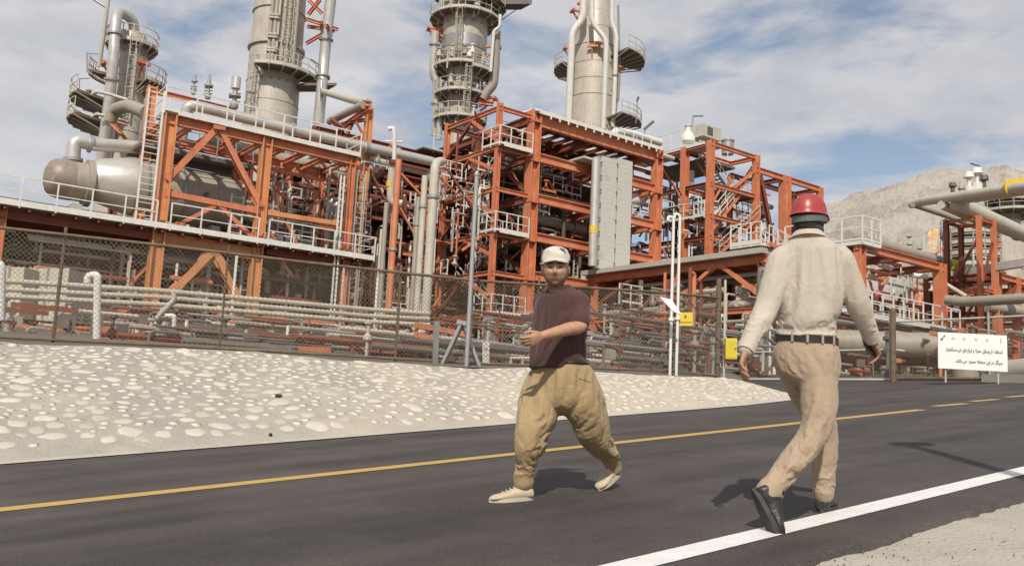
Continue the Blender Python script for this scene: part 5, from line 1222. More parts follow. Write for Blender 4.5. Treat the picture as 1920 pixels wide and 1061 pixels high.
zb_ = zat_ab(zb(1112, 300, tb)[0], tb-0.3, 430); MB().tube([Wd(zb(1112, 300, tb)[0], tb-0.3, zb_-0.3), Wd(zb(1112, 300, tb)[0], tb-0.3, zb_+0.25)], 0.31, 18).build('painted_band', 'yellow', sp_, True)
pipe('white pipe end capped and lying through the main structure at its right column', [onb(1150, 376, 3), onb(1206, 373, 2)], 0.5, 'white', 0, 18)
pipe('fat grey pipe crossing inside the second storey of the main structure', [Wd(aC+1, 3, zl[1]+0.9-1.7), Wd(aC+9, 3.2, zl[1]+0.9-1.7)], 0.35, 'tan', 0, 14, ((0, 0.2), (0, 0.7)))
pipe('white pipe lying along the roof edge in front of the tapered tower', [onb(1148, 262, 2.0), onb(1152, 246, 2.0), onb(1180, 250, 2.0), onb(1238, 268, 2.0)], 0.3, 'white', 0.5, 14)
pipe('slim white pipe leaving the roof towards the right structure', [onb(1236, 290, 0.5), onb(1262, 298, 0.5)], 0.2, 'cream', 0, 12)
o = MB().lathe(onb(1290, 268, 3), [(0.5, 0), (0.6, 0.1), (0.6, 0.5), (0.35, 0.9), (0.25, 1.0), (0.25, 1.4), (0.35, 1.45), (0.1, 1.6)], 18).build('drum', 'white', None, True, loc=onb(1290, 268, 3)); tag(o, 'round white drum on the roof of the stair-flight structure', 'drum')
o = thing('roof_cabinet', 'pale boxy machine with railing on the roof of the right structure', 'cabinet', onb(1322, 262, 4))
MB().box6(onb(1322, 252, 4), UD*1.2, VD*0.8, ZD*0.55).build('case', 'cream', o); MB().box6(onb(1318, 250, 4)-VD*0.82, UD*0.35, VD*0.02, ZD*0.35).build('vent_panel', 'dgrey', o)
o = MB().lathe(onb(1364, 290, 5), [(0.55, 0), (0.55, 1.2), (0.62, 1.22), (0.62, 1.35), (0.5, 1.4)], 18).build('vent_drum', 'grey', None, True, loc=onb(1364, 290, 5)); tag(o, 'grey ribbed drum behind the top stair of the right structure', 'drum')
o = thing('pump_motor', 'dull green motor drum under the right structure beam', 'motor', onb(1428, 430, 3))
MB().lathe(onb(1428, 408, 3), [(0.6, 0), (0.65, 0.15), (0.5, 0.2), (0.5, 1.0), (0.6, 1.05), (0.6, 1.2)], 18).build('body', 'green', o, True); MB().lathe(onb(1428, 440, 3), [(0.9, 0), (1.0, 0.3), (0.7, 1.0), (0.5, 1.2)], 18).build('base_cone', 'grey', o, True)
# right edge: big pale pipes
dR = 47
pipe('big pale pipe sloping in from the right edge towards the sky', [P(1708, 383, 53), P(1722, 379, 52.5), P(1925, 350, 44), P(1990, 341, 42)], 0.27, 'cream', 0.3, 16, bands=0)
o = pipe('thicker pale pipe under the first one at the right edge with yellow patch', [P(1795, 372, 50), P(1925, 353, 44.5), P(1990, 344, 42)], 0.37, 'cream', 0.4, 16)
for x in (1893, 1903, 1912): MB().tube([P(x, 350.5+(1900-x)*.14, 45.2), P(x+5, 349.8+(1900-x)*.14, 45)], 0.42, 14).build('painted_band', 'yellow', o, True)
pipe('fat pale branch pipe dropping right from the big sloping one', [P(1782, 380, 50), P(1800, 384, 49.8), P(1925, 441, 54), P(1990, 470, 56.5)], 0.42, 'cream', 0.7, 16)
pipe('slim pale pipe under the fat branch at the right edge', [P(1765, 384, 50), P(1830, 412, 52), P(1925, 448, 55)], 0.26, 'cream', 0.4, 14, ((1, 0.8),))
pipe('leftmost thin pipe of the right-edge group ending in a point', [P(1712, 384, 52.5), P(1762, 400, 54), P(1830, 425, 57)], 0.17, 'tan', 0.3, 12)
o = pipe('long sloping pale pipe with yellow collar above the notice board', [P(1590, 442, 46), P(1782, 496, 53), P(1925, 536, 59), P(1990, 556, 62)], 0.30, 'tan', 0.3, 16)
MB().tube([P(1781, 495.5, 52.6), P(1790, 498, 52.9)], 0.34, 16).build('painted_band', 'signyellow', o, True)
pipe('fat dusty pipe running level above the notice board', [P(1775, 562, 48), P(1810, 566, 47), P(1880, 562, 45), P(1940, 558, 43.5), P(2000, 554, 42)], 0.27, 'tan', 0.4, 16)
pipe('second fat dusty pipe below at the right edge', [P(1850, 574, 50), P(1925, 585, 51), P(2000, 592, 52)], 0.33, 'tan', 0.4, 16)
pipe('wide banded pipe lying low behind the gate left of the notice board', [P(1560, 640, 36), P(1690, 646, 35.4), P(1770, 648, 35), P(1800, 652, 35.2), P(1812, 720, 35)], 0.5, 'tan', 1.2, 22, bands=0.55)
pipe('rust-red wide pipe beneath the banded pipe behind the gate', [P(1560, 668, 36.5), P(1770, 672, 35.5)], 0.33, 'dorange', 0, 16)
pipe('pale wide pipe low at the right edge behind the gate', [P(1888, 696, 33), P(1990, 688, 31)], 0.42, 'conc', 0, 16)
pipe('white cross pipe above the walkway at right', [P(1712, 516, 50), P(1738, 519, 50)], 0.14, 'white', 0, 10)
pipe('white sloping pipe right of the platform column', [P(1774, 533, 50), P(1812, 556, 49)], 0.12, 'cream', 0, 10)
pipe('thin white cross pipe below the platform near the column', [P(1640, 492, 50), P(1672, 505, 50)], 0.14, 'white', 0, 10)
# distant columns at the far right
t5, f5 = tower('storage_column', 'pale stubby column far behind the right-edge pipes', 1880, 470, 95, [(None, 2.6), (448, 2.6), (440, 2.2), (436, 0.4)])
t6, f6 = tower('scrubber_column', 'slim distant column with dark platform ring at far right', 1893, 400, 120, [(None, 1.3), (372, 1.3), (366, 0.9), (362, 0.2)])
ring_platform(t6, f6(400), 1.3, 4.2, -180, 180, 1.5); ring_platform(t6, f6(378), 1.3, 3.0, -180, 180, 1.5)
t7, f7 = tower('exchanger_stack', 'short grey equipment column seen between the orange legs at far right', 1820, 470, 75, [(None, 1.6), (432, 1.6), (424, 1.2), (422, 0.2)], 'grey')
for y in (440, 460, 480, 500): ring_platform(t7, f7(y), 1.6, 2.3, -180, 180, 1.2)
for i, (x, y, s_) in enumerate(((1786, 352, 1), (1802, 351, .8), (1817, 346, 1.4), (1832, 341, 1.5), (1845, 345, 1.2))):
    p = P(x, y, 90); o = MB().lathe(p-ZD*1.4, [(0.35*s_, 0), (0.35*s_, 0.8*s_), (0.2, 0.9*s_), (0.2, 1.4*s_), (0.4*s_, 1.5*s_), (0.3*s_, 1.9*s_)], 10).build('relief_valve', ['dgrey', 'tan', 'white', 'white', 'dgrey'][i], None, True, loc=p)
    tag(o, ('leftmost dark skyline valve above the big right-edge pipe', 'small beige skyline valve next to the leftmost dark one', 'white-topped skyline valve left of the tallest one', 'tallest white skyline valve above the big right-edge pipe', 'rightmost dark skyline valve above the big right-edge pipe')[i], 'valve', 'skyline valves at far right')
# flare
ff = vline(1749, 470, 150); fl = thing('flare_stack', 'thin grey flare stack topped by a yellow-orange flame before the hillside', 'flare', Vector((ff(470).x, ff(470).y, PADZ)))
MB().tube([Vector((ff(470).x, ff(470).y, PADZ)), ff(472)], 0.22, 10).build('stack', 'tan', fl, True)
fm = bpy.data.materials.new('flame'); fm.use_nodes = True; t_ = fm.node_tree; t_.nodes.clear()
o_ = N(t_, 'ShaderNodeOutputMaterial'); e_ = N(t_, 'ShaderNodeEmission'); tr_ = N(t_, 'ShaderNodeBsdfTransparent'); mx_ = N(t_, 'ShaderNodeMixShader'); lw = N(t_, 'ShaderNodeLayerWeight'); lw.inputs[0].default_value = 0.35
nn_ = N(t_, 'ShaderNodeTexNoise'); nn_.inputs['Scale'].default_value = 0.9; nn_.inputs['Detail'].default_value = 4
tcc = N(t_, 'ShaderNodeTexCoord'); t_.links.new(tcc.outputs['Object'], nn_.inputs[0])
rr_ = N(t_, 'ShaderNodeValToRGB'); rr_.color_ramp.elements[0].position = 0.4; rr_.color_ramp.elements[0].color = (0.95, 0.48, 0.16, 1); rr_.color_ramp.elements[1].position = 0.6; rr_.color_ramp.elements[1].color = (1.0, 0.80, 0.45, 1)
t_.links.new(nn_.outputs[0], rr_.inputs[0]); t_.links.new(rr_.outputs[0], e_.inputs[0]); e_.inputs[1].default_value = 1.0
t_.links.new(lw.outputs['Facing'], mx_.inputs[0]); t_.links.new(e_.outputs[0], mx_.inputs[1]); t_.links.new(tr_.outputs[0], mx_.inputs[2]); t_.links.new(mx_.outputs[0], o_.inputs[0])
pts = [P(1750, 472, 150), P(1749, 466, 150), P(1748, 459, 150), P(1751, 451, 150), P(1749, 444, 150), P(1752, 438, 150), P(1755, 433, 150), P(1759, 428, 150)]
mb = MB(); mb.tube(pts, 0.5, 14, True, 0, [0.1, 0.45, 0.72, 0.55, 0.8, 0.62, 0.45, 0.08])
mb.tube([P(1747, 450, 150), P(1744, 443, 150), P(1743, 436, 150), P(1746, 431, 150)], 0.4, 10, True, 0, [0.45, 0.4, 0.25, 0.06])
mb.tube([P(1746, 462, 150), P(1743, 455, 150), P(1743, 448, 150)], 0.4, 10, True, 0, [0.4, 0.3, 0.06])
fo = mb.build('flame', fm, fl, True)

# ================================================================== CLUTTER behind and inside the structures
def clutter(parent, a0, a1, b0, b1, z0, z1, n, seed, mats=('cream', 'tan', 'clad', 'white', 'grey', 'dorange'), rmax=0.22, horiz=0.55):
    r_ = random.Random(seed); nm = 0
    for i in range(n):
        a, b, z = r_.uniform(a0, a1), r_.uniform(b0, b1), r_.uniform(z0, z1); m = r_.choice(mats); r = r_.uniform(0.05, rmax)*(1 if r_.random() < 0.75 else 1.5)
        k = r_.random()
        if k < horiz*0.7:
            l = r_.uniform(2, 6); pts = [Wd(max(a0, a-l), b, z), Wd(min(a1, a+l), b, z)]
            if r_.random() < 0.6: pts.append(Wd(min(a1, a+l), b, max(z0, z-r_.uniform(1, 3))))
        elif k < horiz: pts = [Wd(a, b, z), Wd(a, min(b1, b+r_.uniform(2, 5)), z), Wd(a, min(b1, b+4), max(z0, z-2))]
        elif k < 0.9:
            l = r_.uniform(1, 3.5); pts = [Wd(a, b, max(z0, z-l)), Wd(a, b, min(z1, z+l))]
            if r_.random() < 0.5: pts.append(Wd(a+r_.uniform(-2, 2), b, min(z1, z+l)))
        else:
            MB().lathe(Wd(a, b, z), [(r*1.5, 0), (r*2.2, 0.1), (r*2.2, 0.25), (r, 0.3), (r, 0.7), (r*2, 0.75), (r*2, 0.9)], 10).build('valve', r_.choice(('cream', 'white', 'grey')), parent, True); continue
        MB().tube(pts, r, 8, True, r*3).build('pipe', m, parent, True)
# equipment rows under the left walkway
er = thing('piping_skid', 'dense tangle of pipes and valves in shade below the left walkway', 'piping', Wd(0, 3, PADZ))
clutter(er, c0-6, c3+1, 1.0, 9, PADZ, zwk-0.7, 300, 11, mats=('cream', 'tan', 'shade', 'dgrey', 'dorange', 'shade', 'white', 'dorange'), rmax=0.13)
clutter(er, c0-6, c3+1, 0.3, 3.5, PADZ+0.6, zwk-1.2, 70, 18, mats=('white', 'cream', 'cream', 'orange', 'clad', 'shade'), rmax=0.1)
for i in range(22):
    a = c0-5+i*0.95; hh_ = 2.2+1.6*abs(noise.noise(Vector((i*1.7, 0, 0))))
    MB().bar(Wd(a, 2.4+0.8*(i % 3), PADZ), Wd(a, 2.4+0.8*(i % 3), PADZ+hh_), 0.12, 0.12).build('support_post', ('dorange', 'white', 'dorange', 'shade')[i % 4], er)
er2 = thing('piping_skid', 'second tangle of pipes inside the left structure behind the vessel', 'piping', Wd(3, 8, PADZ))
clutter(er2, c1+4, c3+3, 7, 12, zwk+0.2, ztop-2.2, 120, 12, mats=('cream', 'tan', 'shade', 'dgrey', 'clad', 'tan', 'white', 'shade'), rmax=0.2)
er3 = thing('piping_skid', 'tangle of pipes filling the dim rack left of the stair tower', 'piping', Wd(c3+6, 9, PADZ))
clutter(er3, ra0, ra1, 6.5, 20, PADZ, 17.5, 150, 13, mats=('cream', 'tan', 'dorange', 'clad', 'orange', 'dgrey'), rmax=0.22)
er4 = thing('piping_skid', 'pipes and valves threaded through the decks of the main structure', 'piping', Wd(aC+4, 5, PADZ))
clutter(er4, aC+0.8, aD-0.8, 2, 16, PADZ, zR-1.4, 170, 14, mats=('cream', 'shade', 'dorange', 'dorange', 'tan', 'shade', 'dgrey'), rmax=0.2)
er5 = thing('piping_skid', 'pipes and pumps in the yard under the forward pipe bridge', 'piping', Wd(aP+2, -6, PADZ))
clutter(er5, aP-4, aP+9, -12, 6, PADZ-0.5, zP2-0.3, 110, 15, mats=('cream', 'tan', 'grey', 'shade', 'shade', 'dorange'), rmax=0.13)
clutter(er5, aP+6, aP+16, -12, 6, zP2, zP+0.2, 40, 25, mats=('cream', 'tan', 'grey', 'dorange', 'orange'), rmax=0.18)
er6 = thing('piping_skid', 'pipes and drums between the decks of the right stair structure', 'piping', Wd(aR+3, 5, PADZ))
clutter(er6, aR-1, aR4, 2, 14, PADZ+4, zRt-1.5, 110, 16, mats=('cream', 'tan', 'shade', 'white', 'green', 'dgrey', 'shade'), rmax=0.22)
er7 = thing('piping_skid', 'dense piping behind the gate and the notice board', 'piping', Wd(aQ+5, bQ+8, PADZ))
clutter(er7, aQ-4, aQ+14, bQ+3, bQ+14, PADZ-0.6, zQ-1, 150, 17, mats=('cream', 'tan', 'grey', 'white', 'dorange', 'shade', 'orange'), rmax=0.17)
clutter(er7, aQ+10, aQ+22, bQ+8, bQ+20, PADZ-0.6, zQ+1, 90, 27, mats=('cream', 'tan', 'grey', 'white', 'dorange', 'shade', 'orange'), rmax=0.17)
# slender members: hangers, conduits, little railings and ladders threaded through the frames
def slender(parent, x0, x1, y0, y1, b0, b1, n, seed, mats=('white', 'cream', 'orange', 'dorange', 'grey', 'cream')):
    r_ = random.Random(seed)
    for i in range(n):
        b = r_.uniform(b0, b1); q = onb(r_.uniform(x0, x1), r_.uniform(y0, y1), b); m = r_.choice(mats); k = r_.random(); r = r_.uniform(0.035, 0.085)
        if k < 0.42: l = r_.uniform(0.8, 3.4); MB().tube([q-ZD*l, q]+([q+UD*r_.choice((-1, 1))*r_.uniform(.4, 1.6)] if r_.random() < .5 else []), r, 6, True, 0.15).build('conduit', m, parent, True)
        elif k < 0.60: MB().bar(q, q+UD*r_.choice((-1, 1))*r_.uniform(1, 2.4)+ZD*r_.uniform(1, 2.2), 0.13, 0.13).build('strut', r_.choice(('orange', 'dorange', 'orange')), parent)
        elif k < 0.74: MB().bar(q, q+UD*r_.uniform(1.2, 4), 0.14, 0.18).build('cross_member', r_.choice(('orange', 'dorange')), parent)
        elif k < 0.84: railing(parent, [q, q+UD*r_.uniform(1.4, 2.8)], 1.05, 'white', toe=0.12, sp=0.8, r=0.028)
        elif k < 0.90: ladder(parent, q-ZD*r_.uniform(1.5, 3), q, 0.4, r_.choice(('white', 'cream')))
        else: MB().lathe(q, [(0.1, 0), (0.2, 0.05), (0.2, 0.15), (0.08, 0.2), (0.08, 0.5), (0.2, 0.55), (0.2, 0.62)], 9).build('valve', r_.choice(('white', 'cream', 'orange')), parent, True)
slender(er2, 505, 685, 300, 470, 1.5, 6, 75, 61)
slender(er3, 690, 835, 300, 640, 2, 8, 120, 62, ('cream', 'orange', 'dorange', 'cream', 'white'))
slender(er4, 850, 995, 230, 600, 1, 5.5, 75, 63)
slender(er4, 1010, 1225, 330, 560, 1.5, 8, 70, 64, ('dorange', 'orange', 'cream', 'shade'))
slender(er6, 1245, 1410, 345, 470, 1, 8, 70, 65)
slender(er6, 1410, 1530, 420, 480, 1, 6, 25, 69)
slender(er5, 1120, 1440, 520, 690, -9, 3, 110, 66, ('white', 'cream', 'grey', 'orange', 'dorange'))
slender(er, 0, 690, 450, 640, 0.3, 5, 170, 67, ('white', 'cream', 'orange', 'dorange', 'dorange', 'grey'))
slender(er7, 1560, 1925, 460, 705, bQ+1, bQ+9, 170, 68)
# low yard clutter just behind the fence
def yard_clutter(lab, x0, x1, y0, y1, da, db, n, seed, mats, rmax=0.07):
    r_ = random.Random(seed); t = thing('piping_skid', lab, 'piping', P((x0+x1)/2, y1, (da+db)/2))
    for i in range(n):
        dep = r_.uniform(da, db); p = P(r_.uniform(x0, x1), r_.uniform(y0, y1), dep); r = r_.uniform(0.03, rmax); k = r_.random(); m = r_.choice(mats)
        gz = 1.2 if dep < 30 else 1.9
        if k < 0.42: MB().tube([Vector((p.x, p.y, gz-0.3)), p, p+UD*r_.choice((-1, 1))*r_.uniform(0.3, 1.5)]+([p+UD*1.0-ZD*0.8] if r_.random() < .3 else []), r, 7, True, 0.15).build('pipe', m, t, True)
        elif k < 0.66: MB().tube([p-UD*r_.uniform(0.6, 3), p+UD*r_.uniform(0.6, 3)], r*1.2, 7).build('pipe', m, t, True)
        elif k < 0.80: q = p+UD*r_.uniform(-2, 2)+ZD*r_.uniform(-.2, .2); MB().bar(p, q, 0.14, 0.16).build('beam', r_.choice(('dorange', 'orange')), t)
        elif k < 0.93: MB().lathe(p, [(r*1.6, -0.15), (r*2.6, -0.1), (r*2.6, 0.0), (r*1.1, 0.05), (r*1.1, 0.25), (r*2.4, 0.3), (r*2.4, 0.36)], 9).build('valve', m, t, True); MB().tube([Vector((p.x, p.y, gz-0.3)), p], r, 7).build('pipe', m, t, True)
        else: MB().box6(Vector((p.x, p.y, gz+0.3)), UD*r_.uniform(.08, .16), VD*0.1, ZD*r_.uniform(.1, .22)).build('equipment_box', r_.choice(('shade', 'dgrey', 'tan')), t)
MM = ('shade', 'grey', 'tan', 'dorange', 'cream', 'shade', 'dorange', 'shade', 'dgrey')
yard_clutter('low stand of small pipes and valves directly behind the left fence panels', -20, 420, 575, 648, 30, 40, 170, 41, MM)
yard_clutter('low stand of small pipes and valves behind the middle fence panels', 420, 880, 590, 680, 34, 44, 190, 42, MM)
yard_clutter('small pipes and pump gear behind the fence right of the man in cap', 880, 1340, 585, 698, 30, 44, 220, 43, MM)
yard_clutter('small pipes and posts behind the sliding gate', 1380, 1700, 600, 712, 32, 40, 90, 44, MM+('white',))
yard_clutter('small pipes and flanges behind the notice board', 1700, 1925, 620, 712, 34, 44, 80, 45, MM+('orange',))
yard_clutter('tight row of small dusty valves and stubs along the left fence foot', -20, 440, 612, 650, 21, 29, 130, 46, MM)
yard_clutter('tight row of small dusty valves and stubs along the middle fence foot', 440, 900, 628, 684, 22, 30, 130, 47, MM)
yard_clutter('tight row of small dusty valves along the fence foot under the pipe bridge', 900, 1340, 640, 700, 24, 31, 120, 48, MM)
# silver riser bundle inside the left structure
sb = thing('riser_bundle', 'bundle of silver vertical pipes inside the left structure beside the third orange column', 'pipes', onb(615, 470, 4))
for k, x in enumerate((598, 606, 614, 622, 631, 640)):
    p = onb(x, 372+(k % 3)*6, 4.0+0.3*(k % 2)); MB().tube([Vector((p.x, p.y, zwk-1)), p, p+UD*(0.6+0.2*k)+ZD*0.05, p+UD*(0.6+0.2*k)+VD*2], 0.12, 10, True, 0.3).build('pipe', 'clad', sb, True)
for y0 in (345, 398):
    p = onb(560, y0, 6); MB().box6(p+UD*1.6, UD*1.7, VD*0.6, ZD*0.05).build('platform', 'under', sb); railing(sb, [p-VD*0.6, p+UD*3.2-VD*0.6], 1.1, 'cream', toe=0.1, sp=0.8)
# placard on the grey column foot, low pale frame next to it
o = thing('placard', 'small white placard fixed to the grey foot of the stair tower column', 'sign', P(911, 684, 19)); c = P(911, 662, 17.9)
MB().box6(c, RT*0.07, UPV*0.235, FW*0.008).build('panel', 'signwhite', o); MB().box6(c-UPV*0.05-FW*0.01, RT*0.045, UPV*0.012, FW*0.002).build('text_line', 'faint', o); MB().box6(c+UPV*0.08-FW*0.01, RT*0.045, UPV*0.03, FW*0.002).build('text_line', 'faint', o)
o = thing('barrier_frame', 'low pale pipe barrier behind the fence left of the man in cap', 'barrier', P(960, 690, 20))
for a_, b_2 in (((958, 671), (1004, 671)), ((958, 671), (957, 690)), ((1004, 671), (1003, 692)), ((980, 671), (979, 690))): MB().tube([P(*a_, 20), P(*b_2, 20)], 0.028, 8).build('tube', 'cream', o, True)
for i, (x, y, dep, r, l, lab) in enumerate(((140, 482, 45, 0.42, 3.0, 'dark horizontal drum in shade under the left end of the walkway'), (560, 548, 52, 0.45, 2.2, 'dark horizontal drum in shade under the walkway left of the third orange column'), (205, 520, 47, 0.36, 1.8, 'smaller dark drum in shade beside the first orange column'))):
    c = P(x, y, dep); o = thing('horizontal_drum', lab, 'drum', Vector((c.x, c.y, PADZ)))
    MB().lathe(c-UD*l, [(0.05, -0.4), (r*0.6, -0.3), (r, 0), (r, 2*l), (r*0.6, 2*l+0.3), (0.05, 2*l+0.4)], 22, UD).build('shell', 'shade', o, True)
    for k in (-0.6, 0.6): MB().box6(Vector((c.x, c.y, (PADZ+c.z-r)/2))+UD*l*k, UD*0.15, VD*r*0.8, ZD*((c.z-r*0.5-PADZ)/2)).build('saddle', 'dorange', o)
# rows of parallel pipe runs far behind, closing the view
def runrow(name, lab, a0, a1, b, zs, n, seed, m='dorange'):
    r_ = random.Random(seed); t = thing(name, lab, 'pipe rack', Wd(a0, b, PADZ))
    na = int((a1-a0)/7)
    for i in range(na+1):
        a = a0+(a1-a0)*i/na
        for bb in (b, b+6): MB().ibeam(Wd(a, bb, PADZ), Wd(a, bb, zs[-1]+0.5), 0.4, 0.4, UD).build('column', m, t)
        for z in zs: MB().ibeam(Wd(a, b, z), Wd(a, b+6, z), 0.3, 0.35).build('beam', m, t)
    for z in zs:
        for bb in (b, b+6): MB().ibeam(Wd(a0, bb, z), Wd(a1, bb, z), 0.25, 0.35).build('beam', m, t)
        for k in range(n):
            r = r_.uniform(0.1, 0.38); bb = b+0.4+5.2*k/n; MB().tube([Wd(a0-1, bb, z+0.2+r), Wd(a1+1, bb, z+0.2+r)], r, 10).build('pipe', r_.choice(('cream', 'shade', 'shade', 'dgrey', 'tan')), t, True)
    for k in range(int((a1-a0)/2.2)):
        a = r_.uniform(a0, a1); z = r_.choice(zs); r = r_.uniform(0.08, 0.25); MB().tube([Wd(a, b-0.4, PADZ), Wd(a, b-0.4, z+r_.uniform(-1, 2))], r, 8).build('pipe', r_.choice(('cream', 'white', 'tan')), t, True)
    return t
runrow('pipe_rack', 'long pipe rack in the background behind the left structure', -24, 14, 14, [4.6, 6.6, 8.4, 10.2], 9, 31)
runrow('pipe_rack', 'tall pipe rack in the background behind the main structure', 16, 44, 26, [4.6, 6.8, 9.0, 11.5, 14, 16.5], 9, 32)
runrow('pipe_rack', 'background pipe rack behind the right stair structure', 42, 84, 18, [4.8, 7.0, 9.2, 11.2], 9, 33)
runrow('pipe_rack', 'background pipe rack behind the platform and notice board', 44, 84, -12, [4.2, 6.0, 7.8], 8, 34)
# pale low buildings / tanks behind the left fence
for i, (x0, x1, y0, y1, d, lab) in enumerate(((-60, 70, 505, 585, 33, 'low cream wall block behind the fence at the left edge'), (75, 150, 508, 590, 34, 'second low cream wall block behind the left fence'),)):
    a = P(x0, y1, d); b = P(x1, y1, d); zt = P(x0, y0, d).z
    w = (b-a).normalized(); c_ = (a+b)/2; o = thing('equipment_housing', lab, 'building', Vector((c_.x, c_.y, PADZ-0.8)))
    zb0 = PADZ-0.8; MB().box6(Vector((c_.x, c_.y, (zt+zb0)/2)), w*((b-a).length/2), Vector((-w.y, w.x, 0))*1.2, ZD*((zt-zb0)/2)).build('wall', 'cream', o)
    for k in range(3): MB().bar(Vector((a.x, a.y, 0))+(b-a)*(0.2+0.3*k)+ZD*zb0-Vector((-w.y, w.x, 0))*1.22, Vector((a.x, a.y, 0))+(b-a)*(0.2+0.3*k)+ZD*zt-Vector((-w.y, w.x, 0))*1.22, 0.08, 0.03).build('seam_strip', 'tan', o)
rg = random.Random(9)
for i in range(9):
    a = -6+i*3.3+rg.uniform(-.6, .6); b = 7.5+rg.uniform(-1, 2); rr = rg.uniform(0.5, 0.9); h_ = rg.uniform(1.4, 2.6)
    o = MB().lathe(Wd(a, b, PADZ), [(rr, 0), (rr, h_), (rr*0.8, h_+0.25), (rr*0.3, h_+0.4), (rr*0.3, h_+0.7)], 18).build('pressure_drum', rg.choice(['tan', 'shade', 'grey', 'dgrey']), None, True, loc=Wd(a, b, PADZ))
    tag(o, '%s from left of the squat drums half hidden behind the left fence' % ORDN[i], 'drum', 'squat drums behind the left fence')
for i in range(8):
    a = aP-3+i*1.9; b = -9+rg.uniform(-1, 3); rr = rg.uniform(0.35, 0.6); h_ = rg.uniform(1.2, 2.4)
    o = MB().lathe(Wd(a, b, PADZ-0.6), [(rr, 0), (rr, h_), (rr*0.8, h_+0.2), (rr*0.3, h_+0.3), (rr*0.3, h_+0.6)], 18).build('pressure_drum', rg.choice(['cream', 'shade', 'grey', 'dgrey']), None, True, loc=Wd(a, b, PADZ-0.6))
    tag(o, '%s from left of the small drums in the yard under the pipe bridge' % ORDN[i], 'drum', 'small drums under the pipe bridge')
# ================================================================== HILLSIDE
def hill():
    prof = [(1380, 470), (1450, 440), (1500, 405), (1545, 377), (1580, 368), (1620, 358), (1660, 345), (1700, 330), (1740, 320), (1775, 314), (1810, 317), (1850, 314), (1900, 317), (1960, 322), (2050, 318), (2200, 330), (2400, 380), (2600, 470)]
    nx, ny = 340, 120; vs = []
    for i in range(nx):
        px = 1380+(2600-1380)*i/(nx-1)
        cr_ = [c for c in lerp_tab([(a, b) for a, b in prof], px)][1]
        for j in range(ny):
            t = j/(ny-1); dep = 230+t*330
            top = P(px, cr_, 560)
            d = ray(px, cr_); hx, hy = d.x, d.y; x = hx*dep; y = hy*dep
            z = PADZ-4+(top.z-PADZ+4)*(t**1.25)
            q = Vector((x*0.02, y*0.02, 0))
            rid = 1-abs(noise.noise(q*1.3))*2; n_ = noise.fractal(q*2.2, 0.9, 2.1, 6)
            amp = 11*min(1, t*4)*(1 if t < 0.9 else max(0.25, (1-t)/0.1))
            z += amp*(n_*0.55+rid*0.35-0.25)+min(1, t*4)*(5.0*(0.45-min(0.9, noise.voronoi(Vector((x*0.055, y*0.055, 3)))[0][0]))+2.6*(0.45-min(0.9, noise.voronoi(Vector((x*0.14, y*0.14, 7)))[0][0]))+1.6*noise.noise(Vector((x*0.35, y*0.35, 7))))
            vs.append((x, y, z))
    # behind the crest
    fs = [(i*ny+j, (i+1)*ny+j, (i+1)*ny+j+1, i*ny+j+1) for i in range(nx-1) for j in range(ny-1)]
    m = mat('limestone_hill', (0.70, 0.64, 0.565), 0.95, 0, 0.12, 0.06, col2=(0.52, 0.45, 0.38), c2pos=(0.48, 0.64), c2scale=0.045, spec=0.1)
    t = m.node_tree; b = t.nodes['Principled BSDF']
    tc = N(t, 'ShaderNodeTexCoord'); v = N(t, 'ShaderNodeTexNoise'); v.inputs['Scale'].default_value = 0.35; v.inputs['Detail'].default_value = 8; v.inputs['Roughness'].default_value = 0.75
    t.links.new(tc.outputs['Object'], v.inputs[0]); bp = N(t, 'ShaderNodeBump'); bp.inputs['Strength'].default_value = 1.0; bp.inputs['Distance'].default_value = 4.5
    t.links.new(v.outputs[0], bp.inputs['Height']); t.links.new(bp.outputs[0], b.inputs['Normal'])
    tag(MB().add(vs, fs).build('hill', m, None, False), kind='structure')
hill()
# boulders strewn on the ridge
# ================================================================== PEOPLE
def cloth(name, col, rough=0.85, var=0.06, vs=9, bump=0.25, bs=500, fold=0.0, fscale=14):
    m = mat(name, col, rough, 0, var, vs, bump=0, spec=0.15)
    t = m.node_tree; b = t.nodes['Principled BSDF']; K = t.links.new
    tc = N(t, 'ShaderNodeTexCoord'); n = N(t, 'ShaderNodeTexNoise'); n.inputs['Scale'].default_value = bs; n.inputs['Detail'].default_value = 2; K(tc.outputs['Object'], n.inputs[0])
    b1 = N(t, 'ShaderNodeBump'); b1.inputs['Strength'].default_value = bump; b1.inputs['Distance'].default_value = 0.002; K(n.outputs[0], b1.inputs['Height'])
    w = N(t, 'ShaderNodeTexNoise'); w.inputs['Scale'].default_value = fscale; w.inputs['Detail'].default_value = 4; w.inputs['Distortion'].default_value = 0.8; K(tc.outputs['Object'], w.inputs[0])
    b2 = N(t, 'ShaderNodeBump'); b2.inputs['Strength'].default_value = fold; b2.inputs['Distance'].default_value = 0.02; K(w.outputs[0], b2.inputs['Height']); K(b1.outputs[0], b2.inputs['Normal']); K(b2.outputs[0], b.inputs['Normal'])
    b.inputs['Sheen Weight'].default_value = 0.15
    return m
M['shirt1'] = cloth('maroon_jersey', (0.080, 0.042, 0.038), 0.9, 0.08, fold=0.25)
M['shirt2'] = cloth('beige_work_shirt', (0.49, 0.43, 0.355), 0.85, 0.05, fold=0.35)
M['trs1'] = cloth('khaki_baggy_trousers', (0.345, 0.25, 0.135), 0.9, 0.08, fold=0.45)
M['trs2'] = cloth('tan_work_trousers', (0.385, 0.29, 0.205), 0.85, 0.06, fold=0.35)
M['cap'] = cloth('off_white_cap', (0.58, 0.53, 0.45), 0.85, 0.06, fold=0.15)
M['canvas'] = cloth('cream_canvas_shoe', (0.52, 0.43, 0.30), 0.9, 0.1, fold=0.2)
M['sole'] = mat('pale_rubber_sole', (0.5, 0.45, 0.36), 0.8, 0, 0.1, 8)
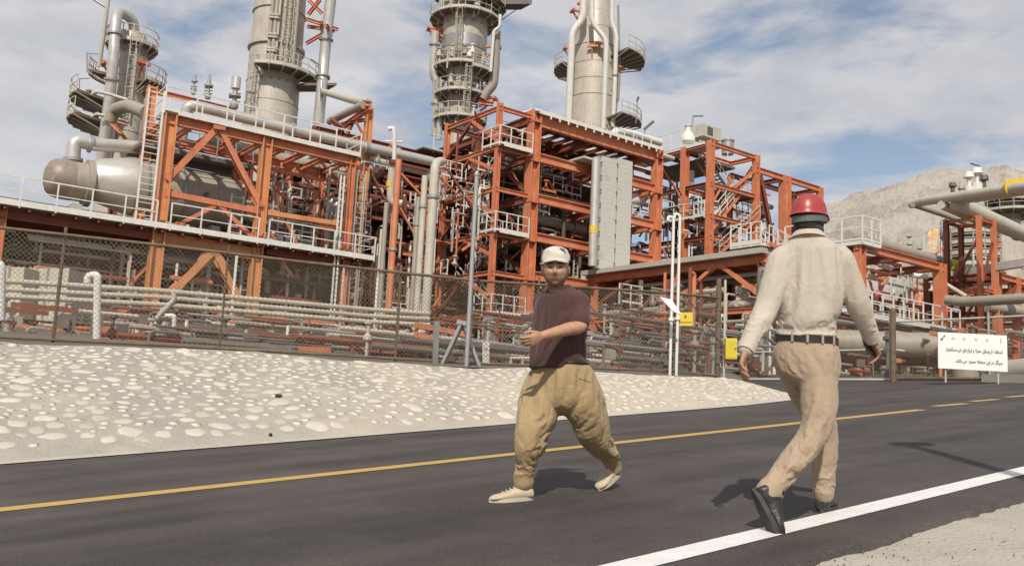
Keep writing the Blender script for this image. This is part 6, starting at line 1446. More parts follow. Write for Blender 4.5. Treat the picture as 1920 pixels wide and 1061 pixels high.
M['leather'] = mat('scuffed_black_leather', (0.024, 0.022, 0.021), 0.42, 0, 0.3, 10, col2=(0.10, 0.09, 0.08), c2pos=(0.55, 0.8), c2scale=18, bump=0.3, bscale=40)
M['blacksole'] = mat('dusty_black_sole', (0.06, 0.054, 0.048), 0.85, 0, 0.3, 20)
M['belt'] = mat('black_belt', (0.018, 0.017, 0.017), 0.45, 0, 0.2, 12)
M['helmet'] = mat('red_hard_hat_plastic', (0.36, 0.05, 0.047), 0.36, 0, 0.05, 3, col2=(0.42, 0.12, 0.105), c2pos=(0.6, 0.85), c2scale=6)
M['hair'] = mat('black_hair', (0.018, 0.013, 0.011), 0.6, 0, 0.4, 60, bump=0.6, bscale=160)
M['scarf'] = cloth('dark_check_scarf', (0.045, 0.047, 0.06), 0.9, 0.4, 90)
M['strapgrey'] = mat('grey_headband', (0.10, 0.115, 0.10), 0.6, 0, 0.1)
M['black'] = mat('black_plastic', (0.02, 0.02, 0.022), 0.4, 0, 0.1)
M['eye'] = mat('eye_white', (0.45, 0.42, 0.38), 0.3, 0, 0.05); M['iris'] = mat('dark_iris', (0.02, 0.012, 0.008), 0.2, 0, 0.05)
def skin_mat(name, col):
    m = bpy.data.materials.new(name); m.use_nodes = True; t = m.node_tree; b = t.nodes['Principled BSDF']; K = t.links.new
    at = N(t, 'ShaderNodeAttribute'); at.attribute_name = 'tone'; tc = N(t, 'ShaderNodeTexCoord')
    n = N(t, 'ShaderNodeTexNoise'); n.inputs['Scale'].default_value = 35; n.inputs['Detail'].default_value = 5; K(tc.outputs['Object'], n.inputs[0])
    r = N(t, 'ShaderNodeValToRGB'); r.color_ramp.elements[0].position = 0.3; r.color_ramp.elements[1].position = 0.7
    r.color_ramp.elements[0].color = tuple(c*0.88 for c in col)+(1,); r.color_ramp.elements[1].color = tuple(c*1.1 for c in col)+(1,); K(n.outputs[0], r.inputs[0])
    mm = N(t, 'ShaderNodeMix', data_type='RGBA', blend_type='MULTIPLY'); mm.inputs[0].default_value = 1; K(r.outputs[0], mm.inputs[6]); K(at.outputs['Color'], mm.inputs[7]); K(mm.outputs[2], b.inputs['Base Color'])
    b.inputs['Roughness'].default_value = 0.55; b.inputs['Subsurface Weight'].default_value = 0.08; b.inputs['Subsurface Radius'].default_value = (0.012, 0.005, 0.003)
    n2 = N(t, 'ShaderNodeTexNoise'); n2.inputs['Scale'].default_value = 180; K(tc.outputs['Object'], n2.inputs[0]); bp = N(t, 'ShaderNodeBump'); bp.inputs['Strength'].default_value = 0.2; bp.inputs['Distance'].default_value = 0.002; K(n2.outputs[0], bp.inputs['Height']); K(bp.outputs[0], b.inputs['Normal'])
    return m
M['skin1'] = skin_mat('tanned_skin', (0.43, 0.24, 0.15)); M['skin2'] = skin_mat('sunned_skin', (0.37, 0.20, 0.13))

def cat_rom(pts, vals, k=5):
    """smooth interpolation of points and radii"""
    P_ = [Vector(p) for p in pts]; o, r = [], []
    n = len(P_)
    for i in range(n-1):
        p0, p1, p2, p3 = P_[max(0, i-1)], P_[i], P_[i+1], P_[min(n-1, i+2)]
        v0, v1, v2, v3 = vals[max(0, i-1)], vals[i], vals[i+1], vals[min(n-1, i+2)]
        for j in range(k):
            t = j/k; f = lambda a, b, c, d: 0.5*((2*b)+(c-a)*t+(2*a-5*b+4*c-d)*t*t+(3*b-a-3*c+d)*t**3)
            o.append(Vector([f(p0[m], p1[m], p2[m], p3[m]) for m in range(3)])); r.append(tuple(f(v0[m], v1[m], v2[m], v3[m]) for m in range(len(v0))) if isinstance(v0, tuple) else f(v0, v1, v2, v3))
    o.append(P_[-1]); r.append(vals[-1]); return o, r
def limb(mb, pts, rad, n=18, k=5, cap=True):
    p, r = cat_rom(pts, rad, k)
    if cap:    # rounded ends
        d0 = (p[0]-p[1]).normalized(); d1 = (p[-1]-p[-2]).normalized()
        a = [p[0]+d0*r[0]*s for s in (0.95, 0.7, 0.35)]; ra = [r[0]*s for s in (0.25, 0.7, 0.93)]
        b = [p[-1]+d1*r[-1]*s for s in (0.35, 0.7, 0.95)]; rb = [r[-1]*s for s in (0.93, 0.7, 0.25)]
        p = a+p+b; r = ra+list(r)+rb
    return mb.tube(p, 0, n, True, 0, r)
def loft(mb, st_, n=28, k=4):
    """stations: (centre, side axis, front axis, half width, half depth, squareness)"""
    cs, vs = cat_rom([s[0] for s in st_], [tuple(s[1])+tuple(s[2])+(s[3], s[4]) for s in st_], k)
    k0 = len(mb.v)
    for c, v in zip(cs, vs):
        sx = Vector(v[0:3]).normalized(); fy = Vector(v[3:6]).normalized()
        for j in range(n):
            a = 2*math.pi*j/n; ca, sa = math.cos(a), math.sin(a); e = 0.85
            mb.v.append(tuple(c+sx*(v[6]*math.copysign(abs(ca)**e, ca))+fy*(v[7]*math.copysign(abs(sa)**e, sa))))
    m = len(cs)
    for i in range(m-1):
        for j in range(n):
            a = k0+i*n+j; b = k0+i*n+(j+1) % n; mb.f.append((a, b, b+n, a+n))
    mb.f.append(tuple(k0+j for j in range(n))[::-1]); mb.f.append(tuple(k0+(m-1)*n+j for j in range(n)))
    return mb
def ellipsoid(mb, c, ax, ay, az, n=16):
    k0 = len(mb.v); c = Vector(c)
    for i in range(1, n):
        t = math.pi*i/n
        for j in range(n):
            a = 2*math.pi*j/n; mb.v.append(tuple(c+ax*(math.sin(t)*math.cos(a))+ay*(math.sin(t)*math.sin(a))+az*math.cos(t)))
    for i in range(n-2):
        for j in range(n): a = k0+i*n+j; b = k0+i*n+(j+1) % n; mb.f.append((a, a+n, b+n, b))
    mb.v.append(tuple(c+az)); mb.v.append(tuple(c-az)); t_, b_ = len(mb.v)-2, len(mb.v)-1
    for j in range(n): mb.f.append((t_, k0+j, k0+(j+1) % n)); mb.f.append((b_, k0+(n-2)*n+(j+1) % n, k0+(n-2)*n+j))
    return mb
def fuse(mb, name, m, parent, voxel=0.008, smooth=6, fold=None, sub=False):
    org = wloc(parent)
    me = bpy.data.meshes.new('tmp'); me.from_pydata([tuple(Vector(v)-org) for v in mb.v], [], mb.f)
    o = bpy.data.objects.new('tmp', me); COL.objects.link(o)
    # consistent outward normals for every closed piece
    bm = bmesh.new(); bm.from_mesh(me); bmesh.ops.recalc_face_normals(bm, faces=bm.faces); bm.to_mesh(me); bm.free()
    r = o.modifiers.new('r', 'REMESH'); r.mode = 'VOXEL'; r.voxel_size = voxel
    s = o.modifiers.new('s', 'SMOOTH'); s.factor = 0.5; s.iterations = smooth
    dg = bpy.context.evaluated_depsgraph_get(); dg.update()
    me2 = bpy.data.meshes.new_from_object(o.evaluated_get(dg)); me2.name = name
    bpy.data.objects.remove(o)
    if fold:
        n_ = len(me2.vertices); co = np.empty(n_*3); me2.vertices.foreach_get('co', co); no = np.empty(n_*3); me2.vertex_normals.foreach_get('vector', no)
        co = co.reshape(-1, 3); no = no.reshape(-1, 3); d = np.array([fold(Vector(c)+org) for c in co]); co = co+no*d[:, None]
        me2.vertices.foreach_set('co', co.ravel())
    me2.materials.clear(); me2.materials.append(M[m])
    me2.polygons.foreach_set('use_smooth', [True]*len(me2.polygons)); me2.update()
    ob = bpy.data.objects.new(name, me2); COL.objects.link(ob); ob.parent = parent
    return ob
def ridge(p, sc, warp=0.35, seed=0.0):
    q = Vector((p.x*sc[0]+seed, p.y*sc[1], p.z*sc[2])); q = q+Vector((noise.noise(q*0.6), noise.noise(q*0.6+Vector((9, 1, 2))), noise.noise(q*0.6+Vector((3, 7, 5)))))*warp*2
    r = 1-abs(noise.noise(q))*2.2; return max(0, r)**2
def drape(mb, name, m, parent, pin, collider, grow=-0.1, voxel=0.014, frames=22, bend=0.4, smooth=3, pre=None, grav=1.0, tens=8):
    # let the cloth buckle and hang: a short cloth simulation, then keep the shape as a plain mesh
    org = wloc(parent)
    me = bpy.data.meshes.new('tmp'); me.from_pydata([tuple(Vector(v)-org) for v in mb.v], [], mb.f)
    o = bpy.data.objects.new('tmp', me); COL.objects.link(o)
    bm = bmesh.new(); bm.from_mesh(me); bmesh.ops.recalc_face_normals(bm, faces=bm.faces); bm.to_mesh(me); bm.free()
    r = o.modifiers.new('r', 'REMESH'); r.mode = 'VOXEL'; r.voxel_size = voxel
    s_ = o.modifiers.new('s', 'SMOOTH'); s_.factor = 0.5; s_.iterations = smooth
    dg = bpy.context.evaluated_depsgraph_get(); dg.update()
    me2 = bpy.data.meshes.new_from_object(o.evaluated_get(dg)); bpy.data.objects.remove(o)
    o = bpy.data.objects.new('tmp', me2); COL.objects.link(o)
    vg = o.vertex_groups.new(name='pin')
    rr = random.Random(4)
    for v in me2.vertices:
        p = v.co+org; k = pin(p)
        if k > 0: vg.add([v.index], k, 'REPLACE')
        else: v.co += v.normal*(0.0035*noise.noise(p*16)+0.001*rr.uniform(-1, 1))
    cm = bpy.data.meshes.new('col'); cm.from_pydata([tuple(Vector(v)-org) for v in collider.v], [], collider.f)
    bm = bmesh.new(); bm.from_mesh(cm); bmesh.ops.recalc_face_normals(bm, faces=bm.faces); bm.to_mesh(cm); bm.free()
    co = bpy.data.objects.new('col', cm); COL.objects.link(co); co.modifiers.new('c', 'COLLISION'); co.collision.thickness_outer = 0.004; co.collision.cloth_friction = 15
    c = o.modifiers.new('cloth', 'CLOTH'); st_ = c.settings
    st_.quality = 6; st_.mass = 0.25; st_.tension_stiffness = tens; st_.compression_stiffness = tens; st_.shear_stiffness = tens*0.5; st_.bending_stiffness = bend
    st_.shrink_min = grow; st_.shrink_max = grow; st_.vertex_group_mass = 'pin'; st_.pin_stiffness = 1.0; st_.effector_weights.gravity = grav; st_.air_damping = 3
    c.collision_settings.use_collision = True; c.collision_settings.distance_min = 0.004; c.collision_settings.use_self_collision = False; c.collision_settings.collision_quality = 2
    c.point_cache.frame_start = 1; c.point_cache.frame_end = frames+2
    for f_ in range(1, frames+1): SC.frame_set(f_)
    ss = o.modifiers.new('ss', 'SUBSURF'); ss.levels = 1; ss.render_levels = 1
    dg = bpy.context.evaluated_depsgraph_get(); dg.update()
    me3 = bpy.data.meshes.new_from_object(o.evaluated_get(dg)); me3.name = name
    bpy.data.objects.remove(o); bpy.data.objects.remove(co); SC.frame_set(1)
    for a_ in list(me3.attributes):
        pass
    me3.materials.clear(); me3.materials.append(M[m]); me3.polygons.foreach_set('use_smooth', [True]*len(me3.polygons)); me3.update()
    ob = bpy.data.objects.new(name, me3); COL.objects.link(ob); ob.parent = parent
    return ob
def surf(ob, px, py):
    org = wloc(ob); d = ray(px, py).normalized()
    ok, loc, nrm, _ = ob.ray_cast(-org, d)
    return (loc+org, nrm) if ok else (None, None)
def patch(ob, quad, m, name, nx=6, ny=5, h=0.004, parent=None):
    top = []; bot = []
    for j in range(ny):
        for i in range(nx):
            u, v = i/(nx-1), j/(ny-1)
            x = (quad[0][0]*(1-u)+quad[1][0]*u)*(1-v)+(quad[3][0]*(1-u)+quad[2][0]*u)*v; y = (quad[0][1]*(1-u)+quad[1][1]*u)*(1-v)+(quad[3][1]*(1-u)+quad[2][1]*u)*v
            p, n_ = surf(ob, x, y)
            if p is None: return None
            top.append(p+n_*h); bot.append(p-n_*0.002)
    q_ = nx*ny; fs = [(j*nx+i, j*nx+i+1, (j+1)*nx+i+1, (j+1)*nx+i) for j in range(ny-1) for i in range(nx-1)]
    edge = [i for i in range(nx)]+[(j+1)*nx-1 for j in range(1, ny)]+[(ny-1)*nx+i for i in range(nx-2, -1, -1)]+[j*nx for j in range(ny-2, 0, -1)]
    fs2_ = fs+[tuple(k+q_ for k in f[::-1]) for f in fs]+[(edge[k], edge[(k+1) % len(edge)], edge[(k+1) % len(edge)]+q_, edge[k]+q_) for k in range(len(edge))]
    o = MB().add(top+bot, fs2_).build(name, m, parent or ob.parent, True)
    return o
def head_pts(mb, c, rx, fy, uz, s=1.0, fat=1.0):
    n, m = 84, 60; k0 = len(mb.v); G = lambda x, w: math.exp(-(x/w)**2)
    for i in range(1, m):
        t = math.pi*i/m
        for j in range(n):
            a = 2*math.pi*j/n; x = math.sin(t)*math.cos(a); y = math.sin(t)*math.sin(a); z = math.cos(t)
            X, Y, Z = x*0.074*fat, y*0.094, z*0.116
            if Z < 0: X *= 1-(0.24 if fat < 1.1 else 0.17)*(-Z/0.116)**2; Y = Y*(1-0.12*(-Z/0.116)) if Y > 0 else Y*(1-0.3*(-Z/0.116))
            if y > 0:
                Y = min(Y, 0.082+0.004*math.cos(X*20)) if Z > -0.09 else Y
                Y += 0.026*G(X, 0.0115+0.006*max(0, min(1, (0.0-Z)/0.02)))*G(Z+0.022, 0.017)+0.014*G(X, 0.009)*G(Z-0.006, 0.022)
                Y -= 0.013*G(abs(X)-0.031, 0.017)*G(Z-0.012, 0.012)
                Y += 0.007*G(abs(X)-0.026, 0.022)*G(Z-0.034, 0.009)
                Y += 0.006*G(abs(X)-0.042, 0.018)*G(Z+0.018, 0.018)
                Y += 0.007*G(X, 0.022)*G(Z+0.056, 0.009)-0.006*G(X, 0.024)*G(Z+0.0545, 0.0028)-0.004*G(X, 0.02)*G(Z+0.074, 0.006)
                Y += 0.010*G(X, 0.022)*G(Z+0.097, 0.015)
            mb.v.append(tuple(c+(rx*X+fy*Y+uz*Z)*s))
    for i in range(m-2):
        for j in range(n): a = k0+i*n+j; b = k0+i*n+(j+1) % n; mb.f.append((a, a+n, b+n, b))
    mb.v.append(tuple(c+uz*0.116*s)); mb.v.append(tuple(c-uz*0.112*s)); t_, b_ = len(mb.v)-2, len(mb.v)-1
    for j in range(n): mb.f.append((t_, k0+j, k0+(j+1) % n)); mb.f.append((b_, k0+(m-2)*n+(j+1) % n, k0+(m-2)*n+j))
    for sg in (-1, 1):
        e = c+(rx*0.077*fat*sg-fy*0.008+uz*0.0)*s
        ellipsoid(mb, e, rx*sg*0.008*s+fy*-0.004*s, (fy*0.017)*s, uz*0.031*s, 10)
def hand(mb, wrist, d, nrm, thumb, L=0.185, curl=0.5, spread=0.06, curls=None):
    """d: towards the fingers; nrm: out of the palm; thumb: side the thumb is on"""
    d = d.normalized(); th = (thumb-d*thumb.dot(d)).normalized(); nr = d.cross(th).normalized()
    if nr.dot(nrm) < 0: nr = -nr
    pl = L*0.50
    loft(mb, [(wrist-d*0.02, th, nr, 0.027, 0.021, 0), (wrist+d*0.01, th, nr, 0.029, 0.019, 0), (wrist+d*pl*0.5, th, nr, 0.040, 0.017, 0), (wrist+d*pl*0.95, th, nr, 0.041, 0.013, 0), (wrist+d*pl*1.05, th, nr, 0.034, 0.009, 0)], 16, 3)
    for i, (off_, ln, r) in enumerate(((0.030, 0.40, .0088), (0.010, 0.445, .0090), (-0.010, 0.415, .0086), (-0.029, 0.33, .0076))):
        c_ = (curls[i] if curls else curl); base = wrist+d*(pl*(0.93 if i < 3 else 0.86))+th*off_; dd = (d+th*(off_*spread/0.03)).normalized()
        pts = [base-dd*0.015, base]; l = L*ln; cur = dd
        for seg, (f, kk) in enumerate(((0.45, 0.7), (0.31, 1.0), (0.24, 0.8))):
            a = c_*kk; cur = (cur*math.cos(a)+nr*math.sin(a)).normalized(); nr2 = nr
            pts.append(pts[-1]+cur*l*f); 
            nr = (nr*math.cos(a)-cur*math.sin(a)*0+nr*0).normalized() if False else nr
        limb(mb, pts, [r*1.05, r*1.05, r, r*0.92, r*0.8], 12, 3)
    tb = wrist+d*pl*0.22+th*0.026
    p1 = tb+(d*0.8+th*0.5+nr*0.25).normalized()*0.042; p2 = p1+(d*0.85+th*0.25+nr*0.35).normalized()*0.032; p3 = p2+(d*0.9-th*0.15+nr*0.35).normalized()*0.024
    limb(mb, [tb-d*0.01-th*0.012, tb, p1, p2, p3], [0.014, 0.0135, 0.011, 0.0098, 0.008], 12, 3)
def tone(ob, c, rx, fy, uz, s, beard=0.5, base=1.0):
    me = ob.data; org = wloc(ob.parent); G = lambda x, w: math.exp(-(x/w)**2)
    at = me.color_attributes.new('tone', 'FLOAT_COLOR', 'POINT'); cols = []
    for v in me.vertices:
        q = (v.co+org-c)/s; X, Y, Z = q.dot(rx), q.dot(fy), q.dot(uz); r = g = b = 1.0
        if abs(X) < 0.1 and abs(Z) < 0.13 and abs(Y) < 0.13:
            if Y > 0.03:
                br = G(abs(X)-0.030, 0.021)*G(Z-0.0335-0.10*max(0, 0.02-abs(abs(X)-0.03))*0.3, 0.0065); br = min(1, br*1.6)
                lip = min(1, 1.3*G(X, 0.021)*G(Z+0.056, 0.0075)); ln = G(X, 0.024)*G(Z+0.0545, 0.002)
                mu = G(X, 0.026)*G(Z+0.042, 0.0055)
                k = 1-0.86*br; r *= k; g *= k; b *= k
                r *= 1-0.18*lip; g *= 1-0.42*lip; b *= 1-0.36*lip; k = 1-0.6*ln; r *= k; g *= k; b *= k
                k = 1-beard*0.55*mu; r *= k; g *= k; b *= k
                e = G(abs(X)-0.031, 0.019)*G(Z-0.006, 0.012); r *= 1-0.22*e; g *= 1-0.26*e; b *= 1-0.24*e
            bd = max(0, min(1, (-Z-0.050-0.35*max(0, 0.04-abs(X)))/0.018))*(1 if Y > -0.02 else 0)
            bd = max(bd, (max(0, min(1, (0.03-Z)/0.02))*max(0, min(1, (abs(X)-0.056)/0.008)) if -0.03 < Y < 0.05 else 0))
            bd *= beard; r *= 1-bd*0.86; g *= 1-bd*0.86; b *= 1-bd*0.84
        cols += [r*base, g*base, b*base, 1.0]
    at.data.foreach_set('color', cols)
def shoe(parent, heel, fwd, up, L, W, H, m_up, m_sole, lace=None, boot=0.06):
    fwd = fwd.normalized(); sd = fwd.cross(up).normalized(); up = sd.cross(fwd).normalized(); mb = MB()
    prof = [(0.0, 0.55, 0.62), (0.06, 0.78, 0.80), (0.2, 0.80, 0.9), (0.38, 0.78, 0.86), (0.55, 0.88, 0.66), (0.7, 1.0, 0.50), (0.83, 0.98, 0.42), (0.93, 0.78, 0.34), (1.0, 0.34, 0.2)]
    st_ = []
    for x, w, h in prof: hh = H*h/2; st_.append((heel+fwd*L*x+up*(hh+0.012), sd, up, W/2*w, hh, 0))
    loft(mb, st_, 20, 3)
    loft(mb, [(heel+fwd*L*0.20+up*H*0.5, sd, fwd, W*0.36, L*0.16, 0), (heel+fwd*L*0.19+up*(H*0.9), sd, fwd, W*0.36, L*0.15, 0), (heel+fwd*L*0.17+up*(H*0.9+boot), sd, fwd, W*0.37, L*0.15, 0)], 20, 3)
    up_o = fuse(mb, 'shoe', m_up, parent, 0.006, 4)
    mb = MB(); n = 26; ring = []
    for k in range(n):
        a = 2*math.pi*k/n; x = 0.5+0.515*math.cos(a)
        w = np.interp(max(0, min(1, x)), [p[0] for p in prof], [max(0.55, p[1])*1.04 for p in prof]); y = W/2*w*math.sin(a)*(1.0 if abs(math.sin(a)) > .5 else 0.98)
        ring.append(heel+fwd*L*x+sd*y)
    vs = [p-up*0.0 for p in ring]+[p+up*0.024 for p in ring]
    mb.add(vs, [tuple(range(n))[::-1], tuple(range(n, 2*n))]+[(i, (i+1) % n, (i+1) % n+n, i+n) for i in range(n)])
    so = mb.build('sole', m_sole, up_o.parent, True); so.parent = up_o; 
    if lace:
        for k in range(4):
            x = 0.42+0.09*k; h = np.interp(x, [p[0] for p in prof], [p[2] for p in prof])*H+0.016
            l_ = MB().tube([heel+fwd*L*x-sd*W*0.26+up*h*0.9, heel+fwd*L*(x+0.02)+up*(h+0.003), heel+fwd*L*x+sd*W*0.26+up*h*0.9], 0.0045, 6).build('lace', lace, parent, True); l_.parent = up_o
    return up_o
def hv(x, y): return Vector((x, y, 0)).normalized()

def puff(s, freq, p, warp=0.9, wf=4.0, seed=0.0):
    # rounded folds with sharp valleys, fading in and out
    w = noise.noise(Vector((p.x*wf+seed, p.y*wf, p.z*wf))); m = 0.5+0.9*noise.noise(Vector((p.x*5+seed*2, p.y*5, p.z*3.5+3)))
    return (abs(math.sin(math.pi*(s*freq+warp*w)))**0.6-0.65)*max(0.05, min(1, m))

# ------------------------------------------------------------------ man in cap
p1 = thing('person', 'man in white cap, maroon polo shirt and baggy khaki trousers striding left on the road', 'person', rd(1050, 925))
F1 = hv(-0.74, -0.67); L1 = Vector((-F1.y, F1.x, 0))      # facing, his left (towards the viewer's right)
L1 = Vector((0.67, -0.74, 0))
d1 = 5.88
def q1(x, y, d=d1): return P(x, y, d)
Cc = q1(1050, 640)
hc = q1(1042, 507.5, 5.80); hs = 1.02
hf = (Vector((-0.10, -1, -0.02))).normalized(); hr = Vector((-1, 0.10, -0.03)).normalized(); hr = (hr-hf*hr.dot(hf)).normalized(); hu = hr.cross(hf).normalized()
if hu.z < 0: hu = -hu
# slight roll of the head with the picture
neck = q1(1049, 552)
shL, shR = q1(1085, 566, 5.80), q1(1016, 566, 6.02)
elL, wrL = q1(1089, 611, 5.66), q1(1019, 629, 5.50)
elR, wrR = q1(1046, 620, 6.28), q1(1078, 660, 6.36)
body = MB(); head_pts(body, hc, hr, hf, hu, hs, 1.13)
limb(body, [hc-hu*0.05-hf*0.02, hc-hu*0.10-hf*0.025, neck, neck-ZD*0.05], [0.058, 0.056, 0.064, 0.08])
st1 = [((1048, 556), .12, .07), ((1049, 572), .185, .105), ((1049, 600), .18, .12), ((1048, 640), .175, .135), ((1050, 680), .175, .135), ((1052, 710), .17, .13)]
loft(body, [(q1(*c), L1, F1, a, b, 0) for c, a, b in st1])
for sh, el, wr in ((shL, elL, wrL), (shR, elR, wrR)):
    limb(body, [sh, (sh+el)/2, el, el+(wr-el)*0.35, wr, wr+(wr-el).normalized()*0.02], [0.052, 0.05, 0.044, 0.043, 0.029, 0.026])
dL = (q1(986, 641, 5.44)-wrL)
hand(body, wrL+dL.normalized()*0.01, dL+ZD*-0.01, Vector((0.25, 0.75, -0.4)), Vector((0.0, -0.35, 1)), 0.175, 0.42, 0.05, [0.5, 0.58, 0.66, 0.72])
dR = (wrR-elR); hand(body, wrR, dR, Vector((-0.7, -0.3, 0.4)), Vector((-0.5, 0, -1)), 0.18, 0.6)
hipL, hipR = q1(1072, 712, 5.80), q1(1032, 712, 5.98)
anA, anB = q1(983, 905, 5.70), q1(1149, 880, 6.12)
knA, knB = q1(992, 822, 5.66), q1(1118, 802, 5.92)
for hp_, kn, an in ((hipR, knA, anA), (hipL, knB, anB)):
    limb(body, [hp_, (hp_+kn)/2, kn, (kn+an)/2, an, an-ZD*0.03], [0.085, 0.07, 0.045, 0.040, 0.034, 0.034])
bo = fuse(body, 'body', 'skin1', p1, 0.0038, 1); tone(bo, hc, hr, hf, hu, hs, 0.6)
for sg in (-1, 1):
    e = hc+(hr*0.031*sg+hf*0.0655+hu*0.0105)*hs
    eo = ellipsoid(MB(), e, hr*0.0145, hf*0.0105, hu*0.0068, 10).build('eye', 'eye', p1, True)
    ellipsoid(MB(), e+hf*0.0064, hr*0.0072, hf*0.005, hu*0.0066, 8).build('iris', 'iris', p1, True).parent = eo
    MB().tube([e+(hr*-0.017+hf*0.004+hu*0.002), e+(hr*-0.008+hf*0.0105+hu*0.0085), e+(hr*0.008+hf*0.0105+hu*0.0085), e+(hr*0.017+hf*0.004+hu*0.002)], 0.0022, 6, True, 0.006).build('eyelid', 'hair', p1, True).parent = eo
    MB().tube([e+hr*sg*-0.019+hf*0.014+hu*0.020, e+hr*sg*0.0+hf*0.015+hu*0.0255, e+hr*sg*0.022+hf*0.004+hu*0.018], 0.004, 6, True, 0.012).build('eyebrow', 'hair', p1, True)
# shirt
sh_ = MB()
ss1 = [((1051, 538), .078, .070), ((1051, 546), .115, .088), ((1050, 557), .178, .112), ((1050, 568), .200, .124), ((1049, 592), .207, .142), ((1048, 625), .200, .160), ((1046, 655), .198, .172), ((1048, 680), .196, .168), ((1051, 693), .190, .160)]
loft(sh_, [(q1(c[0], c[1])+F1*(0.015 if c[1] > 600 else 0), (L1+ZD*0.09), F1, a, b, 0) for c, a, b in ss1])
slv = [shL-L1*0.03, shL, (shL*0.55+elL*0.45), shL*0.18+elL*0.82]
limb(sh_, slv, [0.070, 0.072, 0.070, 0.066], 20, 5, True)
limb(sh_, [shR+L1*0.03, shR, shR*0.5+elR*0.5, shR*0.2+elR*0.8], [0.062, 0.066, 0.067, 0.064], 20, 5, True)
def fs1(p):
    return 0.007*puff(p.z+0.8*p.x, 7, p, 1.2, 3, 3)+0.003*(ridge(p, (12, 12, 14), 0.5, 8)-0.3)
cl = MB(); loft(cl, [(q1(*c), L1, F1, a, b, 0) for c, a, b in st1])
for sh, el in ((shL, elL), (shR, elR)): limb(cl, [sh, (sh+el)/2, el], [0.056, 0.054, 0.05], 14, 3)
def pin1(p):
    x, y = proj(p)
    if y < 560 or y > 688: return 1.0
    for a, b in ((shL, elL), (shR, elR)):
        t = (p-a).dot(b-a)/(b-a).length_squared
        if t > 0.70 and (p-(a+(b-a)*t)).length < 0.11: return 1.0
    return 0
drape(sh_, 'shirt', 'shirt1', p1, pin1, cl, -0.04, 0.013, 14, 0.3, grav=0.7)
# collar
mb = MB(); cc = q1(1048, 541, 5.85)
pts = []
for k in range(15):
    a = math.radians(-62+ 304*k/14-0); a = math.radians(118+304*k/14)
    d_ = F1*math.cos(a-math.radians(0))*0+0*F1
    ang = math.radians(28+304*k/14); dd = F1*math.cos(ang)+L1*math.sin(ang)
    pts.append(cc+dd*0.074+ZD*(0.012-0.035*max(0, math.cos(ang))))
mb.tube(pts, 0.0, 8, True, 0, [0.008]+[0.013]*13+[0.008]); mb.build('collar', 'shirt1', p1, True)
# trousers
tr = MB()
loft(tr, [(q1(1052, 681), L1+ZD*0.08, F1, .175, .150, 0), (q1(1052, 694), L1+ZD*0.08, F1, .195, .165, 0), (q1(1051, 720), L1, F1, .222, .185, 0), (q1(1052, 748), L1, F1, .215, .185, 0), (q1(1056, 768), L1, F1, .13, .13, 0)])
limb(tr, [q1(1025, 715, 5.93), q1(1012, 750, 5.85), q1(1010, 785, 5.76), q1(998, 828, 5.70), q1(986, 866, 5.70), q1(982, 890, 5.70), q1(982, 904, 5.70)], [0.135, 0.143, 0.128, 0.102, 0.074, 0.066, 0.068], 24)
limb(tr, [q1(1080, 712, 5.82), q1(1092, 742, 5.84), q1(1106, 778, 5.88), q1(1126, 815, 5.98), q1(1142, 850, 6.08), q1(1148, 868, 6.12), q1(1151, 878, 6.13)], [0.135, 0.146, 0.132, 0.104, 0.074, 0.060, 0.057], 24)
def ft1(p):
    x, y = proj(p); k = min(1, max(0, (y-690)/40)); lo_ = max(0, min(1, (y-840)/40))
    # hanging drapery: creases fan from the waist, gather at the cuffs
    cx = 1052; fan = (x-cx)/(60+0.55*(y-680))
    w1 = math.sin(fan*17+2.2*noise.noise(Vector((x*.02, y*.02, 1)))*2)
    a = 0.006*w1*(1-lo_)*max(0, 1-(y-690)/110)
    side = 1 if x > 1056 else -1
    drape = puff((p.x-Cc.x)*0.9+side*(p.z-Cc.z)*0.38, 8.5, p, 0.8, 3.0, 1.0)*0.017*(1-lo_)
    diag = puff((p.z-Cc.z)*0.9-side*(p.x-Cc.x)*0.9, 7.0, p, 1.0, 3.0, 5.0)*0.012*max(0, min(1, (y-730)/50))*(1-lo_)
    rings = puff((p.z-Cc.z)+side*0.25*(p.x-Cc.x), 17, p, 0.8, 5.0, 9.0)*0.014*max(lo_, 0.35*max(0, min(1, (y-790)/40)))
    return k*(a+drape+diag+rings+0.002*noise.noise(p*25))
cl = MB(); loft(cl, [(q1(1052, 690), L1, F1, .165, .14, 0), (q1(1052, 720), L1, F1, .165, .135, 0), (q1(1052, 745), L1, F1, .12, .11, 0)])
for hp_, kn, an in ((hipR, knA, anA), (hipL, knB, anB)): limb(cl, [hp_, (hp_+kn)/2, kn, (kn+an)/2, an, an-ZD*0.03], [0.095, 0.09, 0.068, 0.052, 0.045, 0.045], 16, 4)
def pin_t1(p):
    x, y = proj(p)
    if y < 692: return 1.0
    if x < 1060:
        if y > 893: return 1.0
        return 0.12*max(0, min(1, (y-828)/50))
    if y > 862 and x > 1120: return 1.0
    return 0.12*max(0, min(1, (y-812)/45))
tro1 = drape(tr, 'trousers', 'trs1', p1, pin_t1, cl, -0.075, 0.0125, 16, 0.06, 3, grav=0.14, tens=15)
# pocket flap and belt
w0 = [q1(1052, 686)+(L1*math.cos(a)*0.190+F1*math.sin(a)*0.163)+ZD*(0.022*math.cos(a)) for a in [2*math.pi*k/36 for k in range(37)]]
MB().tube(w0, 0.0, 8, True, 0, [0.010]*37).build('belt', 'belt', p1, True)
patch(tro1, [(1088, 690), (1110, 697), (1107, 716), (1085, 709)], 'trs1', 'pocket_flap', h=0.006)
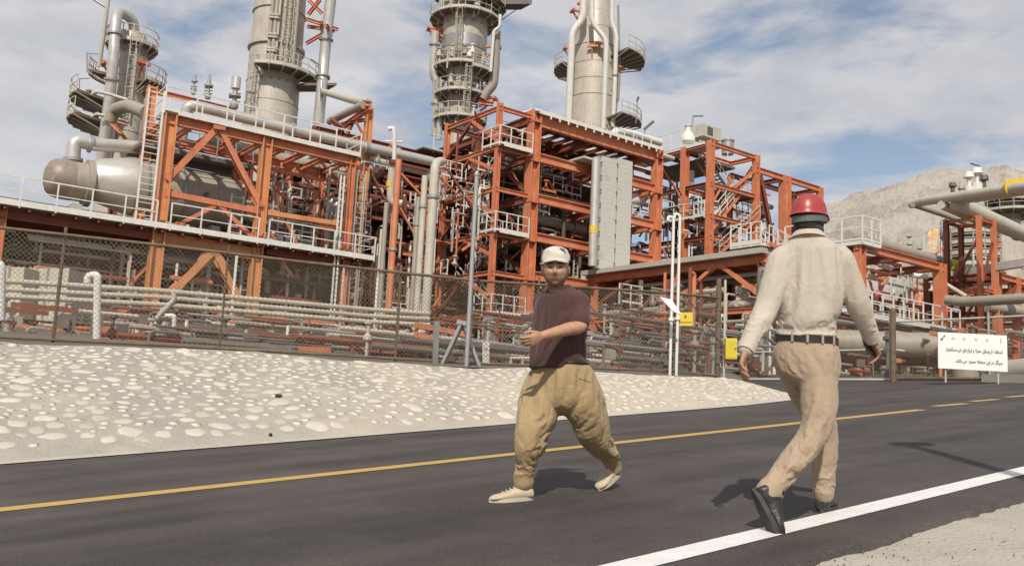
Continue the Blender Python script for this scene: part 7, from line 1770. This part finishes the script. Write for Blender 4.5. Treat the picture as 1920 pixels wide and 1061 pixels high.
# shoes
ground = lambda p: Vector((p.x, p.y, rz(p.x, p.y)))
hA = ground(q1(1000, 935, 5.70)); tA = ground(q1(918, 937, 5.63)); shoe(p1, hA, tA-hA, RN, (tA-hA).length, 0.105, 0.085, 'canvas', 'sole', 'cap')
tB = ground(q1(1124, 917, 6.02)); hB = tB+(P(1163, 886, 6.18)-tB); hB = hB+ZD*0.0
shoe(p1, hB, tB-hB, ZD*0.9+F1*-0.1+(Vector((-0.2, -0.1, 0))), 0.25, 0.105, 0.09, 'canvas', 'sole', 'cap')
# hair and cap
hm = MB(); ellipsoid(hm, hc+(hf*-0.014+hu*0.012)*hs, hr*0.083*hs, hf*0.092*hs, hu*0.098*hs, 22)
hair = MB()
o_ = fuse(hm, 'hair', 'hair', p1, 0.007, 2, lambda p: (0.004*noise.noise(p*90)) - (0.03 if (p-hc).dot(hf) > 0.045 and (p-hc).dot(hu) < 0.05 else 0))
capc = hc+(hf*-0.004+hu*0.071)*hs
cp_ = MB(); k0 = 0; n = 40; vs = []; rows = 12
for i in range(rows+1):
    t = (math.pi/2)*i/rows
    for j in range(n):
        a = 2*math.pi*j/n
        rr = math.cos(t)**0.66 if i < rows else 0.02
        vs.append(capc+(hr*math.cos(a)*0.092+hf*math.sin(a)*(0.104))*rr*hs+hu*(0.010*(-1 if i == 0 else 0)+0.086*math.sin(t))*hs+hf*0.004*math.sin(3*a+i)+(hr*math.cos(a)+hf*math.sin(a))*0.004*noise.noise(Vector((math.cos(a)*3, math.sin(a)*3, i*0.4)))*(1 if i > 0 else 0))
fs_ = [(i*n+j, i*n+(j+1) % n, (i+1)*n+(j+1) % n, (i+1)*n+j) for i in range(rows) for j in range(n)]+[tuple(rows*n+j for j in range(n))]
cp_.add(vs, fs_); capo = cp_.build('cap', 'cap', p1, True)
# peak
vs = []; m_ = 16
for i in range(7):
    e = i/6
    for j in range(m_+1):
        a = math.radians(18+144*j/m_); ex = math.sin(math.pi*j/m_)**0.6
        p = capc+(hr*math.cos(a)*0.090+hf*(math.sin(a)*0.102+0.036*e*ex))*hs-hu*(0.006+0.014*e*ex+0.016*abs(math.cos(a))*e)*hs
        vs.append(p)
w = m_+1; top_ = [v+hu*0.004 for v in vs]; bot = [v-hu*0.003 for v in vs]; q_ = len(vs)
fs_ = [(i*w+j, i*w+j+1, (i+1)*w+j+1, (i+1)*w+j) for i in range(6) for j in range(m_)]
fs_ += [tuple(k+q_ for k in f[::-1]) for f in fs_]+[(6*w+j, 6*w+j+1, 6*w+j+1+q_, 6*w+j+q_) for j in range(m_)]
pk = MB().add(top_+bot, fs_).build('peak', 'cap', p1, True); pk.parent = capo
ca = capc+(hr*-0.034+hf*0.083+hu*0.048)*hs
def on_cap(u, v): 
    a = math.radians(90+u); t = math.radians(v); return capc+(hr*math.cos(a)*0.0935+hf*math.sin(a)*0.1055)*(math.cos(t)**0.66)*hs+hu*0.0875*math.sin(t)*hs
tri = [on_cap(8, 58), on_cap(30, 54), on_cap(52, 50), on_cap(50, 30), on_cap(46, 16), on_cap(30, 34), on_cap(42, 38)]
mb = MB(); mb.add(tri, [(0, 1, 5), (1, 6, 5), (1, 2, 6), (2, 3, 6), (3, 4, 6), (4, 5, 6)]); M['capmark'] = mat('grey_cap_mark', (0.12, 0.11, 0.11), 0.8, 0, 0.1); mb.build('cap_mark', 'capmark', p1).parent = capo

# ------------------------------------------------------------------ man in hard hat
p2 = thing('person', 'man in red hard hat, beige shirt and tan trousers walking away beside the white line', 'person', rd(1490, 970))
F2 = hv(0.28, 0.96); R2 = Vector((0.96, -0.28, 0))          # torso facing (away), his right
d2 = 4.85
def q2(x, y, d=d2): return P(x, y, d)
hc2 = q2(1518, 412); hf2 = Vector((0.72, 0.69, 0.0)).normalized(); hr2 = Vector((0.69, -0.72, 0.0)).normalized(); hu2 = Vector((0, 0, 1.0)); hs2 = 1.0
neck2 = q2(1519, 452)
sL, sR = q2(1462, 487), q2(1578, 485, 4.82)
eL, wL = q2(1434, 574, 4.80), q2(1399, 655, 4.66)
eR, wR = q2(1612, 566, 4.86), q2(1634, 634, 4.98)
body = MB(); head_pts(body, hc2, hr2, hf2, hu2, hs2, 1.0)
limb(body, [hc2-hu2*0.05-hf2*0.02, hc2-hu2*0.09-hf2*0.03, neck2, neck2-ZD*0.06], [0.058, 0.056, 0.064, 0.08])
st2 = [((1519, 460), .12, .07), ((1519, 480), .17, .09), ((1518, 520), .165, .105), ((1514, 580), .14, .10), ((1512, 640), .145, .11), ((1512, 670), .16, .12)]
loft(body, [(q2(*c), R2, F2, a, b, 0) for c, a, b in st2])
for sh, el, wr in ((sL, eL, wL), (sR, eR, wR)):
    limb(body, [sh, (sh+el)/2, el, el+(wr-el)*0.35, wr, wr+(wr-el).normalized()*0.02], [0.05, 0.048, 0.042, 0.042, 0.029, 0.027])
dl2 = q2(1386, 698, 4.60)-wL
hand(body, wL+dl2.normalized()*0.015, dl2, Vector((0.9, -0.1, 0.2)), Vector((0.35, 0.9, 0.0)), 0.185, 0.62, 0.05, [0.5, 0.6, 0.68, 0.72])
dr2 = q2(1648, 668, 5.03)-wR
hand(body, wR+dr2.normalized()*0.01, dr2+Vector((0, 0, -0.02)), Vector((-0.75, 0.1, -0.45)), Vector((-0.15, 0.9, 0.2)), 0.18, 0.75, 0.03, [0.7, 0.8, 0.85, 0.9])
hL2, hR2 = q2(1484, 672, 4.90), q2(1538, 672, 4.80)
kR, aR_ = q2(1528, 806, 4.72), q2(1440, 925, 4.60)
kL, aL_ = q2(1545, 806, 5.10), q2(1544, 930, 5.06)
for hp_, kn, an in ((hL2, kL, aL_), (hR2, kR, aR_)):
    limb(body, [hp_, (hp_+kn)/2, kn, (kn+an)/2, an], [0.08, 0.075, 0.056, 0.052, 0.038])
bo2 = fuse(body, 'body', 'skin2', p2, 0.0045, 2); tone(bo2, hc2, hr2, hf2, hu2, hs2, 0.8)
for sg in (-1, 1):
    e = hc2+(hr2*0.031*sg+hf2*0.0655+hu2*0.0115)*hs2; eo = ellipsoid(MB(), e, hr2*0.0125, hf2*0.010, hu2*0.0072, 10).build('eye', 'eye', p2, True)
# shirt
sh_ = MB()
s2 = [((1518, 441), .085, .080), ((1518, 450), .105, .092), ((1519, 461), .142, .102), ((1520, 474), .178, .114), ((1520, 492), .190, .125), ((1519, 530), .188, .138), ((1515, 575), .166, .134), ((1513, 610), .160, .136), ((1512, 634), .158, .134)]
loft(sh_, [(q2(*c), R2, F2, a, b, 0) for c, a, b in s2])
limb(sh_, [sL+R2*0.05, sL, sL*0.5+eL*0.5, eL, eL*0.5+wL*0.5, eL*0.12+wL*0.88, wL], [0.075, 0.070, 0.066, 0.062, 0.056, 0.047, 0.044], 22)
limb(sh_, [sR-R2*0.05, sR, sR*0.5+eR*0.5, eR, eR*0.5+wR*0.5, eR*0.1+wR*0.9, wR], [0.075, 0.072, 0.069, 0.064, 0.055, 0.046, 0.041], 22)
def sleeve_w(p):
    k = 0
    for a, b in ((sL, eL), (eL, wL), (sR, eR), (eR, wR)):
        t = max(0, min(1, (p-a).dot(b-a)/(b-a).length_squared)); 
        if (p-(a+(b-a)*t)).length < 0.1: k = 1
    return k
def fs2(p):
    x, y = proj(p); k = sleeve_w(p); low_ = max(0, min(1, (y-560)/60))
    v = 0.004*(ridge(p, (6, 6, 5), 0.6, 2)-0.3)
    if k: v += 0.010*puff(p.z+(0.5 if x < 1518 else -0.5)*p.x, 13, p, 0.9, 4, 4)*(0.3+0.6*max(0, min(1, (y-520)/60)))
    else:
        v += low_*0.009*puff(p.z-0.45*(p.x-1.55)*(1 if x > 1512 else -1), 13, p, 0.9, 4, 6)
        # long creases from the shoulder blades down to the belt
        v += 0.006*max(0, 1-low_*0.6)*(ridge(Vector((p.x*1.0+p.z*0.16, p.y, p.z)), (13, 4, 2.6), 0.35, 11)-0.35)
    return v
cl = MB(); loft(cl, [(q2(*c), R2, F2, a, b, 0) for c, a, b in st2])
for sh, el, wr in ((sL, eL, wL), (sR, eR, wR)): limb(cl, [sh, (sh+el)/2, el, (el+wr)/2, wr], [0.056, 0.052, 0.046, 0.04, 0.034], 14, 3)
def pin2(p):
    x, y = proj(p)
    if y < 462 or y > 628 and 1450 < x < 1574: return 1.0
    for a, b in ((eL, wL), (eR, wR)):
        t = (p-a).dot(b-a)/(b-a).length_squared
        if t > 0.93: 
            if (p-(a+(b-a)*t)).length < 0.08: return 1.0
    return 0
shirt2 = drape(sh_, 'shirt', 'shirt2', p2, pin2, cl, -0.036, 0.012, 16, 0.12, grav=0.45, tens=14)
for w_, e_, r_ in ((wL, eL, 0.043), (wR, eR, 0.041)):
    dd = (w_-e_).normalized(); MB().lathe(w_-dd*0.05, [(r_, 0), (r_+0.007, 0.004), (r_+0.005, 0.062), (r_-0.004, 0.064), (r_-0.006, 0.0)], 20, dd).build('cuff', 'shirt2', p2, True)
# collar ring and scarf
mb = MB(); cc = q2(1519, 446)-hf2*0.020
vs = []; n = 36
for k in range(n):
    a = 2*math.pi*k/n; zb_ = -0.010-0.020*math.sin(a); d_ = R2*math.cos(a)+F2*math.sin(a)*0.95
    for rr, z in ((0.102, -0.012), (0.089, 0.012), (0.076, 0.024), (0.072, 0.022), (0.072, -0.01)): vs.append(cc+d_*rr+ZD*(z+zb_+0.006))
mb.add(vs, [(k*5+j, ((k+1) % n)*5+j, ((k+1) % n)*5+(j+1) % 5, k*5+(j+1) % 5) for k in range(n) for j in range(5)]); mb.build('collar', 'shirt2', p2, True)
pts = [cc+ZD*(0.034-0.018*math.sin(a))+(R2*math.cos(a)*0.064+F2*math.sin(a)*0.064) for a in [2*math.pi*k/20 for k in range(21)]]
MB().tube(pts, 0, 8, True, 0, [0.019]*21).build('scarf', 'scarf', p2, True)
# trousers
tr = MB(); loft(tr, [(q2(1512, 632), R2, F2, .152, .122, 0), (q2(1512, 645), R2, F2, .160, .132, 0), (q2(1511, 668), R2, F2, .178, .150, 0), (q2(1512, 695), R2, F2, .175, .150, 0), (q2(1516, 716), R2, F2, .13, .12, 0)])
limb(tr, [q2(1535, 680, 4.82), q2(1532, 710, 4.80), q2(1531, 760, 4.75), q2(1525, 806, 4.70), q2(1492, 858, 4.64), q2(1462, 898, 4.60), q2(1440, 925, 4.575)], [0.106, 0.106, 0.100, 0.090, 0.080, 0.072, 0.070], 24)
limb(tr, [q2(1482, 680, 4.90), q2(1492, 720, 4.98), q2(1522, 765, 5.08), q2(1541, 810, 5.12), q2(1543, 860, 5.09), q2(1544, 905, 5.06), q2(1544, 926, 5.06)], [0.106, 0.096, 0.086, 0.077, 0.070, 0.069, 0.058], 24)
def ft2(p):
    x, y = proj(p); seat_ = max(0, 1-abs(y-690)/50); knee = max(0, 1-abs(y-800)/60); cuff = max(0, min(1, (y-870)/40)) if x > 1500 else 0
    v = 0.003*(ridge(p, (6, 6, 8), 0.6, 2)-0.3)
    v += seat_*0.008*puff(p.z-0.28*p.x, 13, p, 0.7, 4, 3)
    v += knee*0.013*puff(p.z+0.40*p.x, 16, p, 0.7, 4, 7)
    th = max(0, 1-abs(y-745)/45); v += th*0.008*puff(p.z-0.35*p.x, 15, p, 0.8, 4, 17)
    v += cuff*0.013*puff(p.z+0.1*p.x, 19, p, 0.7, 5, 9)
    if x < 1500 or y > 830: v += 0.006*puff(p.x*0.7+p.z*0.8, 9, p, 0.8, 3, 19)*(1-cuff)
    return v*min(1, max(0, (y-648)/15))
cl = MB(); loft(cl, [(q2(1512, 645), R2, F2, .155, .12, 0), (q2(1511, 672), R2, F2, .165, .135, 0), (q2(1513, 695), R2, F2, .15, .125, 0)])
for hp_, kn, an in ((hL2, kL, aL_), (hR2, kR, aR_)): limb(cl, [hp_, (hp_+kn)/2, kn, (kn+an)/2, an], [0.09, 0.085, 0.066, 0.056, 0.045], 16, 4)
def pin_t2(p):
    x, y = proj(p)
    if y < 650: return 1.0
    if (p-q2(1440, 925, 4.575)).length < 0.10 and (p-q2(1440, 925, 4.575)).dot(q2(1440, 925, 4.575)-q2(1462, 898, 4.60)) > -0.004: return 1.0
    if (p-q2(1544, 926, 5.06)).length < 0.09 and y > 921: return 1.0
    return 0
tro2 = drape(tr, 'trousers', 'trs2', p2, pin_t2, cl, -0.05, 0.012, 14, 0.08, grav=0.08, tens=15)
bc = q2(1512, 637)
pts = [bc+(R2*math.cos(a)*0.162+F2*math.sin(a)*0.134)+ZD*0.008*math.cos(a)*-1 for a in [2*math.pi*k/40 for k in range(41)]]
mb = MB()
for a, b in zip(pts, pts[1:]): pass
k0 = len(mb.v)
for p in pts[:-1]:
    o_ = (p-bc); o_.z = 0; o_.normalize()
    for r_, z in ((0, -0.019), (0.006, -0.019), (0.006, 0.019), (0, 0.019)): mb.v.append(tuple(p+o_*r_+ZD*z))
for i in range(40):
    for j in range(4): mb.f.append((i*4+j, ((i+1) % 40)*4+j, ((i+1) % 40)*4+(j+1) % 4, i*4+(j+1) % 4))
belt = mb.build('belt', 'belt', p2, False)
for i in (27, 30, 33, 36): 
    p = pts[i]; o_ = (p-bc); o_.z = 0; o_.normalize(); sd_ = ZD.cross(o_)
    MB().box6(p+o_*0.008, sd_*0.006, ZD*0.024, o_*0.003).build('belt_loop', 'trs2', p2).parent = belt
# shoes
gT = ground(q2(1447, 999, 4.50)); heelT = P(1409, 918, 4.56)
upT = Vector((0.92, 0.12, 0.35)); fT = (gT-heelT)
shoe(p2, heelT, fT, upT, 0.28, 0.125, 0.13, 'leather', 'blacksole', None, 0.03)
hF = ground(q2(1540, 959, 5.02)); shoe(p2, hF, Vector((0.50, 0.86, 0.02)), RN, 0.28, 0.105, 0.092, 'leather', 'blacksole', None, 0.03)
# hair, hard hat
hm = MB(); ellipsoid(hm, hc2+(hf2*-0.012-hu2*0.002), hr2*0.080, hf2*0.094, hu2*0.100, 20); ellipsoid(hm, hc2-hf2*0.035-hu2*0.055, hr2*0.064, hf2*0.050, hu2*0.062, 16)
fuse(hm, 'hair', 'hair', p2, 0.007, 2, lambda p: 0.003*noise.noise(p*90)-(0.03 if (p-hc2).dot(hf2) > 0.04 else 0))
hat = MB(); hcn = hc2+hu2*0.022-hf2*0.006; n = 56; rows = 16; vs = []; tl_ = hf2*0.02
hux = (hu2-hf2*0.02).normalized(); hfx = hr2.cross(hux)*-1
if hfx.dot(hf2) < 0: hfx = -hfx
for i in range(rows+1):
    t = (math.pi/2)*i/rows
    for j in range(n):
        a = 2*math.pi*j/n; rr = math.cos(t)**0.66 if i < rows else 0.02
        crown = 0.004*max(0, 1-abs(math.cos(a))*4)*math.cos(t) if i > 2 else 0
        lip = 0.007 if i == 0 else (0.0)
        vs.append(hcn+hr2*math.cos(a)*(0.0915+lip)*rr+hfx*math.sin(a)*(0.112+lip)*rr+hux*(0.122*math.sin(t)-0.004+crown))
inn = [hcn+(v-hcn)*0.965 for v in vs[:n]]
fs_ = [(i*n+j, i*n+(j+1) % n, (i+1)*n+(j+1) % n, (i+1)*n+j) for i in range(rows) for j in range(n)]+[tuple(rows*n+j for j in range(n))]
k_ = len(vs); vs += inn; fs_ += [(j, k_+j, k_+(j+1) % n, (j+1) % n) for j in range(n)]
# inner shell
vs += [hcn+(v-hcn)*0.93 for v in vs[n*4:n*5]]; fs_ += [(k_+j, k_+n+j, k_+n+(j+1) % n, k_+(j+1) % n) for j in range(n)]+[tuple(k_+n+j for j in range(n))[::-1]]
hat.add(vs, fs_); hato = hat.build('hard_hat', 'helmet', p2, True)
vs = []
for i in range(6):
    e = i/5
    for j in range(17):
        a = math.radians(25+130*j/16); ex = math.sin(math.pi*j/16)**0.7
        vs.append(hcn+hr2*math.cos(a)*0.095+hfx*(math.sin(a)*0.115+0.040*e*ex)-hux*(0.004+0.016*e*ex))
w = 17; q_ = len(vs); fs_ = [(i*w+j, i*w+j+1, (i+1)*w+j+1, (i+1)*w+j) for i in range(5) for j in range(16)]
fs_ += [tuple(k+q_ for k in f[::-1]) for f in fs_]+[(5*w+j, 5*w+j+1, 5*w+j+1+q_, 5*w+j+q_) for j in range(16)]
MB().add([v+hux*0.004 for v in vs]+[v-hux*0.002 for v in vs], fs_).build('peak', 'helmet', p2, True).parent = hato
pts = [hc2-hu2*0.004+(hr2*math.cos(a)*0.0865+hf2*math.sin(a)*0.104)+hu2*0.010*math.sin(a) for a in [2*math.pi*k/26 for k in range(27)]]
mb = MB(); k0 = 0
for p in pts[:-1]:
    o_ = (p-hc2); o_.z = 0; o_.normalize()
    for r_, z in ((0, -0.016), (0.004, -0.016), (0.004, 0.02), (0, 0.02)): mb.v.append(tuple(p+o_*r_+ZD*z))
for i in range(26):
    for j in range(4): mb.f.append((i*4+j, ((i+1) % 26)*4+j, ((i+1) % 26)*4+(j+1) % 4, i*4+(j+1) % 4))
mb.build('headband', 'strapgrey', p2).parent = hato
# phone in his right hand
pc = wR+dr2.normalized()*0.075+Vector((-0.030, 0.0, -0.005)); ph_d = (q2(1641, 672, 4.96)-q2(1611, 640, 4.9)).normalized(); ph_n = Vector((0.5, -0.6, 0.5)); ph_s = ph_d.cross(ph_n).normalized(); ph_n = ph_s.cross(ph_d)
ph = thing('mobile_phone', 'black mobile phone held in the right hand of the man in hard hat', 'phone', pc)
MB().box6(pc, ph_d*0.072, ph_s*0.035, ph_n*0.0045).build('case', 'black', ph); MB().box6(pc+ph_n*0.0055, ph_d*0.066, ph_s*0.031, ph_n*0.0008).build('screen', 'belt', ph)
